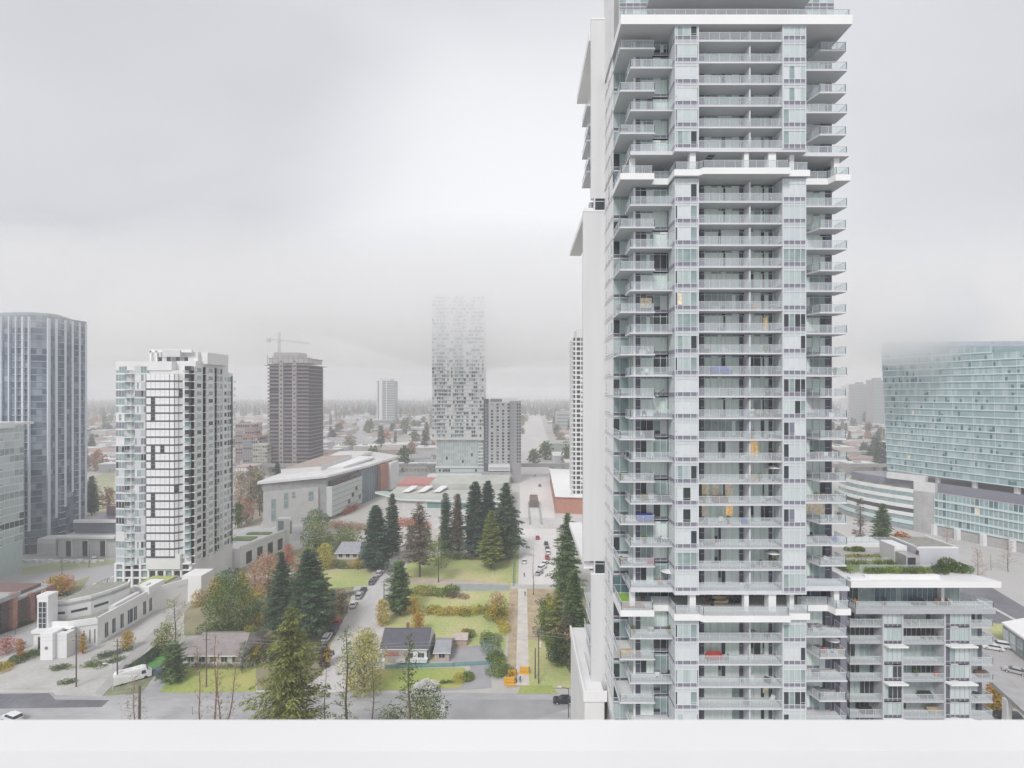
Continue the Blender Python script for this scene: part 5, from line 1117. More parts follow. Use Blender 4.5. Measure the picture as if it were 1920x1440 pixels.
# --- foreground
ptree('huge yellow-green conifer rising from below the parapet in the lower centre-left', 545, 0, 1140, 176, 'c', 'olive', Y=88, dens=1.15, spray=.8, droop=.62, irreg=.36, bare=.0, power=.62, sparse=.1)
ptree('tall dead-looking conifer trunk with short twigs beside the diagonal street', 650, 0, 1178, 60, 'b', 'green', Y=93, n=90, spread=.12, up=.15, nl=900, thick=1.3, low=.0)
ptree('thin bare trunk between the huge conifer and the taller dead conifer', 610, 0, 1245, 40, 'b', None, Y=94, n=46, spread=.1, up=.2, thick=.8)
ptree('bare leafless trunk in front of the pale yellow willow-like tree', 699, 0, 1232, 40, 'b', None, Y=92, n=60, spread=.13, up=.3, thick=1.1, seed=88)
ptree('slim dark conifer trunk with stubby branches in front of the dark-roofed house', 767, 0, 1192, 40, 'b', 'leafy', Y=90, n=120, spread=.11, up=.1, nl=1500, thick=1.4, low=.0)
ptree('dense brown-green bush with pale leaves behind the parapet, right of the slim trunk', 796, 0, 1290, 104, 'd', ['leafy', 'pale'], Y=92, n=7000, size=.34, trunk=.05, nclump=26)
ptree('scrubby dark bush filling the bottom edge between two bare trunks', 735, 0, 1322, 80, 'd', ['leafy', 'brown'], Y=91, n=3500, size=.33, trunk=.05, nclump=18)
ptree('pale yellow-green autumn tree left of the dark-roofed house', 683, 1300, 1182, 82, 'd', ['pale', 'yellow', 'pale'], n=6500, size=.4, trunk=.1, nclump=26, seed=5)
for px, top, ln in ((376, 1210, (.5, 0)), (404, 1196, (0, 0)), (412, 1222, (-.3, 0)), (436, 1205, (2.4, .5))):
    ptree({376: 'leftmost of the leafless birch-like trunks before the brown-roofed house', 404: 'tallest leafless trunk before the brown-roofed house', 412: 'thin leafless stem just right of the tallest bare trunk', 436: 'leaning leafless trunk before the right end of the brown-roofed house'}[px], px, 0, top, 30, 'b', 'tan', Y=99 if px != 436 else 97, n=34, spread=.13, up=1.1, lean=ln, thick=.9, nl=160, m_=None) if False else None
for px, top, ln, lab in ((378, 1212, (-.8, 0), 'leftmost of the leafless brown trunks before the brown-roofed house'), (404, 1190, (0, 0), 'tallest leafless trunk before the brown-roofed house'), (413, 1226, (-.6, 0), 'thin leafless stem just right of the tallest bare trunk'), (418, 1212, (3.2, .5), 'leaning leafless trunk before the right end of the brown-roofed house')):
    x, y = PX(px, 100), 100; h_ = PZ(top, 100)
    place('bare_tree', lab, 'tree', x, y, baretree(px, h_, .13, 34, mat('bark_red', (.24, .15, .11), .9, .2, 2), L_['tan'], 170, 1.0, ln, .9, .1))
place('bare_tree', 'small leafless tree beside the charred-looking stump near the white camper van', 'tree', PX(252, 104), 104, baretree(7, PZ(1268, 104), .25, 40, MATS['bark_red'], L_['tan'], 260, .7, (0, 0), 1.0, .2))
mb = MB(); mb.tube((0, 0, 0), (.1, 0, PZ(1286, 103)), .3, .2, M['bark'], 8); o = mb.build('dead_trunk', None, (PX(261, 103), 103, 0)); tag(o, 'thick branchless dead trunk standing by the near road, lower left', 'dead trunk')
# --- around the diagonal street
ptree('tall pointed dark conifer, left of a pair beside the diagonal street', 527, 1188, 1036, 78, 'c', 'dark', dens=1.7, spray=.9, droop=.3)
ptree('broad rounded dark conifer, right of a pair beside the diagonal street', 578, 1196, 1030, 92, 'c', 'dark', dens=1.9, spray=.9, droop=.3, power=.55)
ptree('bushy green tree behind the brown-roofed house', 428, 1190, 1072, 92, 'd', ['leafy', 'green', 'mid'], n=6500, size=.5, trunk=.08, nclump=26)
ptree('yellowing tree left of the bushy green tree', 408, 1150, 1080, 42, 'd', 'gold', n=1600, size=.5, trunk=.1)
ptree('yellow-green broadleaf shrub tree between the dark conifer pair and the green tree', 478, 1175, 1105, 56, 'd', ['yellow', 'gold', 'green'], n=2600, size=.48, trunk=.05)
ptree('salmon-coloured autumn tree beside the white pavilion', 503, 1120, 1036, 62, 'd', 'salmon', n=3200, size=.5, trunk=.08)
ptree('orange-pink thin tree left of the salmon one', 478, 1105, 1050, 34, 'd', ['salmon', 'tan'], n=900, size=.45, trunk=.1)
ptree('bright yellow tree left of the grey-roofed cottage', 611, 1068, 1018, 36, 'd', 'yellow', n=1800, size=.5, trunk=.1)
ptree('large soft green tree in front of the grey civic building', 593, 1038, 956, 62, 'd', ['pale', 'green', 'mid'], n=4200, size=.62, trunk=.08)
ptree('low spreading green tree behind the grey-roofed cottage', 650, 1034, 996, 72, 'd', ['green', 'mid'], n=3000, size=.6, trunk=.05)
ptree('massive dark conifer at the left side of the diagonal street', 705, 1068, 948, 58, 'c', 'teal', dens=2.0, spray=1.15, droop=.3, power=.55)
ptree('second dark conifer tucked behind the massive one', 736, 1042, 926, 36, 'c', 'dark', dens=1.5, spray=1.1, power=.7)
ptree('small yellow bush tree at the foot of the massive dark conifer', 671, 1068, 1045, 18, 'd', 'gold', n=500, size=.4)
ptree('brown-green bush beside the white parked car', 640, 1150, 1105, 32, 'd', ['brown', 'tan'], n=1400, size=.4, trunk=.02)
ptree('small teal shrub beyond the brown-green bush', 622, 1128, 1104, 18, 'd', 'teal', n=500, size=.4, trunk=.02)
ptree('dark cypress-like conifer on the right side of the diagonal street', 750, 1152, 1052, 48, 'c', 'mid', dens=2.1, spray=.8, power=.42, droop=.2)
ptree('golden shrub at the left foot of the cypress-like conifer', 716, 1172, 1122, 32, 'd', ['gold', 'yellow'], n=1500, size=.4, trunk=.02)
ptree('golden shrub at the right foot of the cypress-like conifer', 776, 1152, 1116, 28, 'd', 'gold', n=1000, size=.4, trunk=.02)
ptree('small round orange-gold tree behind the dark-roofed house', 784, 1188, 1148, 27, 'd', ['gold', 'orange'], n=1500, size=.36, trunk=.1)
ptree('orange tree overhanging the red parked car', 625, 1172, 1136, 20, 'd', 'orange', n=900, size=.36, trunk=.1)
ptree('sparse grey-green conifer with a bare trunk at the top left of the park', 787, 1082, 942, 66, 'c', 'brown', dens=.95, spray=.95, bare=.18, irreg=.4, power=.6, sparse=.2, seed=41)
ptree('green-topped tree with a dark bare trunk in the middle of the park', 822, 1092, 1008, 46, 'd', ['green', 'mid'], n=1700, size=.45, trunk=.42, nclump=10)
ptree('slim dark conifer, left of two slim ones behind the park', 835, 1042, 925, 25, 'c', 'dark', dens=1.6, spray=.95, power=.4)
ptree('slim brownish conifer, right of two slim ones behind the park', 858, 1040, 926, 26, 'c', 'brown', dens=1.6, spray=.95, power=.4)
ptree('small frosty blue-green conifer in front of the slim brownish one', 851, 1040, 975, 34, 'c', 'blue', dens=1.4, spray=.75, droop=.5)
ptree('orange-tinged shrub between the slim conifers and the tall dark ones', 868, 1042, 1002, 16, 'd', ['salmon', 'brown'], n=500, size=.4)
ptree('tall dark teal conifer, left of the three tallest behind the park', 891, 1046, 904, 46, 'c', 'teal', dens=2.0, spray=1.1, power=.45)
ptree('tall dark teal conifer, middle of the three tallest behind the park', 915, 1044, 902, 44, 'c', 'teal', dens=1.9, spray=1.1, power=.5)
ptree('tall dark spreading conifer, right of the three tallest beside the pale street', 949, 1044, 905, 62, 'c', 'dark', dens=1.6, spray=1.2, droop=.5, power=.7, irreg=.35)
ptree('bright green young conifer standing on the park lawn', 921, 1066, 957, 52, 'c', 'bright', dens=2.3, spray=.8, power=.72, bare=.11, droop=.2)
ptree('orange-brown thicket tree at the right end of the park hedge', 934, 1162, 1115, 52, 'd', ['gold', 'salmon', 'green'], n=2400, size=.42, trunk=.02)
ptree('thin leafless street tree at the end of the pale street', 1000, 1116, 1030, 16, 'b', None, n=26, spread=.12, up=1.2, thick=1.0)
# right of the footpath
ptree('tall ragged conifer leaning over the pale street, right side', 1064, 1120, 962, 60, 'c', 'mid', dens=1.5, spray=1.0, droop=.55, irreg=.45, power=.7)
ptree('pointed bright green conifer against the white pier', 1076, 1236, 1070, 62, 'c', 'mid', dens=2.2, spray=.75, power=.75, droop=.25)
ptree('ragged olive conifer low beside the footpath', 1046, 1232, 1108, 52, 'c', 'olive', dens=1.3, spray=.8, power=.6, irreg=.45, sparse=.2)
ptree('brownish broadleaf tree between the conifers right of the footpath', 1064, 1245, 1150, 48, 'd', ['brown', 'leafy', 'salmon'], n=2400, size=.4, trunk=.05)
ptree('yellow-green shrub at the start of the footpath', 1031, 1160, 1112, 22, 'd', ['green', 'yellow'], n=800, size=.4)
ptree('dark green thicket tree right of the footpath', 1022, 1196, 1138, 44, 'd', ['leafy', 'green'], n=2200, size=.42, trunk=.02)
ptree('small dark tree over the parked cars behind the right-hand thicket', 1046, 1250, 1185, 44, 'd', ['leafy', 'dark'], n=2200, size=.42, trunk=.1)
ptree('dark tree low against the pier above the yard', 1082, 1262, 1200, 44, 'd', ['leafy', 'brown'], n=2200, size=.42, trunk=.1)
# left part
ptree('dark green and yellow bush tree beside the blue parked car', 324, 1276, 1206, 44, 'c', 'mid', dens=2.4, spray=.6, power=.35, bare=.06)
ptree('leafless wild tree beside the narrow lane', 328, 1232, 1120, 50, 'b', 'pale', n=40, spread=.32, up=.6, nl=700, thick=1.3)
ptree('wide shrubby green tree left of the brown-roofed house', 312, 1226, 1165, 44, 'd', ['pale', 'green'], n=1500, size=.4, trunk=.05)
ptree('dark bush under the leafless wild tree', 300, 1226, 1195, 30, 'd', 'leafy', n=1100, size=.38, trunk=.02)
ptree('small blossom-grey tree right of the brown-roofed house', 455, 1262, 1205, 40, 'b', 'blue', n=40, spread=.3, up=.5, nl=900, thick=1.3)
ptree('olive bush right of the bushy green tree by the street', 470, 1218, 1175, 40, 'd', ['green', 'gold'], n=1500, size=.4, trunk=.02)
ptree('flaming orange tree on the avenue median', 108, 1114, 1084, 54, 'd', ['orange', 'gold'], n=2600, size=.5, trunk=.2)
for px, b, tp, w_, m, lab in ((38, 1238, 1194, 17, ['orange', 'salmon'], 'leftmost narrow orange tree before the white hall'), (87, 1233, 1186, 17, ['orange', 'red'], 'second narrow orange tree, against the white hall wall'), (155, 1226, 1186, 15, ['orange', 'gold'], 'narrow gold-orange tree by the white hall entrance')):
    ptree(lab, px, b, tp, w_, 'd', m, n=1500, size=.26, trunk=.04, col=True)
ptree('round golden tree against the east wall of the white hall', 239, 1218, 1184, 27, 'd', 'gold', n=1500, size=.32, trunk=.1)
ptree('pink-leaved shrub tree at the left edge', 12, 1225, 1194, 34, 'd', 'red', n=900, size=.32, trunk=.1)
ptree('golden-brown shrub tree at the foot of the white tower', 375, 1135, 1108, 34, 'd', ['gold', 'tan'], n=1100, size=.42, trunk=.05)
ptree('conifer on the pale lawn beyond the grey podium', 172, 966, 893, 30, 'c', 'teal', dens=1.2, spray=1.3, power=.6)
ptree('russet tree beside the white tower, beyond the podium', 205, 966, 912, 30, 'd', 'salmon', n=900, size=.8)
ptree('reddish leafless street tree near the black car on the avenue', 30, 1190, 1150, 20, 'b', None, n=20, spread=.2, up=.8)
ptree('conifer behind the grey civic building, left end', 520, 905, 866, 22, 'c', 'teal', dens=1.0, spray=1.6, Y=330)
# right-hand side behind the roof garden
ptree('full dark conifer behind the roof garden', 1655, 1040, 944, 62, 'c', 'mid', dens=1.5, spray=1.0, droop=.5, Y=180, power=.6)
ptree('thin sparse conifer left of the full one behind the roof garden', 1613, 1040, 934, 44, 'c', 'brown', dens=.8, spray=.9, sparse=.35, Y=170, power=.6)
zrr = zr
o = place('maple', 'flame-orange small tree growing on the roof garden beside the plant house', 'tree', PX(1690, RY(1040)), RY(1040), deciduous(77, PZ(1000, RY(1040)) - zrr, 1.75, [L_['orange'], L_['red']], 1800, .22, .35, 12), z=zrr)
o = place('roof_shrub', 'dark green rounded shrub cluster right of the roof plant house', 'shrub', PX(1782, RY(1074)), RY(1074), (blob(3, [(-1.6, 0, .5, 1.3, 1, .7), (0, .5, 1.2, 1.3, 1, 1.0), (1.5, .3, .7, 1.4, 1, .8), (2.8, .2, .5, .9, .8, .6)], 3600, .2, [L_['leafy'], L_['green'], L_['mid']]), None), z=zrr)
for (lab, px, pyb, pyt, w_) in (('leafless pink-tinged tree at the far right, nearest the curved podium', 1776, 1040, 985, 30), ('leafless tree on the right-hand verge, left of the three', 1833, 1086, 1030, 40), ('leafless tree on the right-hand verge, middle of the three', 1890, 1072, 1005, 40)):
    ptree(lab, px, pyb, pyt, w_, 'b', 'salmon', n=46, spread=.3, up=.5, nl=350, thick=1.2)
ptree('small leafless tree right of the first one on the right-hand verge', 1858, 1070, 1040, 20, 'b', None, n=26, spread=.22, up=.8)
ptree('orange-gold hedge-like tree below the garden block, lower right', 1868, 1335, 1282, 44, 'd', ['gold', 'orange'], n=2600, size=.4, trunk=.02)
# --- hedges and low shrubs (each clump its own thing)
def hedge(label, pts, wid, hgt, n, size, ms, z=0, name='hedge', cat='hedge'):
    r = random.Random(len(label) * 13 + n); cl = []; (cx_, cy_) = pts[0]; tot = sum(math.dist(a, b) for a, b in zip(pts[:-1], pts[1:])) or 1
    for a, b in zip(pts[:-1], pts[1:]):
        k = max(3, int(math.dist(a, b) / (wid * .22)))
        for i in range(k):
            p = lp(a, b, (i + .5) / k); s = wid * r.uniform(.32, .72); cl.append((p[0] - cx_ + r.uniform(-.38, .38) * wid, p[1] - cy_ + r.uniform(-.38, .38) * wid, hgt * r.uniform(.32, .5), s, s * r.uniform(.7, 1.1), hgt * r.uniform(.36, .7)))
    mb = blob(int(n + cx_), cl, n, size, [L_[m] for m in ms]); o = mb.build(name, None, (cx_, cy_, z)); tag(o, label, cat); return o
hedge('long yellow-green ragged hedge crossing the park below the orange thicket', [G(796, 1150), G(850, 1152), G(905, 1150), G(950, 1156)], 3.0, 2.4, 7000, .4, ['yellow', 'green', 'pale', 'gold'])
hedge('rough mound of tall yellow-green plants in the upper park', [G(780, 1112), G(805, 1114), G(840, 1112)], 4.2, 2.2, 4200, .5, ['green', 'yellow', 'pale'], name='shrub', cat='shrub')
hedge('brown withered brush beside the mound in the park', [G(840, 1118), G(872, 1120)], 3.0, 1.3, 1300, .4, ['brown', 'tan'], name='shrub', cat='shrub')
hedge('thick vine-green hedge running down to the footpath barriers', [G(918, 1195), G(925, 1225), G(938, 1262), G(942, 1276)], 4.0, 2.2, 6500, .36, ['green', 'leafy', 'blue', 'green'])
hedge('hedge strip joining the orange thicket to the footpath', [G(935, 1165), G(950, 1190)], 2.4, 2.0, 1600, .36, ['yellow', 'gold'])
hedge('round yellow-green shrub at the right end of the front lawn', [G(862, 1276), G(878, 1272)], 2.6, 1.8, 1800, .3, ['yellow', 'green'], name='shrub', cat='shrub')
hedge('low clipped edging hedge along the front lawn by the near road', [G(826, 1282), G(850, 1280)], .9, .7, 700, .2, ['green'])
hedge('yellowish bush beside the small pink shed', [G(866, 1192), G(884, 1196)], 2.0, 2.4, 1500, .3, ['gold', 'green'], name='shrub', cat='shrub')
hedge('dark planting bed at the left end of the white hall forecourt', [G(30, 1240), G(60, 1228), G(100, 1218)], 3.6, 1.5, 3800, .3, ['leafy', 'green', 'mid'], name='shrub', cat='shrub')
hedge('dark round shrub between the two narrow orange trees', [G(66, 1222)], 2.4, 2.2, 900, .25, ['teal'], name='shrub', cat='shrub') if False else None
hedge('yellow-green low shrubs at the far left edge before the narrow orange trees', [G(-20, 1262), G(20, 1246)], 4.0, 1.4, 2400, .3, ['green', 'gold'], name='shrub', cat='shrub')
hedge('dark low hedge in the middle of the forecourt', [G(160, 1250), G(190, 1248), G(232, 1236)], 2.2, 1.1, 2600, .22, ['leafy', 'green'])
hedge('dark bluish hedge below the east wall of the white hall', [G(180, 1234), G(215, 1228), G(245, 1220)], 2.4, 1.2, 2400, .22, ['teal', 'leafy'])
hedge('dark hedge patch left of the forecourt steps', [G(96, 1256), G(130, 1254)], 2.0, 1.0, 1300, .22, ['leafy', 'mid'])
hedge('small oval hedge beside the nearest utility pole', [G(114, 1281), G(138, 1280)], 1.6, .9, 1100, .2, ['leafy', 'dark'])
hedge('dark hedge on the boundary behind the white camper van', [G(236, 1262), G(262, 1248), G(300, 1228)], 1.8, 2.0, 2600, .28, ['leafy', 'teal'])
hedge('row of dark shrubs under the windows of the brown-roofed house', [G(350, 1252), G(410, 1252), G(470, 1252)], 1.4, 1.0, 1500, .25, ['brown', 'leafy'])
hedge('red shrub bed at the foot of the grey louvred wing', [G(640, 966), G(665, 955)], 5, 4, 1500, .7, ['red', 'salmon'], name='shrub', cat='shrub')
hedge('salmon shrub row between the mall and the plaza', [G(620, 985), G(650, 995), G(690, 992)], 6, 3.5, 2200, .7, ['salmon', 'tan'], name='shrub', cat='shrub')
hedge('red shrub row in front of the mall, left of the dark conifers', [G(748, 985), G(770, 985), G(800, 990)], 6, 4.0, 1900, .7, ['red', 'salmon'], name='shrub', cat='shrub')
hedge('dark undergrowth below the tall conifers at the top of the park', [G(830, 1046), G(880, 1048), G(955, 1046)], 3.5, 2.5, 3600, .45, ['leafy', 'green', 'brown'])
hedge('shrubs in front of the grey-roofed cottage', [G(612, 1060), G(650, 1066), G(680, 1064)], 3.0, 2.6, 2400, .4, ['green', 'gold', 'leafy'], name='shrub', cat='shrub')
hedge('leafy brown and green scrub under the conifers right of the footpath', [G(1025, 1130), G(1040, 1170), G(1060, 1215)], 5, 2.2, 4500, .4, ['leafy', 'brown', 'green'], name='shrub', cat='shrub')
y = RY(1074); hedge('long bright green hedge along the front edge of the roof garden', [(PX(1624, y), y), (PX(1744, y), y)], 1.1, .9, 5200, .16, ['green', 'mid', 'bright'], z=zr)
y = RY(1060); hedge('green hedge along the middle railing of the roof garden', [(PX(1588, y), y + .5), (PX(1700, y), y + .5)], 1.0, .8, 4000, .16, ['green', 'bright'], z=zr)
y = RY(1047); hedge('yellowish planting row behind the middle roof hedge', [(PX(1588, y), y), (PX(1630, y), y), (PX(1680, y), y)], 1.2, .7, 2400, .18, ['yellow', 'green', 'brown'], z=zr)
y = RY(1033); hedge('grey-green planter hedge at the back left of the roof garden', [(PX(1590, y), y), (PX(1620, y), y)], 1.1, .8, 1600, .18, ['green', 'leafy'], z=zr)
hedge('slanting dark hedge at the left front corner of the roof garden', [(PX(1564, RY(1058)), RY(1058)), (PX(1592, RY(1074)), RY(1074))], .9, .8, 1600, .16, ['leafy', 'green'], z=zr)

for i, (px, b, tp, w_, m, lab) in enumerate(((452, 962, 880, 30, ['tan', 'salmon'], 'tan leafy tree immediately right of the white tower'), (470, 950, 868, 26, ['brown', 'tan'], 'brown-grey tall tree second from the white tower'), (487, 968, 886, 26, ['tan', 'brown'], 'tan tree against the left end of the grey civic building'), (462, 982, 925, 30, ['salmon', 'tan'], 'russet tree near the avenue right of the white tower'), (446, 990, 940, 22, ['leafy', 'brown'], 'dark bush tree touching the white tower above the avenue'), (480, 935, 870, 20, ['tan', 'pale'], 'pale thin tree behind the tan one by the civic building'))):
    ptree(lab, px, b, tp, w_, 'd', m, n=1300, size=.8, trunk=.12)
sheet('undergrowth', gp((345, 1150), (372, 1110), (470, 1085), (560, 1080), (606, 1100), (664, 1100), (650, 1150), (612, 1225), (604, 1262), (598, 1294), (482, 1294), (476, 1190), (345, 1192)), E + .002, mat('scrub_ground', (.20, .21, .12), .95, 0, .12, col2=(.34, .30, .20), detail=8), 0, 'leaf-strewn scrubby ground under the trees left of the diagonal street')
sheet('undergrowth', gp((440, 1030), (560, 1030), (600, 1000), (700, 1002), (742, 1010), (735, 1050), (700, 1066), (600, 1068), (480, 1080), (440, 1070)), E + .001, MATS['scrub_ground'], 0, 'scrubby ground round the grey-roofed cottage')
sheet('undergrowth', gp((440, 860), (500, 858), (490, 985), (440, 992)), E + .001, mat('tan_ground', (.36, .32, .26), .95, .15, .1), 0, 'tan leaf-covered ground right of the white tower')
sheet('undergrowth', gp((990, 1104), (1100, 1104), (1120, 1290), (1020, 1292), (1012, 1200)), E + .003, MATS['scrub_ground'], 0, 'brown and green ground under the conifers right of the footpath')
hedge('mixed green and gold bushes at the road end of the bungalow garden', [G(478, 1245), G(480, 1215)], 3.0, 2.6, 2200, .35, ['green', 'gold', 'leafy'], name='shrub', cat='shrub')
hedge('green bramble thicket below the bushy green tree', [G(385, 1186), G(430, 1192), G(470, 1188)], 4.0, 2.6, 3600, .4, ['green', 'leafy'], name='shrub', cat='shrub')
hedge('yellow and green undergrowth between the dark conifer pair and the street', [G(600, 1190), G(618, 1160), G(630, 1130)], 3.0, 2.2, 2400, .36, ['gold', 'leafy', 'salmon'], name='shrub', cat='shrub')
hedge('pale green ivy-like bank beside the upper parked cars', [G(648, 1118), G(668, 1112)], 3.0, 1.0, 1500, .3, ['blue', 'green'], name='shrub', cat='shrub')

for i, (px, b, tp, w_, m, lab) in enumerate(((600, 1120, 1078, 30, ['leafy', 'green'], 'rounded green tree behind the dark conifer pair, toward the small lawn'), (560, 1100, 1052, 34, ['tan', 'salmon'], 'tan and pink tree between the white pavilion and the conifer pair'), (540, 1062, 1020, 30, ['red', 'salmon'], 'reddish tree at the avenue bend beyond the white pavilion'), (453, 1120, 1072, 34, ['gold', 'green'], 'yellow-green tree right behind the bushy green tree'), (610, 1150, 1100, 26, ['gold', 'brown'], 'gold-brown tree at the right foot of the conifer pair'), (388, 1108, 1072, 22, ['leafy', 'tan'], 'small dark-green tree at the foot of the white tower side'), (562, 1250, 1205, 34, ['leafy', 'green'], 'green bush tree behind the huge conifer'), (500, 1240, 1192, 38, ['tan', 'green', 'brown'], 'tan-green bush tree left of the huge conifer'), (610, 1250, 1208, 24, ['brown', 'gold'], 'brown bush beside the nearest parked cars'), (800, 1030, 985, 26, ['green', 'leafy'], 'green tree behind the sparse grey-green conifer'), (770, 1035, 985, 24, ['brown', 'leafy'], 'brown-green tree at the top end of the diagonal street'))):
    ptree(lab, px, b, tp, w_, 'd', m, n=1800, size=.45, trunk=.08)
# ---------------------------------------------------------------- houses
def house(name, label, x0, x1, y0, y1, hw, hr, wallm, roofm, hip=0.0, ov=.5, wins=3, chim=False, cat='house', loc=None):
    t = Tower(name, label, cat, ((x0 + x1) / 2, (y0 + y1) / 2, 0))
    mb = MB(); mb.box(x0, x1, y0, y1, 0, hw, wallm); t.mesh(mb, 'wall')
    mb = MB(); ym = (y0 + y1) / 2; a0, a1, b0, b1 = x0 - ov, x1 + ov, y0 - ov, y1 + ov; hi = hip * (x1 - x0)
    r0, r1 = (a0 + hi, ym, hr), (a1 - hi, ym, hr)
    e = [(a0, b0, hw), (a1, b0, hw), (a1, b1, hw), (a0, b1, hw)]
    mb.face([e[0], e[1], r1, r0], roofm); mb.face([e[2], e[3], r0, r1], roofm); mb.face([e[1], e[2], r1], roofm if hip else wallm); mb.face([e[3], e[0], r0], roofm if hip else wallm)
    mb.face([e[3], e[2], e[1], e[0]], M['white']); mb.box(a0, a1, b0 - .06, b0, hw - .18, hw + .04, M['white'])
    mb.tube((r0[0], ym, hr + .02), (r1[0], ym, hr + .02), .09, .09, roofm, 5)
    rf = t.mesh(mb, 'roof')
    if chim:
        mb = MB(); c = lerp(x0, x1, .45); mb.box(c, c + .7, ym + .4, ym + 1.1, hr - 1, hr + 1.1, M['brick']); o = mb.build('chimney', rf)
    for i in range(wins):
        c = lerp(x0, x1, (i + .5) / wins); mb = MB(); mb.box(c - .8, c + .8, y0 - .04, y0 - .01, 1.0, min(2.2, hw - .3), M['gdark'])
        mb.box(c - .86, c - .8, y0 - .07, y0, .95, min(2.25, hw - .25), M['mull']); mb.box(c + .8, c + .86, y0 - .07, y0, .95, min(2.25, hw - .25), M['mull']); mb.box(c - .03, c + .03, y0 - .07, y0, .95, min(2.25, hw - .25), M['mull']); t.mesh(mb, 'window')
    return t
M['shingle_b'] = mat('shingle_brown', (.30, .265, .265), .9, .12, .8, stretch=(1, 1, 1)); M['shingle_d'] = mat('shingle_dark', (.115, .115, .14), .85, .12, .9); M['shingle_g'] = mat('shingle_grey', (.33, .34, .37), .9, .1, .9)
M['cream'] = mat('cream_wall', (.56, .54, .50), .85, .06, .4); M['pinkw'] = mat('pinkish_wall', (.50, .42, .40), .85, .08, .5)
ha = house('bungalow', 'wide brown-roofed bungalow with a cream front, behind the lawn at lower left', PX(347, 131), PX(452, 131), 131, 143, 2.9, 5.6, M['cream'], M['shingle_b'], .12, .8, 5)
t = house('house', 'white house with a dark slate roof and brick-coloured front in the park', PX(716, 133), PX(800, 133), 133, 142, 3.4, 6.6, M['offwhite'], M['shingle_d'], 0, .5, 4, True)
mb = MB(); mb.box(PX(722, 132.4), PX(764, 132.4), 132.2, 133, 0, 2.6, M['pinkw']); mb.box(PX(722, 132.4), PX(748, 132.4), 132.1, 132.2, 1.9, 2.9, M['brick2']); mb.box(PX(742, 131), PX(800, 131), 130.6, 133, .9, 1.05, M['white']); rail_path(mb, mb, [(PX(742, 131), 130.7), (PX(800, 131), 130.7)], 1.05, 1.0, 1.1, M['white']); t.mesh(mb, 'porch')
mb = MB(); mb.box(PX(801, 133), PX(806, 133), 133.5, 141.5, 0, 3.2, mat('dark_siding', (.17, .17, .19), .8)); t.mesh(mb, 'side_wall')
house('carport', 'grey-roofed garage beside the dark-roofed house', PX(815, 133), PX(842, 133), 133, 140.5, 2.4, 3.9, M['pinkw'], M['shingle_g'], .05, .4, 1, cat='garage')
house('garden_shed', 'small pinkish wooden shed behind the grey garage', PX(850, 141), PX(875, 141), 141, 144.5, 2.0, 2.9, mat('shed_pink', (.48, .36, .31), .9, .1, 1), mat('shed_roof', (.50, .42, .38), .9, .1, 1), 0, .3, 0, cat='shed')
house('cottage', 'grey-roofed cottage among the trees left of the diagonal street', PX(632, 214), PX(672, 214), 214, 224, 2.8, 6.0, M['cream'], M['shingle_g'], .12, .8, 3)
mb = MB(); mb.box(0, 8.5, 0, 6, 0, 3, mat('tarp_dark', (.12, .13, .15), .7)); o = mb.build('flat_shed', None, (PX(462, 160), 158, 0)); tag(o, 'dark flat-roofed shed behind the brown-roofed bungalow', 'shed')
# ---------------------------------------------------------------- flat-roofed buildings beyond the park and to the right
def shed(name, label, pts, h, wallm, roofm, cat='building', group=None, trim=.5, extra=None):
    cx_ = sum(p[0] for p in pts) / len(pts); cy_ = sum(p[1] for p in pts) / len(pts)
    t = Tower(name, label, cat, (cx_, cy_, 0), group)
    mb = MB(); mb.prism(pts, 0, h, wallm, wallm); t.mesh(mb, 'wall')
    mb = MB(); sc2 = [(cx_ + (p[0] - cx_) * 1.02, cy_ + (p[1] - cy_) * 1.02) for p in pts]; mb.prism(sc2, h, h + trim, roofm, roofm); t.mesh(mb, 'roof'); return t
shed('warehouse', 'white flat-roofed warehouse with a brick end wall beside the pale street', [(19.5, 296), (38, 293), (40, 395), (22, 400)], 9.5, M['brick2'], M['white'], 'warehouse')
mb = MB(); mb.prism([(4.2, 286), (10.6, 286), (9.8, 322), (4.8, 322)], 0, .5, M['concrete']); mb.box(5.2, 10, 321, 322, .5, 5.5, M['brick']); mb.box(4.0, 4.6, 270, 322, 0, 1.4, M['concrete_d']); mb.box(10.2, 10.8, 270, 322, 0, 1.4, M['concrete_d']); mb.box(4.9, 10.1, 308, 320, .52, 4.8, mat('portal_dark', (.17, .14, .12), .9)); o = mb.build('ramp_portal'); tag(o, 'dark square mouth of an underground ramp in the middle of the pale street', 'ramp')
shed('glass_roof_hall', 'wide low building with a green-grey pitched roof far down the right of the pale street', [(27, 560), (70, 560), (70, 600), (27, 600)], 13, mat('sage', (.42, .46, .42), .8), mat('sage_roof', (.46, .49, .46), .8))
shed('shop', 'small cream-fronted store under the elevated railway', [(38, 440), (66, 440), (66, 470), (38, 470)], 9, M['cream'], M['white'], 'shop')
shed('shop', 'long white-roofed store just beyond the elevated railway', [(30, 478), (70, 478), (70, 510), (30, 510)], 10, M['offwhite'], M['white'], 'shop')
shed('shop', 'low teal-fronted store seen between the nearest tower and the curved podium', [(160, 330), (192, 318), (196, 345), (160, 352)], 8, mat('teal_front', (.24, .38, .37), .7), M['white'], 'shop')
shed('warehouse', 'brown warehouse with a white roof beyond the teal-fronted store', [(190, 440), (240, 425), (250, 470), (190, 480)], 11, mat('warehouse_brown', (.36, .29, .28), .9), M['white'], 'warehouse')
shed('shop', 'cream end block joined to the brown warehouse on its left', [(176, 438), (189, 438), (189, 460), (176, 460)], 11, M['cream'], M['offwhite'], 'shop')
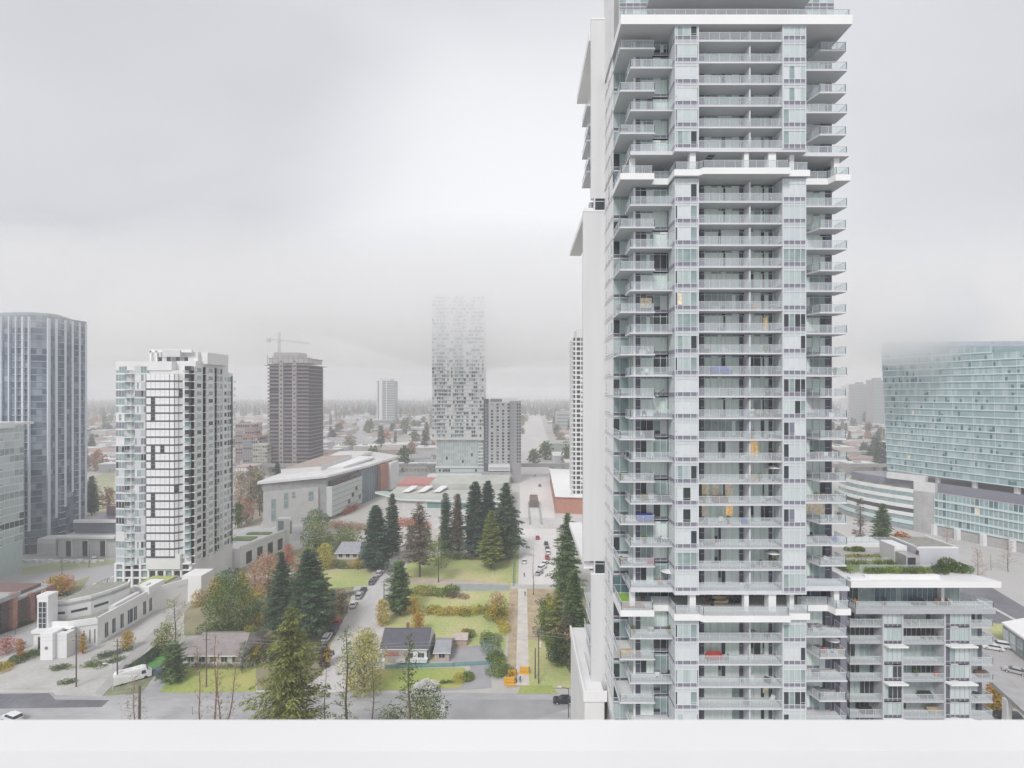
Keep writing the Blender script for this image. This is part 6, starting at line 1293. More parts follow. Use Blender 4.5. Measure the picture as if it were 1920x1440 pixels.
ts = shed('station_building', 'low building with a bright white roof and glazed side at the lower right edge', [(PX(1893, 140), 142), (PX(2000, 118), 116), (155, 122), (160, 150)], 5.6, mat('station_wall', (.26, .25, .25), .7), M['white'])
sa_, sb_ = (PX(1893, 140), 142), (PX(2000, 118), 116)
for q in range(9):
    mb = MB(); a, b_ = lp(sb_, sa_, q / 9 + .012), lp(sb_, sa_, (q + 1) / 9 - .012); mb.obox(b_, a, .8, 4.8, .02, .1, M['mint2'] if q % 3 else M['gmid']); mb.obox(b_, a, 2.6, 2.75, .1, .16, M['mull']); ts.mesh(mb, 'window')
mb = MB(); mb.prism([(PX(1845, 105), 105), (PX(1990, 84), 84), (PX(2010, 87), 87), (PX(1862, 109), 109)], 11.2, 12.0, M['concrete_d']); 
o = mb.build('walkway_deck'); tag(o, 'concrete walkway deck on posts crossing the lower right corner', 'walkway')
for i, (px, y) in enumerate(((1888, 98), (1935, 92))): mb = MB(); mb.box(-.5, .5, -.5, .5, 0, 11.3, M['concrete']); q = mb.build('post', o, (PX(px, y), y, 0))
# ---------------------------------------------------------------- elevated railway
t = Tower('elevated_railway', 'long grey elevated railway viaduct crossing behind the towers', 'viaduct', (0, 428, 0))
mb = MB(); mb.box(-300, 400, 425, 433, 7.8, 9.6, MATS['concrete_grey']); mb.box(-300, 400, 424.6, 425, 9.4, 10.6, MATS['concrete_grey']); t.mesh(mb, 'deck')
for x in range(-280, 400, 34):
    mb = MB(); mb.box(x - 1, x + 1, 428, 430, 0, 7.8, M['concrete_d']); mb.box(x - 3, x + 3, 426, 432, 6.8, 7.8, M['concrete_d']); t.mesh(mb, 'pillar')
# ---------------------------------------------------------------- hazy buildings and woods
def htower(label, px0, px1, Y, pyt, m, seed):
    t = Tower('hazy_tower', label, 'tower', (PX((px0 + px1) / 2, Y), Y + 12, 0)); x0, x1 = PX(px0, Y), PX(px1, Y); z = PZ(pyt, Y)
    mb = MB(); mb.box(x0, x1, Y, Y + 24, 0, z, m); mb.box(lerp(x0, x1, .3), lerp(x0, x1, .7), Y + 4, Y + 18, z, z + 4, m); t.mesh(mb, 'wall')
    for k in range(int(z / 6)):
        mb = MB(); mb.box(x0 + 1, x1 - 1, Y - .3, Y, 4 + k * 6, 7 + k * 6, M['gmid']); t.mesh(mb, 'window')
htower('faint grey tower in the fog just right of the nearest tower, left of the two', 1589, 1606, 1150, 722, M['offwhite'], 1)
htower('faint grey tower in the fog between the nearest tower and the green-glass tower, its twin', 1606, 1628, 1080, 720, M['hotelgrey'], 2)
htower('faint grey tower in the fog touching the edge of the green-glass tower', 1639, 1662, 1000, 712, M['hotelgrey'], 3)
htower('faint wide block in the fog beyond the pale street, left of the slim tower', 1043, 1070, 900, 772, M['hotelpale'], 4)
rr_ = random.Random(99); RM = [M['white'], M['offwhite'], M['white'], mat('roof_grey', (.42, .42, .43), .9), mat('roof_tan', (.46, .41, .38), .9), mat('roof_rose', (.45, .33, .31), .9)]
WM = [M['offwhite'], M['cream'], M['pinkw'], M['hotelpale'], M['hotelgrey']]
def house_mesh(i):
    r = random.Random(i); mb = MB(); w_, d, h = r.uniform(12, 38), r.uniform(12, 30), r.uniform(4, 9); wm = WM[i % len(WM)]
    mb.box(-w_ / 2, w_ / 2, -d / 2, d / 2, 0, h, wm)
    if i % 3 == 0: 
        rm = RM[3 + (i // 3) % 3]; mb.face([(-w_ / 2 - .5, -d / 2 - .5, h), (w_ / 2 + .5, -d / 2 - .5, h), (w_ / 2, 0, h + 2.6), (-w_ / 2, 0, h + 2.6)], rm); mb.face([(w_ / 2 + .5, d / 2 + .5, h), (-w_ / 2 - .5, d / 2 + .5, h), (-w_ / 2, 0, h + 2.6), (w_ / 2, 0, h + 2.6)], rm)
    else: mb.box(-w_ / 2 - .3, w_ / 2 + .3, -d / 2 - .3, d / 2 + .3, h, h + .5, RM[i % 3]); mb.box(-w_ / 5, 0, -2, 2, h + .5, h + 1.6, M['concrete_d'])
    for k in range(int(w_ / 3.5)): mb.box(-w_ / 2 + 1 + k * 3.5, -w_ / 2 + 2.8 + k * 3.5, -d / 2 - .05, -d / 2, 1, 2.8, M['gmid'])
    return shared(mb, 'far_building'), max(w_, d)
HM = [house_mesh(i) for i in range(16)]
TREE_FAR = []
for i, (m, kd) in enumerate((('teal', 'c'), ('dark', 'c'), ('brown', 'd'), ('salmon', 'd'), ('teal', 'd'), ('tan', 'd'), ('brown', 'c'), ('leafy', 'd'))):
    if kd == 'c': cr, tr = conifer(i + 60, 20, 4.2, L_[m], dens=.5, spray=2.4, bare=.03)
    else: cr, tr = deciduous(i + 60, 13, 5.5, L_[m], 420, 1.5, .12, 9)
    TREE_FAR.append((shared(cr, 'crown'), shared(tr, 'trunk'), kd, m))
def free(x, y, rad):
    if abs(y - 527) < 14 or abs(y - 767) < 16 or 418 < y < 440: return False
    sx_ = 14 + (y - 400) * .03
    if abs(x - sx_) < 20 + rad * .5: return False
    if y < 470 and (-240 < x < -175 or -75 < x < 10): return False
    if y < 400: return False
    if abs(x + 290) < 40 and 1010 < y < 1070: return False
    if abs(x - (-143 - (y - 420) * .29)) < 14: return False
    return True
nb = 0; used = []
GB = {0: 'small hazy pitched-roof building in the distant suburb', 1: 'small hazy flat pale-roofed building in the distant suburb'}
while nb < 285:
    y = 442 + 1000 * rr_.random() ** 1.2; px = rr_.choice([rr_.uniform(150, 225), rr_.uniform(430, 1075), rr_.uniform(575, 815), rr_.uniform(1560, 1660), rr_.uniform(975, 1075)]); x = PX(px, y); me, rad = HM[rr_.randrange(16)]
    if not free(x, y, rad) or any((x - a) ** 2 + (y - b) ** 2 < (.5 * (rad + c)) ** 2 for a, b, c in used): continue
    used.append((x, y, rad)); pt = HM.index((me, rad)) % 3 == 0
    o = mobj(me, 'far_building', None, (x, y, 0), rr_.choice([0, 0, .1, -.1, math.pi / 2])); tag(o, GB[0 if pt else 1], 'building', 'hazy pitched-roof buildings' if pt else 'hazy flat-roofed buildings'); nb += 1
TG = {'teal': 'hazy blue-green', 'dark': 'hazy dark', 'brown': 'hazy brown-grey', 'salmon': 'hazy russet', 'tan': 'hazy tan', 'leafy': 'hazy deep green'}
nt_ = 0
while nt_ < 270:
    y = 440 + 1200 * rr_.random() ** 1.1; px = rr_.choice([rr_.uniform(150, 225), rr_.uniform(430, 1075), rr_.uniform(560, 815), rr_.uniform(1560, 1660), rr_.uniform(975, 1075)]); x = PX(px, y)
    if not free(x, y, 6) or any((x - a) ** 2 + (y - b) ** 2 < (.45 * c + 3) ** 2 for a, b, c in used): continue
    used.append((x, y, 5)); cr, tr, kd, m = TREE_FAR[rr_.randrange(8)]; s = rr_.uniform(.7, 1.5)
    k_ = 'conifer' if kd == 'c' else 'broadleaf tree'
    o = thing('far_conifer' if kd == 'c' else 'far_broadleaf_tree', '%s %s in the distant suburb' % (TG[m], k_), 'tree', (x, y, 0), rr_.uniform(0, 6), '%s %ss of the distant suburb' % (TG[m], k_)); o.scale = (s, s, s)
    mobj(cr, 'crown', o); mobj(tr, 'trunk', o); nt_ += 1
for (lab, px, py, s, i) in (('rounded tan autumn tree beyond the grey civic building', 655, 842, 1.4, 5), ('dark broad tree beside the distant white tower podium', 691, 812, 1.8, 7), ('dark mound-shaped tree by the far pale street, left of the cloud-topped tower', 759, 812, 2.0, 7), ('dark round tree left of the lamp beyond the elevated railway', 1000, 868, 1.1, 7), ('dark wide tree right of the lamp beyond the elevated railway', 1022, 862, 1.5, 7)):
    x, y = G(px, py); cr, tr, kd, m = TREE_FAR[i]; o = thing('broadleaf_tree', lab, 'tree', (x, y, 0)); o.scale = (s * 1.2, s * 1.2, s * .9); mobj(cr, 'crown', o); mobj(tr, 'trunk', o)
# far woods that read as one mass
r = random.Random(5); mb = MB()
for i in range(5200):
    y = r.uniform(1500, 3600); x = r.uniform(-1.15, .9) * y; h = r.uniform(14, 30); w_ = r.uniform(7, 16); m = L_['teal'] if r.random() < .6 else L_['brown']
    for a in (0, 1.05, 2.1): 
        c, s = math.cos(a) * w_ / 2, math.sin(a) * w_ / 2; mb.face([(x - c, y - s, 0), (x + c, y + s, 0), (x + c * .7, y + s * .7, h * .55), (x, y, h), (x - c * .7, y - s * .7, h * .5)], m)
tag(mb.build('far_woods'), 'distant misty woods along the horizon', 'woods', None, 'stuff')
r = random.Random(8); mb = MB()
for i in range(30): 
    x = -2600 + i * 180; mb.face([(x, 3800, 0), (x + 200, 3800, 0), (x + 200, 4200, 40 + 26 * math.sin(i * .7)), (x, 4200, 40 + 26 * math.sin((i - 1) * .7))], L_['teal'])
# ---------------------------------------------------------------- vehicles
M['tyre'] = mat('tyre', (.03, .03, .03), .8); M['carglass'] = mat('car_glass', (.03, .04, .05), .08, .1, 1, .5); M['lampw'] = mat('car_lamp', (.8, .8, .75), .2, .02, 1, .6); M['lampr'] = mat('tail_lamp', (.5, .04, .03), .3)
def car_proto(kind='sedan'):
    """body profile lofted across the width; origin at the middle on the ground, nose towards +Y"""
    Lc, Wc, Hc = dict(sedan=(4.6, 1.8, 1.45), suv=(4.7, 1.9, 1.75), van=(5.4, 2.0, 2.2))[kind]
    body = MB(); K = 'PAINT'
    low = [(-.5, .25), (-.5, .62), (-.44, .70), (.40, .70), (.49, .58), (.5, .25)] if kind != 'van' else [(-.5, .25), (-.5, .55), (-.48, .6), (.44, .58), (.5, .45), (.5, .22)]
    cab = dict(sedan=[(-.40, .70), (-.26, 1.0), (.08, 1.0), (.24, .70)], suv=[(-.49, .66), (-.43, 1.0), (.10, 1.0), (.25, .66)], van=[(-.50, .56), (-.47, 1.0), (.26, 1.0), (.42, .56)])[kind]
    return Lc, Wc, Hc, low, cab
CARM = {}
def loft(mb, prof, L_c, H_c, widths, m):
    n0 = len(mb.v); k = mb.mi(m); n = len(prof)
    for sx_ in (-1, 1):
        for (u, v_), w_ in zip(prof, widths): mb.v.append((sx_ * w_, u * L_c, v_ * H_c))
    for i in range(n - 1): mb.f.append((n0 + i, n0 + i + 1, n0 + n + i + 1, n0 + n + i)); mb.m.append(k)
    mb.f.append((n0 + n - 1, n0, n0 + n, n0 + 2 * n - 1)); mb.m.append(k)
    mb.f.append(tuple(n0 + i for i in reversed(range(n)))); mb.m.append(k); mb.f.append(tuple(n0 + n + i for i in range(n))); mb.m.append(k)
def car_meshes(kind, col, cname):
    key = (kind, cname)
    if key in CARM: return CARM[key]
    Lc, Wc, Hc, low, cab = car_proto(kind); pm = mat('car_paint_' + cname, col, .3, .02, 1, .5)
    b = MB(); w2 = Wc / 2; loft(b, low, Lc, Hc, [w2 * .93, w2 * .95, w2 * .97, w2 * .97, w2 * .92, w2 * .88], pm)
    # roof and pillars
    cw = [w2 * .93, w2 * .78, w2 * .78, w2 * .90]
    rf = [(cab[1][0], .985), (cab[1][0] + .01, 1.0), (cab[2][0] - .01, 1.0), (cab[2][0], .985)]
    loft(b, rf, Lc, Hc, [w2 * .79] * 4, pm)
    g = MB(); loft(g, cab, Lc, Hc * .985, cw, M['carglass'])
    wh = MB()
    for s in (-1, 1): wh.tube((s * .11, 0, 0), (-s * .11, 0, 0), .33, .33, M['tyre'], 12)
    wh2 = MB(); wh2.tube((-.12, 0, 0), (.12, 0, 0), .33, .33, M['tyre'], 12); wh2.tube((-.13, 0, 0), (.13, 0, 0), .18, .18, M['rail'], 10)
    hl = MB(); hl.box(-.17, .17, -.04, .04, -.07, .07, M['lampw']); tl = MB(); tl.box(-.16, .16, -.03, .03, -.09, .09, M['lampr'])
    CARM[key] = (shared(b, 'body'), shared(g, 'window_glass'), shared(wh2, 'wheel'), shared(hl, 'headlight'), shared(tl, 'tail_light'), Lc, Wc, Hc); return CARM[key]
def car(label, px=None, py=None, rz=0, kind='sedan', col=(.75, .75, .75), cname='white', xy=None, z=.04, group=None, name='parked_car'):
    b, g, wh, hl, tl, Lc, Wc, Hc = car_meshes(kind, col, cname)
    x, y = xy or G(px, py); o = thing(name, label, 'car', (x, y, z), rz, group)
    mobj(b, 'body', o); mobj(g, 'window_glass', o)
    for sx_ in (-1, 1):
        for sy in (-.31, .31): mobj(wh, 'wheel', o, (sx_ * (Wc / 2 - .1), sy * Lc, .33))
        mobj(hl, 'headlight', o, (sx_ * Wc * .34, Lc * .485, Hc * .5)); mobj(tl, 'tail_light', o, (sx_ * Wc * .36, -Lc * .5, Hc * .52))
    return o
WH, SI, BK, RD, GY, BL = ((.78, .78, .78), 'white'), ((.45, .46, .47), 'silver'), ((.03, .03, .035), 'black'), ((.50, .05, .06), 'red'), ((.16, .17, .18), 'grey'), ((.07, .10, .18), 'blue')
GC = 'cars parked along the diagonal street'
cars_b = [(663, 1137, 'sedan', WH, 'white sedan parked beside the brown-green bush'), (674, 1120, 'suv', SI, 'silver car parked just beyond the white sedan'), (681, 1110, 'sedan', BK, 'black sedan in the middle of the parked row, by the small lawn'), (698, 1094, 'suv', GY, 'dark grey car at the near end of the upper parked row'), (704, 1086, 'sedan', SI, 'silver car second in the upper parked row'), (711, 1078, 'suv', WH, 'white car third in the upper parked row'), (718, 1071, 'sedan', WH, 'white low car fourth in the upper parked row'), (726, 1063, 'sedan', SI, 'silver car at the far end of the upper parked row, at the massive conifer'), (745, 1037, 'suv', WH, 'white car parked alone farther up the diagonal street'), (633, 1170, 'sedan', RD, 'red car parked under the orange tree'), (626, 1185, 'suv', BL, 'dark blue car parked just below the red one'), (613, 1200, 'suv', WH, 'white car with dark windows at the near end of the street'), (604, 1214, 'sedan', GY, 'dark car half hidden by the huge conifer, nearest on the diagonal street')]
for (px, py, k, (c, cn), lab) in cars_b: car(lab, px, py, R(3), k, c, cn, group=GC)
GC2 = 'cars parked along the pale street'
for (px, py, k, (c, cn), lab, rz) in [(1008, 1010, 'sedan', RD, 'red car driving on the pale street', 0), (1024, 1021, 'sedan', BK, 'black car at the far end of the row on the pale street', 0), (1026, 1030, 'suv', GY, 'dark grey car second in the row on the pale street', 0), (1027.5, 1038, 'suv', WH, 'white car between the grey and red ones on the pale street', 0), (1026, 1047, 'sedan', RD, 'red car in the parked row on the pale street', 0), (1022, 1058, 'sedan', WH, 'white car just below the red parked one on the pale street', -.4), (1017, 1067, 'suv', WH, 'white car second below the red parked one on the pale street', -.6), (1011, 1077, 'sedan', SI, 'silver car nearest in the row on the pale street', -.5), (983, 1055, 'sedan', WH, 'white car alone at the left kerb of the pale street', 0)]:
    car(lab, px, py, rz, k, c, cn, group=GC2)
car('black car driving along the near road beside the lamp post', 1056, 1318, R(90), 'sedan', *BK, name='moving_car')
car('white car at the bottom left corner, half cut by the parapet', 22, 1352, R(70), 'suv', *WH, name='moving_car')
car('black car under the orange tree on the avenue', 117, 1117, R(-80), 'sedan', *BK)
car('dark blue car parked beside the white camper van', 296, 1266, R(60), 'suv', *BL); car('small dark car behind the bush tree, right of the blue one', 309, 1268, R(70), 'sedan', *GY)
car('white van-like car on the right-hand parking lot', 1874, 1214, R(65), 'suv', *WH, name='parked_car'); car('low white car left of the larger white one on the parking lot', 1861, 1218, R(65), 'sedan', *WH); car('black-roofed silver car on the right-hand parking lot', 1902, 1262, R(50), 'sedan', *SI)
car('dark blue car under the walkway deck, lower right', 1905, 1325, R(70), 'sedan', *BL); car('dark car at the lower right corner below the blue one', 1890, 1350, R(70), 'suv', *BK)
for i, (px, py, rz, k, cc, lab) in enumerate([(175, 1052, .9, 'suv', WH, 'white car on the avenue before the grey podium'), (1003, 950, 0, 'sedan', BK, 'black car far up the pale street, near the ramp mouth'), (1012, 912, 0, 'suv', GY, 'dark van at the traffic lights far up the pale street'), (1003, 893, 0, 'suv', WH, 'white van just before the elevated railway'), (769, 1003, 1.3, 'sedan', WH, 'white car turning at the top of the diagonal street')]): car(lab, px, py, rz, k, *cc)
# shrink-wrapped camper van
o = thing('camper_van', 'white rounded camper van parked on the grass beside the narrow lane', 'camper van', (*G(249, 1276), .05), R(-52))
def rbx(mb, L_c, W_c, z0, z1, m, nose=.2):
    prof = [(-.5, z0), (-.5, z1 * .8), (-.46, z1 * .96), (-.40, z1), (.24, z1), (.34, z1 * .92), (.42, z1 * .62), (.5, z1 * .50), (.5, z0)]; w_ = [W_c * .46, W_c * .47, W_c * .42, W_c * .38, W_c * .38, W_c * .42, W_c * .46, W_c * .44, W_c * .42]
    loft(mb, prof, L_c, 1, w_, m)
mb = MB(); rbx(mb, 7.4, 2.5, .35, 2.9, M['white']); mb.build('body', o)
mb = MB(); mb.box(-.95, .95, 2.52, 2.95, 1.75, 2.35, M['carglass']); mb.box(-1.19, 1.19, 1.7, 2.5, 1.5, 2.2, M['carglass']); mb.build('window_glass', o)
for sx_ in (-1, 1):
    for y in (-2.3, 2.5): mb = MB(); mb.tube((-.13, 0, 0), (.13, 0, 0), .38, .38, M['tyre'], 12); mb.build('wheel', o, (sx_ * 1.0, y, .38))
for i in range(3): mb = MB(); mb.box(-.3, .3, -.4, .4, 0, .2, M['offwhite']); mb.build('roof_vent', o, (.1, -2.4 + i * 1.6, 2.88))
# pickup with a load
o = thing('pickup_truck', 'pickup truck heaped with white and orange branches at the edge of the near road', 'pickup truck', (*G(797, 1293), .04), R(80))
b, g, wh, hl, tl, Lc, Wc, Hc = car_meshes('suv', *GY); mb = MB(); mb.box(-.95, .95, -3, -.2, .5, 1.15, mat('truck_paint', (.5, .5, .5), .4)); loft(mb, [(-.05, .5), (-.05, 1.05), (.02, 1.75), (.22, 1.75), (.32, 1.1), (.5, .95), (.5, .45)], 5.4, 1, [.95] * 7, MATS['truck_paint']); mb.build('body', o)
for sx_ in (-1, 1):
    for y in (-2, 1.7): mobj(wh, 'wheel', o, (sx_ * .9, y, .35))
mb = blob(9, [(0, -1.6, 1.5, 1.2, 1.7, .7), (.3, -.2, 1.7, 1.0, .9, .5)], 900, .3, [mat('white_litter', (.75, .73, .70), .8), L_['red'], L_['brown'], MATS['white_litter']]); o2 = mb.build('branch_load', None, tuple(o.location)); o2.rotation_euler = o.rotation_euler; tag(o2, 'heap of white and reddish branches lying on the pickup truck', 'load')
# ---------------------------------------------------------------- barriers, people, poles, fences
M['yel'] = mat('barrier_yellow', (.75, .42, .04), .6, .05, 1)
def barrier(label, px, py, w_, rz=0):
    mb = MB(); 
    for z in (.35, 1.0): mb.box(-w_ / 2, w_ / 2, -.12, .12, z, z + .5, M['yel'])
    for x in (-w_ / 2 + .2, w_ / 2 - .2): mb.box(x - .1, x + .1, -.2, .2, 0, 1.6, M['yel'] if x < 0 else M['dirt_post'])
    mb.box(-w_ / 2, w_ / 2, -.75, .75, 0, .12, M['yel'])
    o = mb.build('barrier', None, (*G(px, py), .05)); o.rotation_euler = (0, 0, rz); tag(o, label, 'barrier', 'yellow barriers closing the footpath')
M['dirt_post'] = mat('post_brown', (.22, .17, .13), .9)
barrier('yellow barrier nearest the road, left of the footpath end', 956, 1282, 2.8); barrier('yellow barrier behind the nearest one at the footpath end', 961, 1268, 2.2, .1); barrier('yellow barrier on the right side of the footpath end', 984, 1262, 2.6, -.1)
def person(label, px, py, top, legs, h=1.72, walk=.25, rz=0, z=.05):
    k = h / 1.75; J = dict(hip=(0, 0, .95), chest=(0, .02, 1.35), neck=(0, .02, 1.5), head=(0, .03, 1.62), crown=(0, .03, 1.74), ls=(-.19, .02, 1.42), le=(-.25, .02 - walk * .5, 1.15), lh=(-.24, .1 - walk * .8, .92), rs=(.19, .02, 1.42), re=(.25, .02 + walk * .5, 1.15), rh=(.24, .12 + walk * .8, .93), lk=(-.1, walk * .5, .5), lf=(-.1, walk, .07), lt=(-.1, walk + .2, .04), rk=(.1, -walk * .3, .5), rf=(.1, -walk, .09), rt=(.1, -walk + .18, .03))
    rad = dict(hip=.16, chest=.17, neck=.06, head=.10, crown=.07, ls=.07, le=.05, lh=.04, rs=.07, re=.05, rh=.04, lk=.075, lf=.05, lt=.04, rk=.075, rf=.05, rt=.04)
    E_ = [('hip', 'chest'), ('chest', 'neck'), ('neck', 'head'), ('head', 'crown'), ('chest', 'ls'), ('ls', 'le'), ('le', 'lh'), ('chest', 'rs'), ('rs', 're'), ('re', 'rh'), ('hip', 'lk'), ('lk', 'lf'), ('lf', 'lt'), ('hip', 'rk'), ('rk', 'rf'), ('rf', 'rt')]
    ks = list(J); me = bpy.data.meshes.new('person'); me.from_pydata([tuple(c * k for c in J[a]) for a in ks], [(ks.index(a), ks.index(b)) for a, b in E_], [])
    o = bpy.data.objects.new('person', me); o.location = (*G(px, py), z); o.rotation_euler = (0, 0, rz); link(o)
    md = o.modifiers.new('skin', 'SKIN'); 
    for a, v_ in zip(ks, me.skin_vertices[0].data): v_.radius = (rad[a] * k, rad[a] * k); v_.use_root = a == 'hip'
    o.modifiers.new('sub', 'SUBSURF').levels = 1; o.modifiers['sub'].render_levels = 1
    mm = bpy.data.materials.new('clothes_' + label[:8]); mm.use_nodes = True; t = mm.node_tree; bs = t.nodes['Principled BSDF']; bs.inputs['Roughness'].default_value = .9
    g_ = t.nodes.new('ShaderNodeTexCoord'); sp = t.nodes.new('ShaderNodeSeparateXYZ'); t.links.new(g_.outputs['Object'], sp.inputs[0]); cr = t.nodes.new('ShaderNodeValToRGB'); dv = t.nodes.new('ShaderNodeMath'); dv.operation = 'DIVIDE'; dv.inputs[1].default_value = 1.8 * k; t.links.new(sp.outputs['Z'], dv.inputs[0]); t.links.new(dv.outputs[0], cr.inputs[0]); cr.color_ramp.interpolation = 'CONSTANT'
    cr.color_ramp.elements[0].color = (*legs, 1); e = cr.color_ramp.elements[1]; e.position = .53; e.color = (*top, 1); e = cr.color_ramp.elements.new(.84); e.color = (.45, .30, .24, 1); e = cr.color_ramp.elements.new(.93); e.color = (.05, .04, .03, 1); t.links.new(cr.outputs[0], bs.inputs['Base Color'])
    me.materials.append(mm); tag(o, label, 'person'); return o
person('person in dark clothes walking between the yellow barriers, right of two', 975.5, 1280, (.10, .12, .18), (.05, .06, .09), rz=.3)
person('person in a grey-blue jacket walking between the yellow barriers, left of two', 968, 1280, (.25, .28, .34), (.06, .06, .07), rz=-.3)
person('person in black walking on the pale street near its end', 983, 1082, (.04, .04, .05), (.04, .04, .05))
person('person in dark clothes at the top of the gravel footpath', 984.5, 1118, (.06, .06, .07), (.10, .09, .09))
M['wood'] = mat('pole_wood', (.16, .13, .11), .95, .2, 1.5)
POLES = {}
def pole(label, px, py, pyt, arm=True, lamp=False, name='utility_pole', trans=False, key=None, m=None, r_=.17):
    x, y = G(px, py); h = PZ(pyt, y); o = thing(name, label, 'pole' if not lamp else 'lamp post', (x, y, 0)); m = m or M['wood']
    mb = MB(); mb.tube((0, 0, 0), (0, 0, h), r_, r_ * .65, m, 8); mb.build('pole', o)
    if arm:
        for dz in (.5, 1.6): mb = MB(); mb.box(-1.1, 1.1, -.06, .06, h - dz - .1, h - dz, m); [mb.tube((q, 0, h - dz), (q, 0, h - dz + .22), .06, .05, M['rail'], 6) for q in (-1, -.5, .5, 1)]; mb.build('crossarm', o)
    if trans: mb = MB(); mb.tube((.45, 0, h - 4.2), (.45, 0, h - 3.1), .3, .3, M['offwhite'], 10); mb.build('transformer', o)
    if lamp: mb = MB(); mb.tube((0, 0, h - .2), (-1.6, 0, h + .3), .06, .05, m, 6); mb.box(-2.3, -1.5, -.15, .15, h + .2, h + .36, M['offwhite']); mb.build('lamp_head', o)
    if key: POLES[key] = (x, y, h)
    return o
pole('dark utility pole on the forecourt, nearest the white hall entrance', 143, 1288, 1188, key='a'); pole('brown utility pole standing beside the narrow lane', 220, 1287, 1198, key='b'); pole('dark utility pole in front of the brown-roofed bungalow', 387, 1288, 1186, key='c')
pole('thin grey lamp post left of the brown pole', 211, 1294, 1246, False, True, 'lamp_post', r_=.08, m=M['rail'])
pole('utility pole with a white transformer right of the footpath', 1010, 1282, 1180, trans=True, key='d'); pole('old wooden post left of the transformer pole', 1003.5, 1272, 1215, False, r_=.2)
pole('dark lamp post at the near road beside the black moving car', 1066, 1345, 1290, False, True, 'lamp_post', r_=.1, m=M['black'])
pole('wooden pole on the right side of the diagonal street', 720, 1122, 1088, True, key='e'); pole('thin pole on the avenue beside the median', 94, 1142, 1080, False, r_=.12); pole('thin pole before the grey podium, left one', 116, 1078, 1050, False, r_=.12); pole('thin pole before the grey podium, right one', 167, 1064, 1020, False, r_=.14); pole('traffic light pole at the white tower corner on the avenue', 201, 1110, 1085, False, r_=.14)
pole('tall pole with a white flag-like lamp beyond the elevated railway', 1016, 874, 852, False, True, 'lamp_post', r_=.25, m=M['white'])
pole('small grey post on the near road shoulder, lower left', 361, 1340, 1328, False, r_=.06, m=M['spand'])
def wire(label, a, b, sag=1.0, off=0, r_=.022, dz=0):
    cu = bpy.data.curves.new('wire', 'CURVE'); mb = MB(); n = 18; pts = []
    for i in range(n + 1):
        u = i / n; pts.append(Vector((lerp(a[0], b[0], u), lerp(a[1], b[1], u) + off, lerp(a[2], b[2], u) - sag * 4 * u * (1 - u) + dz)))
    for p, q in zip(pts[:-1], pts[1:]): mb.tube(p, q, r_, r_, mat('wire', (.42, .42, .43), .6), 4, False)
    tag(mb.build('power_line'), label, 'power line')
P = POLES; P['z'] = (PX(-120, 122), 122, 13.5); P['y'] = (PX(1180, 121), 121, 13)
for i, (o_, dz) in enumerate(((0, -.4), (.5, -1.5))):
    nm = ('upper', 'lower')[i]
    wire('%s power line from the left edge to the forecourt pole' % nm, P['z'], P['a'], 1.0, o_, dz=dz); wire('%s power line between the forecourt pole and the brown pole' % nm, P['a'], P['b'], .5, o_, dz=dz); wire('%s power line between the brown pole and the bungalow pole' % nm, P['b'], P['c'], .8, o_, dz=dz)
    wire('%s long power line from the bungalow pole to the transformer pole' % nm, P['c'], P['d'], 2.6, o_, dz=dz); wire('%s power line from the transformer pole behind the white pier' % nm, P['d'], P['y'], .6, o_, dz=dz)
def fence(label, pts, h=1.8, m=None, post=2.6, fac=None, name='fence'):
    mb = MB(); m = m or M['rail']; o = thing(name, label, 'fence', (pts[0][0], pts[0][1], 0)); O_ = Vector((pts[0][0], pts[0][1], 0))
    for a, b in zip(pts[:-1], pts[1:]):
        l = math.dist(a, b); n = max(1, int(l / post))
        for i in range(n + 1): p = lp(a, b, i / n); mb.box(p[0] - .05, p[0] + .05, p[1] - .05, p[1] + .05, 0, h, m)
        mb.obox(a, b, h - .07, h, -.03, .03, m); mb.obox(a, b, .1, .16, -.03, .03, m)
    q = mb.build('post', o); q.location = -O_; mb = MB()
    for a, b in zip(pts[:-1], pts[1:]): mb.obox(a, b, .15, h - .08, -.01, .01, fac or MATS['fence_net'])
    q = mb.build('panel', o); q.location = -O_
railglass('fence_net', (.22, .42, .42), .55, .9); railglass('mesh_net', (.35, .52, .52), .35, .9)
fence('teal fence along the front of the dark-roofed house', [G(722, 1254), G(790, 1252), G(850, 1250), G(918, 1246)], 1.0, mat('teal_post', (.10, .30, .32), .7)); fence('teal mesh fence between the park and the pale street', [G(962, 1100), G(963, 1072), G(966, 1045)], 2.4, MATS['teal_post'], fac=MATS['mesh_net']); fence('bluish mesh fence beside the vine-green hedge', [G(905, 1212), G(918, 1226), G(921, 1256)], 1.6, MATS['teal_post'], fac=MATS['mesh_net']); fence('dark fence behind the white camper van along the lane', [G(226, 1270), G(268, 1240), G(304, 1212)], 1.6, M['black'], fac=mat('fence_board', (.17, .16, .17), .9)); 
# ---------------------------------------------------------------- things on the balconies
def chair_mesh(m):
    mb = MB(); mb.box(-.26, .26, -.26, .26, .40, .47, m); mb.box(-.26, .26, .20, .27, .47, .92, m)
    for x in (-.23, .23):
        for y in (-.22, .22): mb.box(x - .025, x + .025, y - .025, y + .025, 0, .42, m)
        mb.box(x - .03, x + .03, -.22, .24, .64, .68, m)
    return mb
def table_mesh(m, r_=.45):
    mb = MB(); mb.tube((0, 0, .70), (0, 0, .74), r_, r_, m, 16); mb.tube((0, 0, 0), (0, 0, .7), .04, .04, m, 6); mb.tube((0, 0, 0), (0, 0, .04), .25, .2, m, 12); return mb
def sofa_mesh(m):
    mb = MB(); mb.box(-.95, .95, -.4, .4, .12, .45, m); mb.box(-.95, .95, .22, .42, .45, .85, m); mb.box(-.98, -.78, -.4, .4, .45, .65, m); mb.box(.78, .98, -.4, .4, .45, .65, m); return mb
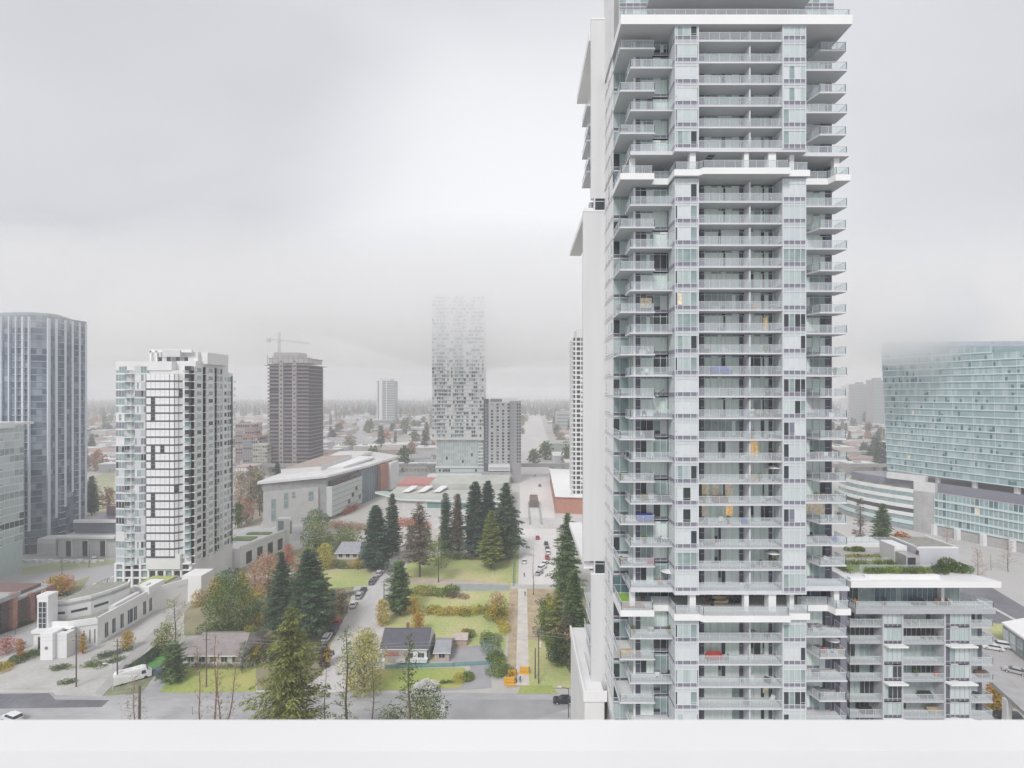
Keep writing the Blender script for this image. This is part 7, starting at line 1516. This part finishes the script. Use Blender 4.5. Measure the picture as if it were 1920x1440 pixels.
def plant_mesh(m, s):
    b = blob(s, [(0, 0, .75, .3, .3, .35)], 160, .16, m); b.tube((0, 0, 0), (0, 0, .42), .16, .2, mat('pot_terracotta', (.35, .17, .10), .8), 10); return b
def bike_mesh(m):
    mb = MB()
    for y in (-.5, .5):
        for i in range(16): a, b = i / 16 * 6.283, (i + 1) / 16 * 6.283; mb.tube((0, y + .33 * math.cos(a), .33 + .33 * math.sin(a)), (0, y + .33 * math.cos(b), .33 + .33 * math.sin(b)), .02, .02, M['tyre'], 4, False)
    for p, q in (((0, -.5, .33), (0, -.12, .75)), ((0, -.12, .75), (0, .38, .78)), ((0, -.05, .3), (0, .38, .75)), ((0, -.5, .33), (0, -.05, .3)), ((0, -.05, .3), (0, -.14, .88)), ((0, .5, .33), (0, .36, .95)), ((-.25, .36, .95), (.25, .36, .95))): mb.tube(p, q, .018, .018, m, 5)
    mb.box(-.06, .06, -.26, -.02, .88, .93, M['black']); return mb
def bbq_mesh(m):
    mb = MB(); mb.box(-.32, .32, -.25, .25, .75, .9, m); mb.prism([(-.32, -.25), (.32, -.25), (.32, .25), (-.32, .25)], .9, [1.0, 1.0, 1.15, 1.15], m); mb.box(-.3, .3, -.22, .22, .1, .5, m)
    for x in (-.28, .28):
        for y in (-.2, .2): mb.box(x - .02, x + .02, y - .02, y + .02, 0, .75, m)
    mb.box(.32, .6, -.2, .2, .82, .86, m); return mb
def parasol_mesh(m):
    mb = MB(); mb.tube((0, 0, 0), (0, 0, 2.0), .03, .03, M['rail'], 6); n = 10
    for i in range(n): a, b = i / n * 6.283, (i + 1) / n * 6.283; mb.face([(0, 0, 2.1), (1.0 * math.cos(a), 1.0 * math.sin(a), 1.75), (1.0 * math.cos(b), 1.0 * math.sin(b), 1.75)], m)
    mb.tube((0, 0, 0), (0, 0, .08), .25, .25, M['black'], 10); return mb
def box_mesh(m):
    mb = MB(); mb.box(-.45, .45, -.28, .28, 0, .5, m); mb.prism([(-.47, -.3), (.47, -.3), (.47, .3), (-.47, .3)], .5, .58, m); return mb
CO = {'black': (.04, .04, .045), 'white': (.75, .75, .74), 'brown': (.20, .12, .08), 'red': (.45, .08, .07), 'blue': (.06, .10, .40), 'orange': (.65, .33, .12), 'grey': (.30, .30, .32), 'tan': (.50, .40, .28)}
fm_ = lambda c: mat('furniture_' + c, CO[c], .6, .06, 2)
KINDF = {'chair': (lambda c: chair_mesh(fm_(c)), 'patio chair', 'chair'), 'table': (lambda c: table_mesh(fm_(c)), 'round table', 'table'), 'sofa': (lambda c: sofa_mesh(fm_(c)), 'outdoor sofa', 'sofa'), 'bbq': (lambda c: bbq_mesh(fm_(c)), 'barbecue grill', 'grill'), 'bike': (lambda c: bike_mesh(fm_(c)), 'bicycle', 'bicycle'), 'parasol': (lambda c: parasol_mesh(fm_(c)), 'parasol', 'parasol'), 'box': (lambda c: box_mesh(fm_(c)), 'storage box', 'box'), 'plant': (lambda c: plant_mesh(L_['green'], 3), 'potted plant', 'plant')}
FM = {}
# (kind, colour, photo x, photo y of its foot, depth behind the front edge, turn)
ORD = ['zeroth', 'first', 'second', 'third', 'fourth', 'fifth', 'sixth', 'seventh', 'eighth', 'ninth', 'tenth', 'eleventh', 'twelfth', 'thirteenth', 'fourteenth', 'fifteenth', 'sixteenth', 'seventeenth', 'eighteenth', 'nineteenth', 'twentieth']
def floor_name(py):
    zl = ZF(py); n = [(abs(ZF(q) - zl), i) for i, q in enumerate(levels_b)]; d, i = min(n)
    m = [(abs(ZF(q) - zl), i) for i, q in enumerate(levels_c)]; d2, j = min(m)
    if d <= d2: return 19 - i, 'above', ZF(levels_b[i])
    return j + 1, 'below', ZF(levels_c[j])
ITEMS = [
 ('C', 583, [('chair', 'black', 1317), ('box', 'grey', 1342), ('chair', 'orange', 1413), ('table', 'grey', 1404), ('table', 'white', 1449)]), ('C', 624, [('plant', 'green', 1402), ('box', 'grey', 1353)]),
 ('C', 704, [('sofa', 'blue', 1350), ('box', 'blue', 1366), ('chair', 'grey', 1322), ('chair', 'black', 1333), ('bbq', 'black', 1392), ('bbq', 'black', 1449)]),
 ('C', 784, [('bbq', 'white', 1410), ('chair', 'tan', 1420), ('table', 'tan', 1430), ('chair', 'tan', 1440), ('chair', 'brown', 1452), ('box', 'grey', 1354)]), ('C', 826, [('chair', 'black', 1318), ('table', 'white', 1445), ('chair', 'grey', 1436), ('plant', 'green', 1410)]),
 ('C', 866, [('box', 'white', 1396), ('chair', 'grey', 1440), ('bbq', 'black', 1449)]), ('C', 907, [('parasol', 'white', 1449), ('box', 'orange', 1412), ('plant', 'green', 1425), ('chair', 'white', 1402)]), ('C', 988, [('box', 'blue', 1394), ('chair', 'white', 1350), ('chair', 'grey', 1322), ('plant', 'green', 1366)]),
 ('C', 1070, [('table', 'grey', 1412), ('chair', 'black', 1424), ('bike', 'orange', 1440), ('parasol', 'white', 1448), ('plant', 'green', 1452)]), ('C', 1029, [('box', 'grey', 1326), ('chair', 'tan', 1336)]), ('C', 1110.6, [('box', 'white', 1392)]),
 ('C', 1205, [('bike', 'grey', 1400), ('table', 'grey', 1412), ('chair', 'black', 1438)]), ('C', 1248, [('sofa', 'red', 1340), ('chair', 'red', 1327), ('chair', 'grey', 1362), ('box', 'white', 1405)]), ('C', 1290, [('box', 'white', 1410), ('box', 'black', 1440), ('chair', 'grey', 1390)]), ('C', 1331, [('chair', 'white', 1448), ('box', 'grey', 1400)]),
 ('L', 583, [('chair', 'grey', 1160)]), ('L', 664, [('chair', 'white', 1218), ('box', 'white', 1206)]), ('L', 784, [('chair', 'brown', 1230), ('table', 'tan', 1238), ('chair', 'black', 1208)]), ('L', 866, [('chair', 'grey', 1170), ('bike', 'grey', 1218), ('chair', 'black', 1180)]), ('L', 947, [('sofa', 'black', 1246), ('chair', 'brown', 1212), ('plant', 'green', 1203)]), ('L', 1070, [('box', 'red', 1220), ('chair', 'white', 1180), ('chair', 'black', 1172), ('plant', 'green', 1165)]),
 ('L', 1110.6, [('parasol', 'white', 1253), ('chair', 'orange', 1238)]), ('L', 1205, [('plant', 'green', 1188), ('table', 'white', 1220), ('plant', 'green', 1254)]), ('L', 1248, [('sofa', 'tan', 1172), ('chair', 'orange', 1178), ('box', 'brown', 1196)]), ('L', 1290, [('table', 'grey', 1245), ('chair', 'black', 1254), ('chair', 'white', 1232)]), ('L', 1331, [('chair', 'white', 1170)]),
 ('C', 664, [('chair', 'white', 1360), ('plant', 'green', 1436), ('box', 'brown', 1325)]), ('C', 744, [('chair', 'grey', 1366), ('table', 'white', 1375), ('bbq', 'black', 1440)]), ('C', 947, [('sofa', 'brown', 1350), ('plant', 'green', 1320), ('chair', 'white', 1430), ('table', 'white', 1442)]),
 ('L', 704, [('chair', 'white', 1212), ('plant', 'green', 1200)]), ('L', 744, [('table', 'white', 1232), ('chair', 'grey', 1242)]), ('L', 826, [('chair', 'white', 1205), ('bbq', 'black', 1215)]), ('L', 907, [('plant', 'green', 1166), ('box', 'grey', 1215)]), ('L', 988, [('sofa', 'blue', 1210), ('plant', 'green', 1170)]), ('L', 1029, [('chair', 'black', 1236), ('table', 'white', 1246), ('plant', 'green', 1208)]),
 ('R', 784, [('chair', 'grey', 1530), ('box', 'white', 1560)]), ('R', 947, [('plant', 'green', 1530), ('chair', 'brown', 1545), ('table', 'black', 1560)]), ('R', 988, [('chair', 'grey', 1555), ('plant', 'green', 1574)]), ('R', 1029, [('sofa', 'grey', 1540), ('box', 'blue', 1566)]),
 ('R', 704, [('plant', 'green', 1565)]), ('R', 866, [('bbq', 'black', 1524), ('chair', 'red', 1534), ('chair', 'white', 1546), ('chair', 'black', 1570)]), ('R', 907, [('sofa', 'black', 1556)]), ('R', 1070, [('chair', 'white', 1550), ('bike', 'grey', 1556)]), ('R', 1205, [('chair', 'black', 1520), ('table', 'grey', 1538)]), ('R', 1248, [('chair', 'red', 1545), ('parasol', 'white', 1560), ('chair', 'orange', 1576)]), ('R', 1290, [('box', 'grey', 1530)]), ('R', 1331, [('bike', 'black', 1570), ('chair', 'grey', 1540)])]
POS = {'C': 'centre', 'L': 'left', 'R': 'right'}
for col_, py, items in ITEMS:
    n, ab, zf = floor_name(py); seen = {}
    for idx, (kd, c, px) in enumerate(sorted(items, key=lambda q: q[2])):
        dep = {'C': YF + .95, 'L': 69.5, 'R': 70.2}[col_] + (idx % 2) * .35
        z = zf + SL + (0 if col_ == 'C' else -.05) + .005
        if (kd, c) not in FM: FM[(kd, c)] = shared(KINDF[kd][0](c), KINDF[kd][2])
        same = [q for q in items if q[0] == kd and q[1] == c]; w_ = ''
        if len(same) > 1: w_ = 'leftmost ' if px == min(q[2] for q in same) else ('rightmost ' if px == max(q[2] for q in same) else 'middle ')
        cl = '' if kd == 'plant' else c + ' '
        lab = '%s%s%s on the %s balcony %s from the lower white ledge' % (w_, cl, KINDF[kd][1], POS[col_], ('%s up' if ab == 'above' else '%s down') % ORD[n])
        o = mobj(FM[(kd, c)], {'chair': 'patio_chair', 'table': 'round_table', 'sofa': 'outdoor_sofa', 'bbq': 'barbecue_grill', 'bike': 'bicycle', 'parasol': 'parasol', 'box': 'storage_box', 'plant': 'potted_plant'}[kd], None, (PX(px, dep), dep, z), (idx * 1.3 + n) % 6.28 if kd != 'sofa' else 0)
        if c == 'blue' and kd == 'sofa': o.scale = (1.15, 1, 1.25)
        tag(o, lab, KINDF[kd][2], 'things on the nearest tower balconies')
zl2 = zled2 + .955
for kd, c, px, y, lab, rz in (('sofa', 'tan', 1350, 70.2, 'beige outdoor sofa on the lower open storey, centre', 0), ('chair', 'brown', 1325, 69.8, 'brown patio chair on the lower open storey, left of the beige sofa', 1), ('table', 'black', 1335, 69.6, 'black round table before the beige sofa on the lower open storey', 0), ('parasol', 'blue', 1296, 69.4, 'folded-out blue parasol on the lower open storey beside a white column', 0), ('chair', 'black', 1372, 69.9, 'black patio chair on the lower open storey, right of the beige sofa', 2), ('bbq', 'black', 1383, 70.4, 'black barbecue grill on the lower open storey', 0), ('chair', 'brown', 1205, 71.0, 'brown patio chair on the lower open storey, left end', 1.5)):
    if (kd, c) not in FM: FM[(kd, c)] = shared(KINDF[kd][0](c), KINDF[kd][2])
    tag(mobj(FM[(kd, c)], {'sofa': 'outdoor_sofa', 'chair': 'patio_chair', 'table': 'round_table', 'parasol': 'parasol', 'bbq': 'barbecue_grill'}[kd], None, (PX(px, y), y, zl2), rz), lab, KINDF[kd][2])
mb = MB(); mb.box(13.6, 15.3, 70.4, 73.6, zl2 - .002, zl2 + .04, mat('fake_grass', (.24, .42, .08), .95, .1, 3)); tag(mb.build('grass_mat'), 'bright green artificial grass mat on the lower open storey, left corner', 'mat')
mb = MB(); mb.box(13.6, 16.6, 68.6, 70.35, zl2 - .002, zl2 + .04, mat('red_deck', (.35, .18, .15), .9, .1, 3)); tag(mb.build('deck_mat'), 'brownish red deck tiles on the lower open storey before the green mat', 'mat')

GBN = {1: 'highest', 2: 'second-highest', 3: 'third-highest', 4: 'fourth-highest', 5: 'fifth-highest', 6: 'sixth-highest'}
for k, kd, c, px, side in ((1, 'plant', 'green', 1636, 'left'), (1, 'chair', 'brown', 1612, 'left'), (1, 'parasol', 'white', 1704, 'middle'), (1, 'chair', 'tan', 1716, 'middle'), (2, 'chair', 'brown', 1745, 'middle'), (2, 'table', 'black', 1732, 'middle'), (2, 'chair', 'black', 1760, 'middle'), (4, 'plant', 'green', 1718, 'middle'), (4, 'chair', 'red', 1755, 'middle'), (4, 'sofa', 'brown', 1842, 'right'), (5, 'sofa', 'black', 1735, 'middle'), (6, 'sofa', 'tan', 1752, 'middle'), (6, 'sofa', 'black', 1625, 'left'), (5, 'table', 'black', 1830, 'right')):
    if (kd, c) not in FM: FM[(kd, c)] = shared(KINDF[kd][0](c), KINDF[kd][2])
    cl = '' if kd == 'plant' else c + ' '
    tag(mobj(FM[(kd, c)], {'chair': 'patio_chair', 'table': 'round_table', 'sofa': 'outdoor_sofa', 'parasol': 'parasol', 'plant': 'potted_plant'}[kd], None, (PX(px, YA + .9), YA + .9, ZA(slabs_px[k]) + .21), .7 * k if kd != 'sofa' else 0), '%s%s on the %s %s balcony of the garden-topped block' % (cl, KINDF[kd][1], GBN[k], side), KINDF[kd][2], 'things on the garden block balconies')
for kd, c, px, lab in (('sofa', 'brown', 1766, 'brown lounge sofa on the terrace under the roof garden'), ('chair', 'white', 1782, 'white patio chair on the terrace under the roof garden'), ('chair', 'orange', 1606, 'orange patio chair at the left end of the terrace under the roof garden'), ('bbq', 'black', 1658, 'black grill on the terrace under the roof garden'), ('sofa', 'black', 1722, 'black sofa on the terrace under the roof garden')):
    if (kd, c) not in FM: FM[(kd, c)] = shared(KINDF[kd][0](c), KINDF[kd][2])
    tag(mobj(FM[(kd, c)], {'sofa': 'outdoor_sofa', 'chair': 'patio_chair', 'bbq': 'barbecue_grill'}[kd], None, (PX(px, YA + 1), YA + 1, ZA(slabs_px[0]) + .26), 0 if kd == 'sofa' else .8), lab, KINDF[kd][2])
# ---------------------------------------------------------------- air: haze and low cloud
def volmat(name, dens, col=(.98, .98, 1), an=0):
    m = bpy.data.materials.new(name); m.use_nodes = True; t = m.node_tree; t.nodes.clear(); o = t.nodes.new('ShaderNodeOutputMaterial'); v = t.nodes.new('ShaderNodeVolumePrincipled')
    v.inputs['Color'].default_value = (*col, 1); v.inputs['Density'].default_value = dens; v.inputs['Anisotropy'].default_value = an; t.links.new(v.outputs[0], o.inputs['Volume']); return m
mb = MB(); mb.box(-5200, 5200, -40, 5200, -1, 160, volmat('haze_air', .0005)); tag(mb.build('haze'), 'even pale haze filling the air over the city', 'haze', None, 'stuff')
import bmesh
def fog(label, c, rs, dens, seed=1):
    root = None
    for i, (rx_, ry_, rz_) in enumerate(rs):
        bm = bmesh.new(); bmesh.ops.create_icosphere(bm, subdivisions=4, radius=1)
        for v in bm.verts:
            n = noise.noise(v.co * 1.7 + Vector((seed, i, 0))) * .28; v.co *= 1 + n; v.co = Vector((v.co.x * rx_, v.co.y * ry_, v.co.z * rz_))
        me = bpy.data.meshes.new('fog_bank'); bm.to_mesh(me); bm.free(); me.materials.append(volmat('fog_air', dens, (1, 1, 1), .55))
        o = bpy.data.objects.new('fog_bank', me); link(o, root)
        if root is None: root = o; o.location = c; tag(o, label, 'fog', None, 'stuff')
def shells(a, b, n): return [tuple(lerp(p, q, k / (n - 1)) for p, q in zip(a, b)) for k in range(n)]
# the low cloud base: a thin deck starting as a feather edge in front of the far towers and running to the horizon
def deck(label, dens, y0, zt, zb, seed):
    mb = MB(); m = volmat('fog_deck', dens, (1, 1, 1), .3); nx = 56; xs = [math.copysign(abs(u) ** 1.8, u) * 4800 for u in [(-1 + 2 * i_ / nx) for i_ in range(nx + 1)]]
    ys = [y0, y0 + 14, y0 + 30, y0 + 50, y0 + 75, y0 + 105, y0 + 140, y0 + 185, y0 + 240, y0 + 310, y0 + 420, y0 + 600, y0 + 900, y0 + 1400, y0 + 2200, y0 + 3300, 4900]; ny = len(ys) - 1
    def Z(x, y, j): 
        t_ = min(1, (y - y0) / 150) ** .8; n = 20 * math.exp(-((x + 208) / 70) ** 2 - ((y - 440) / 90) ** 2) + (22 * min(1, (y - 600) / 500) if y > 600 else 0) - 24 * math.exp(-((x + 48) / 60) ** 2 - ((y - 385) / 80) ** 2) + noise.noise(Vector((x / 90, y / 90, seed))) * 7 + noise.noise(Vector((x / 300, y / 300, seed + 5))) * 10
        return lerp(zt, zb, t_) + n * t_
    bot = [[(x, y, Z(x, y, j)) for x in xs] for j, y in enumerate(ys)]; k = mb.mi(m); W = nx + 1
    def wob(x, y): return y + (noise.noise(Vector((x / 60, seed, 0))) * 26 + noise.noise(Vector((x / 22, seed, 4))) * 9) * max(0, 1 - (y - y0) / 110)
    for row_ in bot: mb.v += [(x, wob(x, y), z) for x, y, z in row_]
    o_ = len(mb.v)
    for j, y in enumerate(ys): mb.v += [(x, wob(x, y), zt + (0 if j == 0 else min(4, j * .8)) + (0 if j == 0 else 2 * noise.noise(Vector((x / 200, y / 200, seed + 9)))) + (.02 if j == 0 else 0)) for x in xs]
    for j in range(ny):
        for q in range(nx):
            p = j * W + q; mb.f.append((p, p + W, p + W + 1, p + 1)); mb.m.append(k); mb.f.append((o_ + p, o_ + p + 1, o_ + p + W + 1, o_ + p + W)); mb.m.append(k)
    for q in range(nx): mb.f.append((q, q + 1, o_ + q + 1, o_ + q)); mb.m.append(k); p = ny * W + q; mb.f.append((p + 1, p, o_ + p, o_ + p + 1)); mb.m.append(k)
    for j in range(ny): 
        p = j * W; mb.f.append((p + W, p, o_ + p, o_ + p + W)); mb.m.append(k); p = j * W + nx; mb.f.append((p, p + W, o_ + p + W, o_ + p)); mb.m.append(k)
    tag(mb.build('cloud_base'), label, 'cloud', None, 'stuff')
deck('low grey cloud base in which the top of the pale residential tower disappears', .018, 235, 152, 103, 3)
fog('wisp of low cloud over the far top corner of the green-glass tower', (190, 250, 106), shells((38, 22, 27), (18, 10, 12), 6), .018, 2)
fog('wisp of low cloud over the top of the unfinished tower', (-206, 428, 122), shells((60, 24, 32), (34, 12, 16), 4), .005, 3)
fog('thin cloud veil over the top of the dark finned tower', (-206, 210, 116), shells((56, 12, 26), (36, 7, 10), 4), .009, 4)
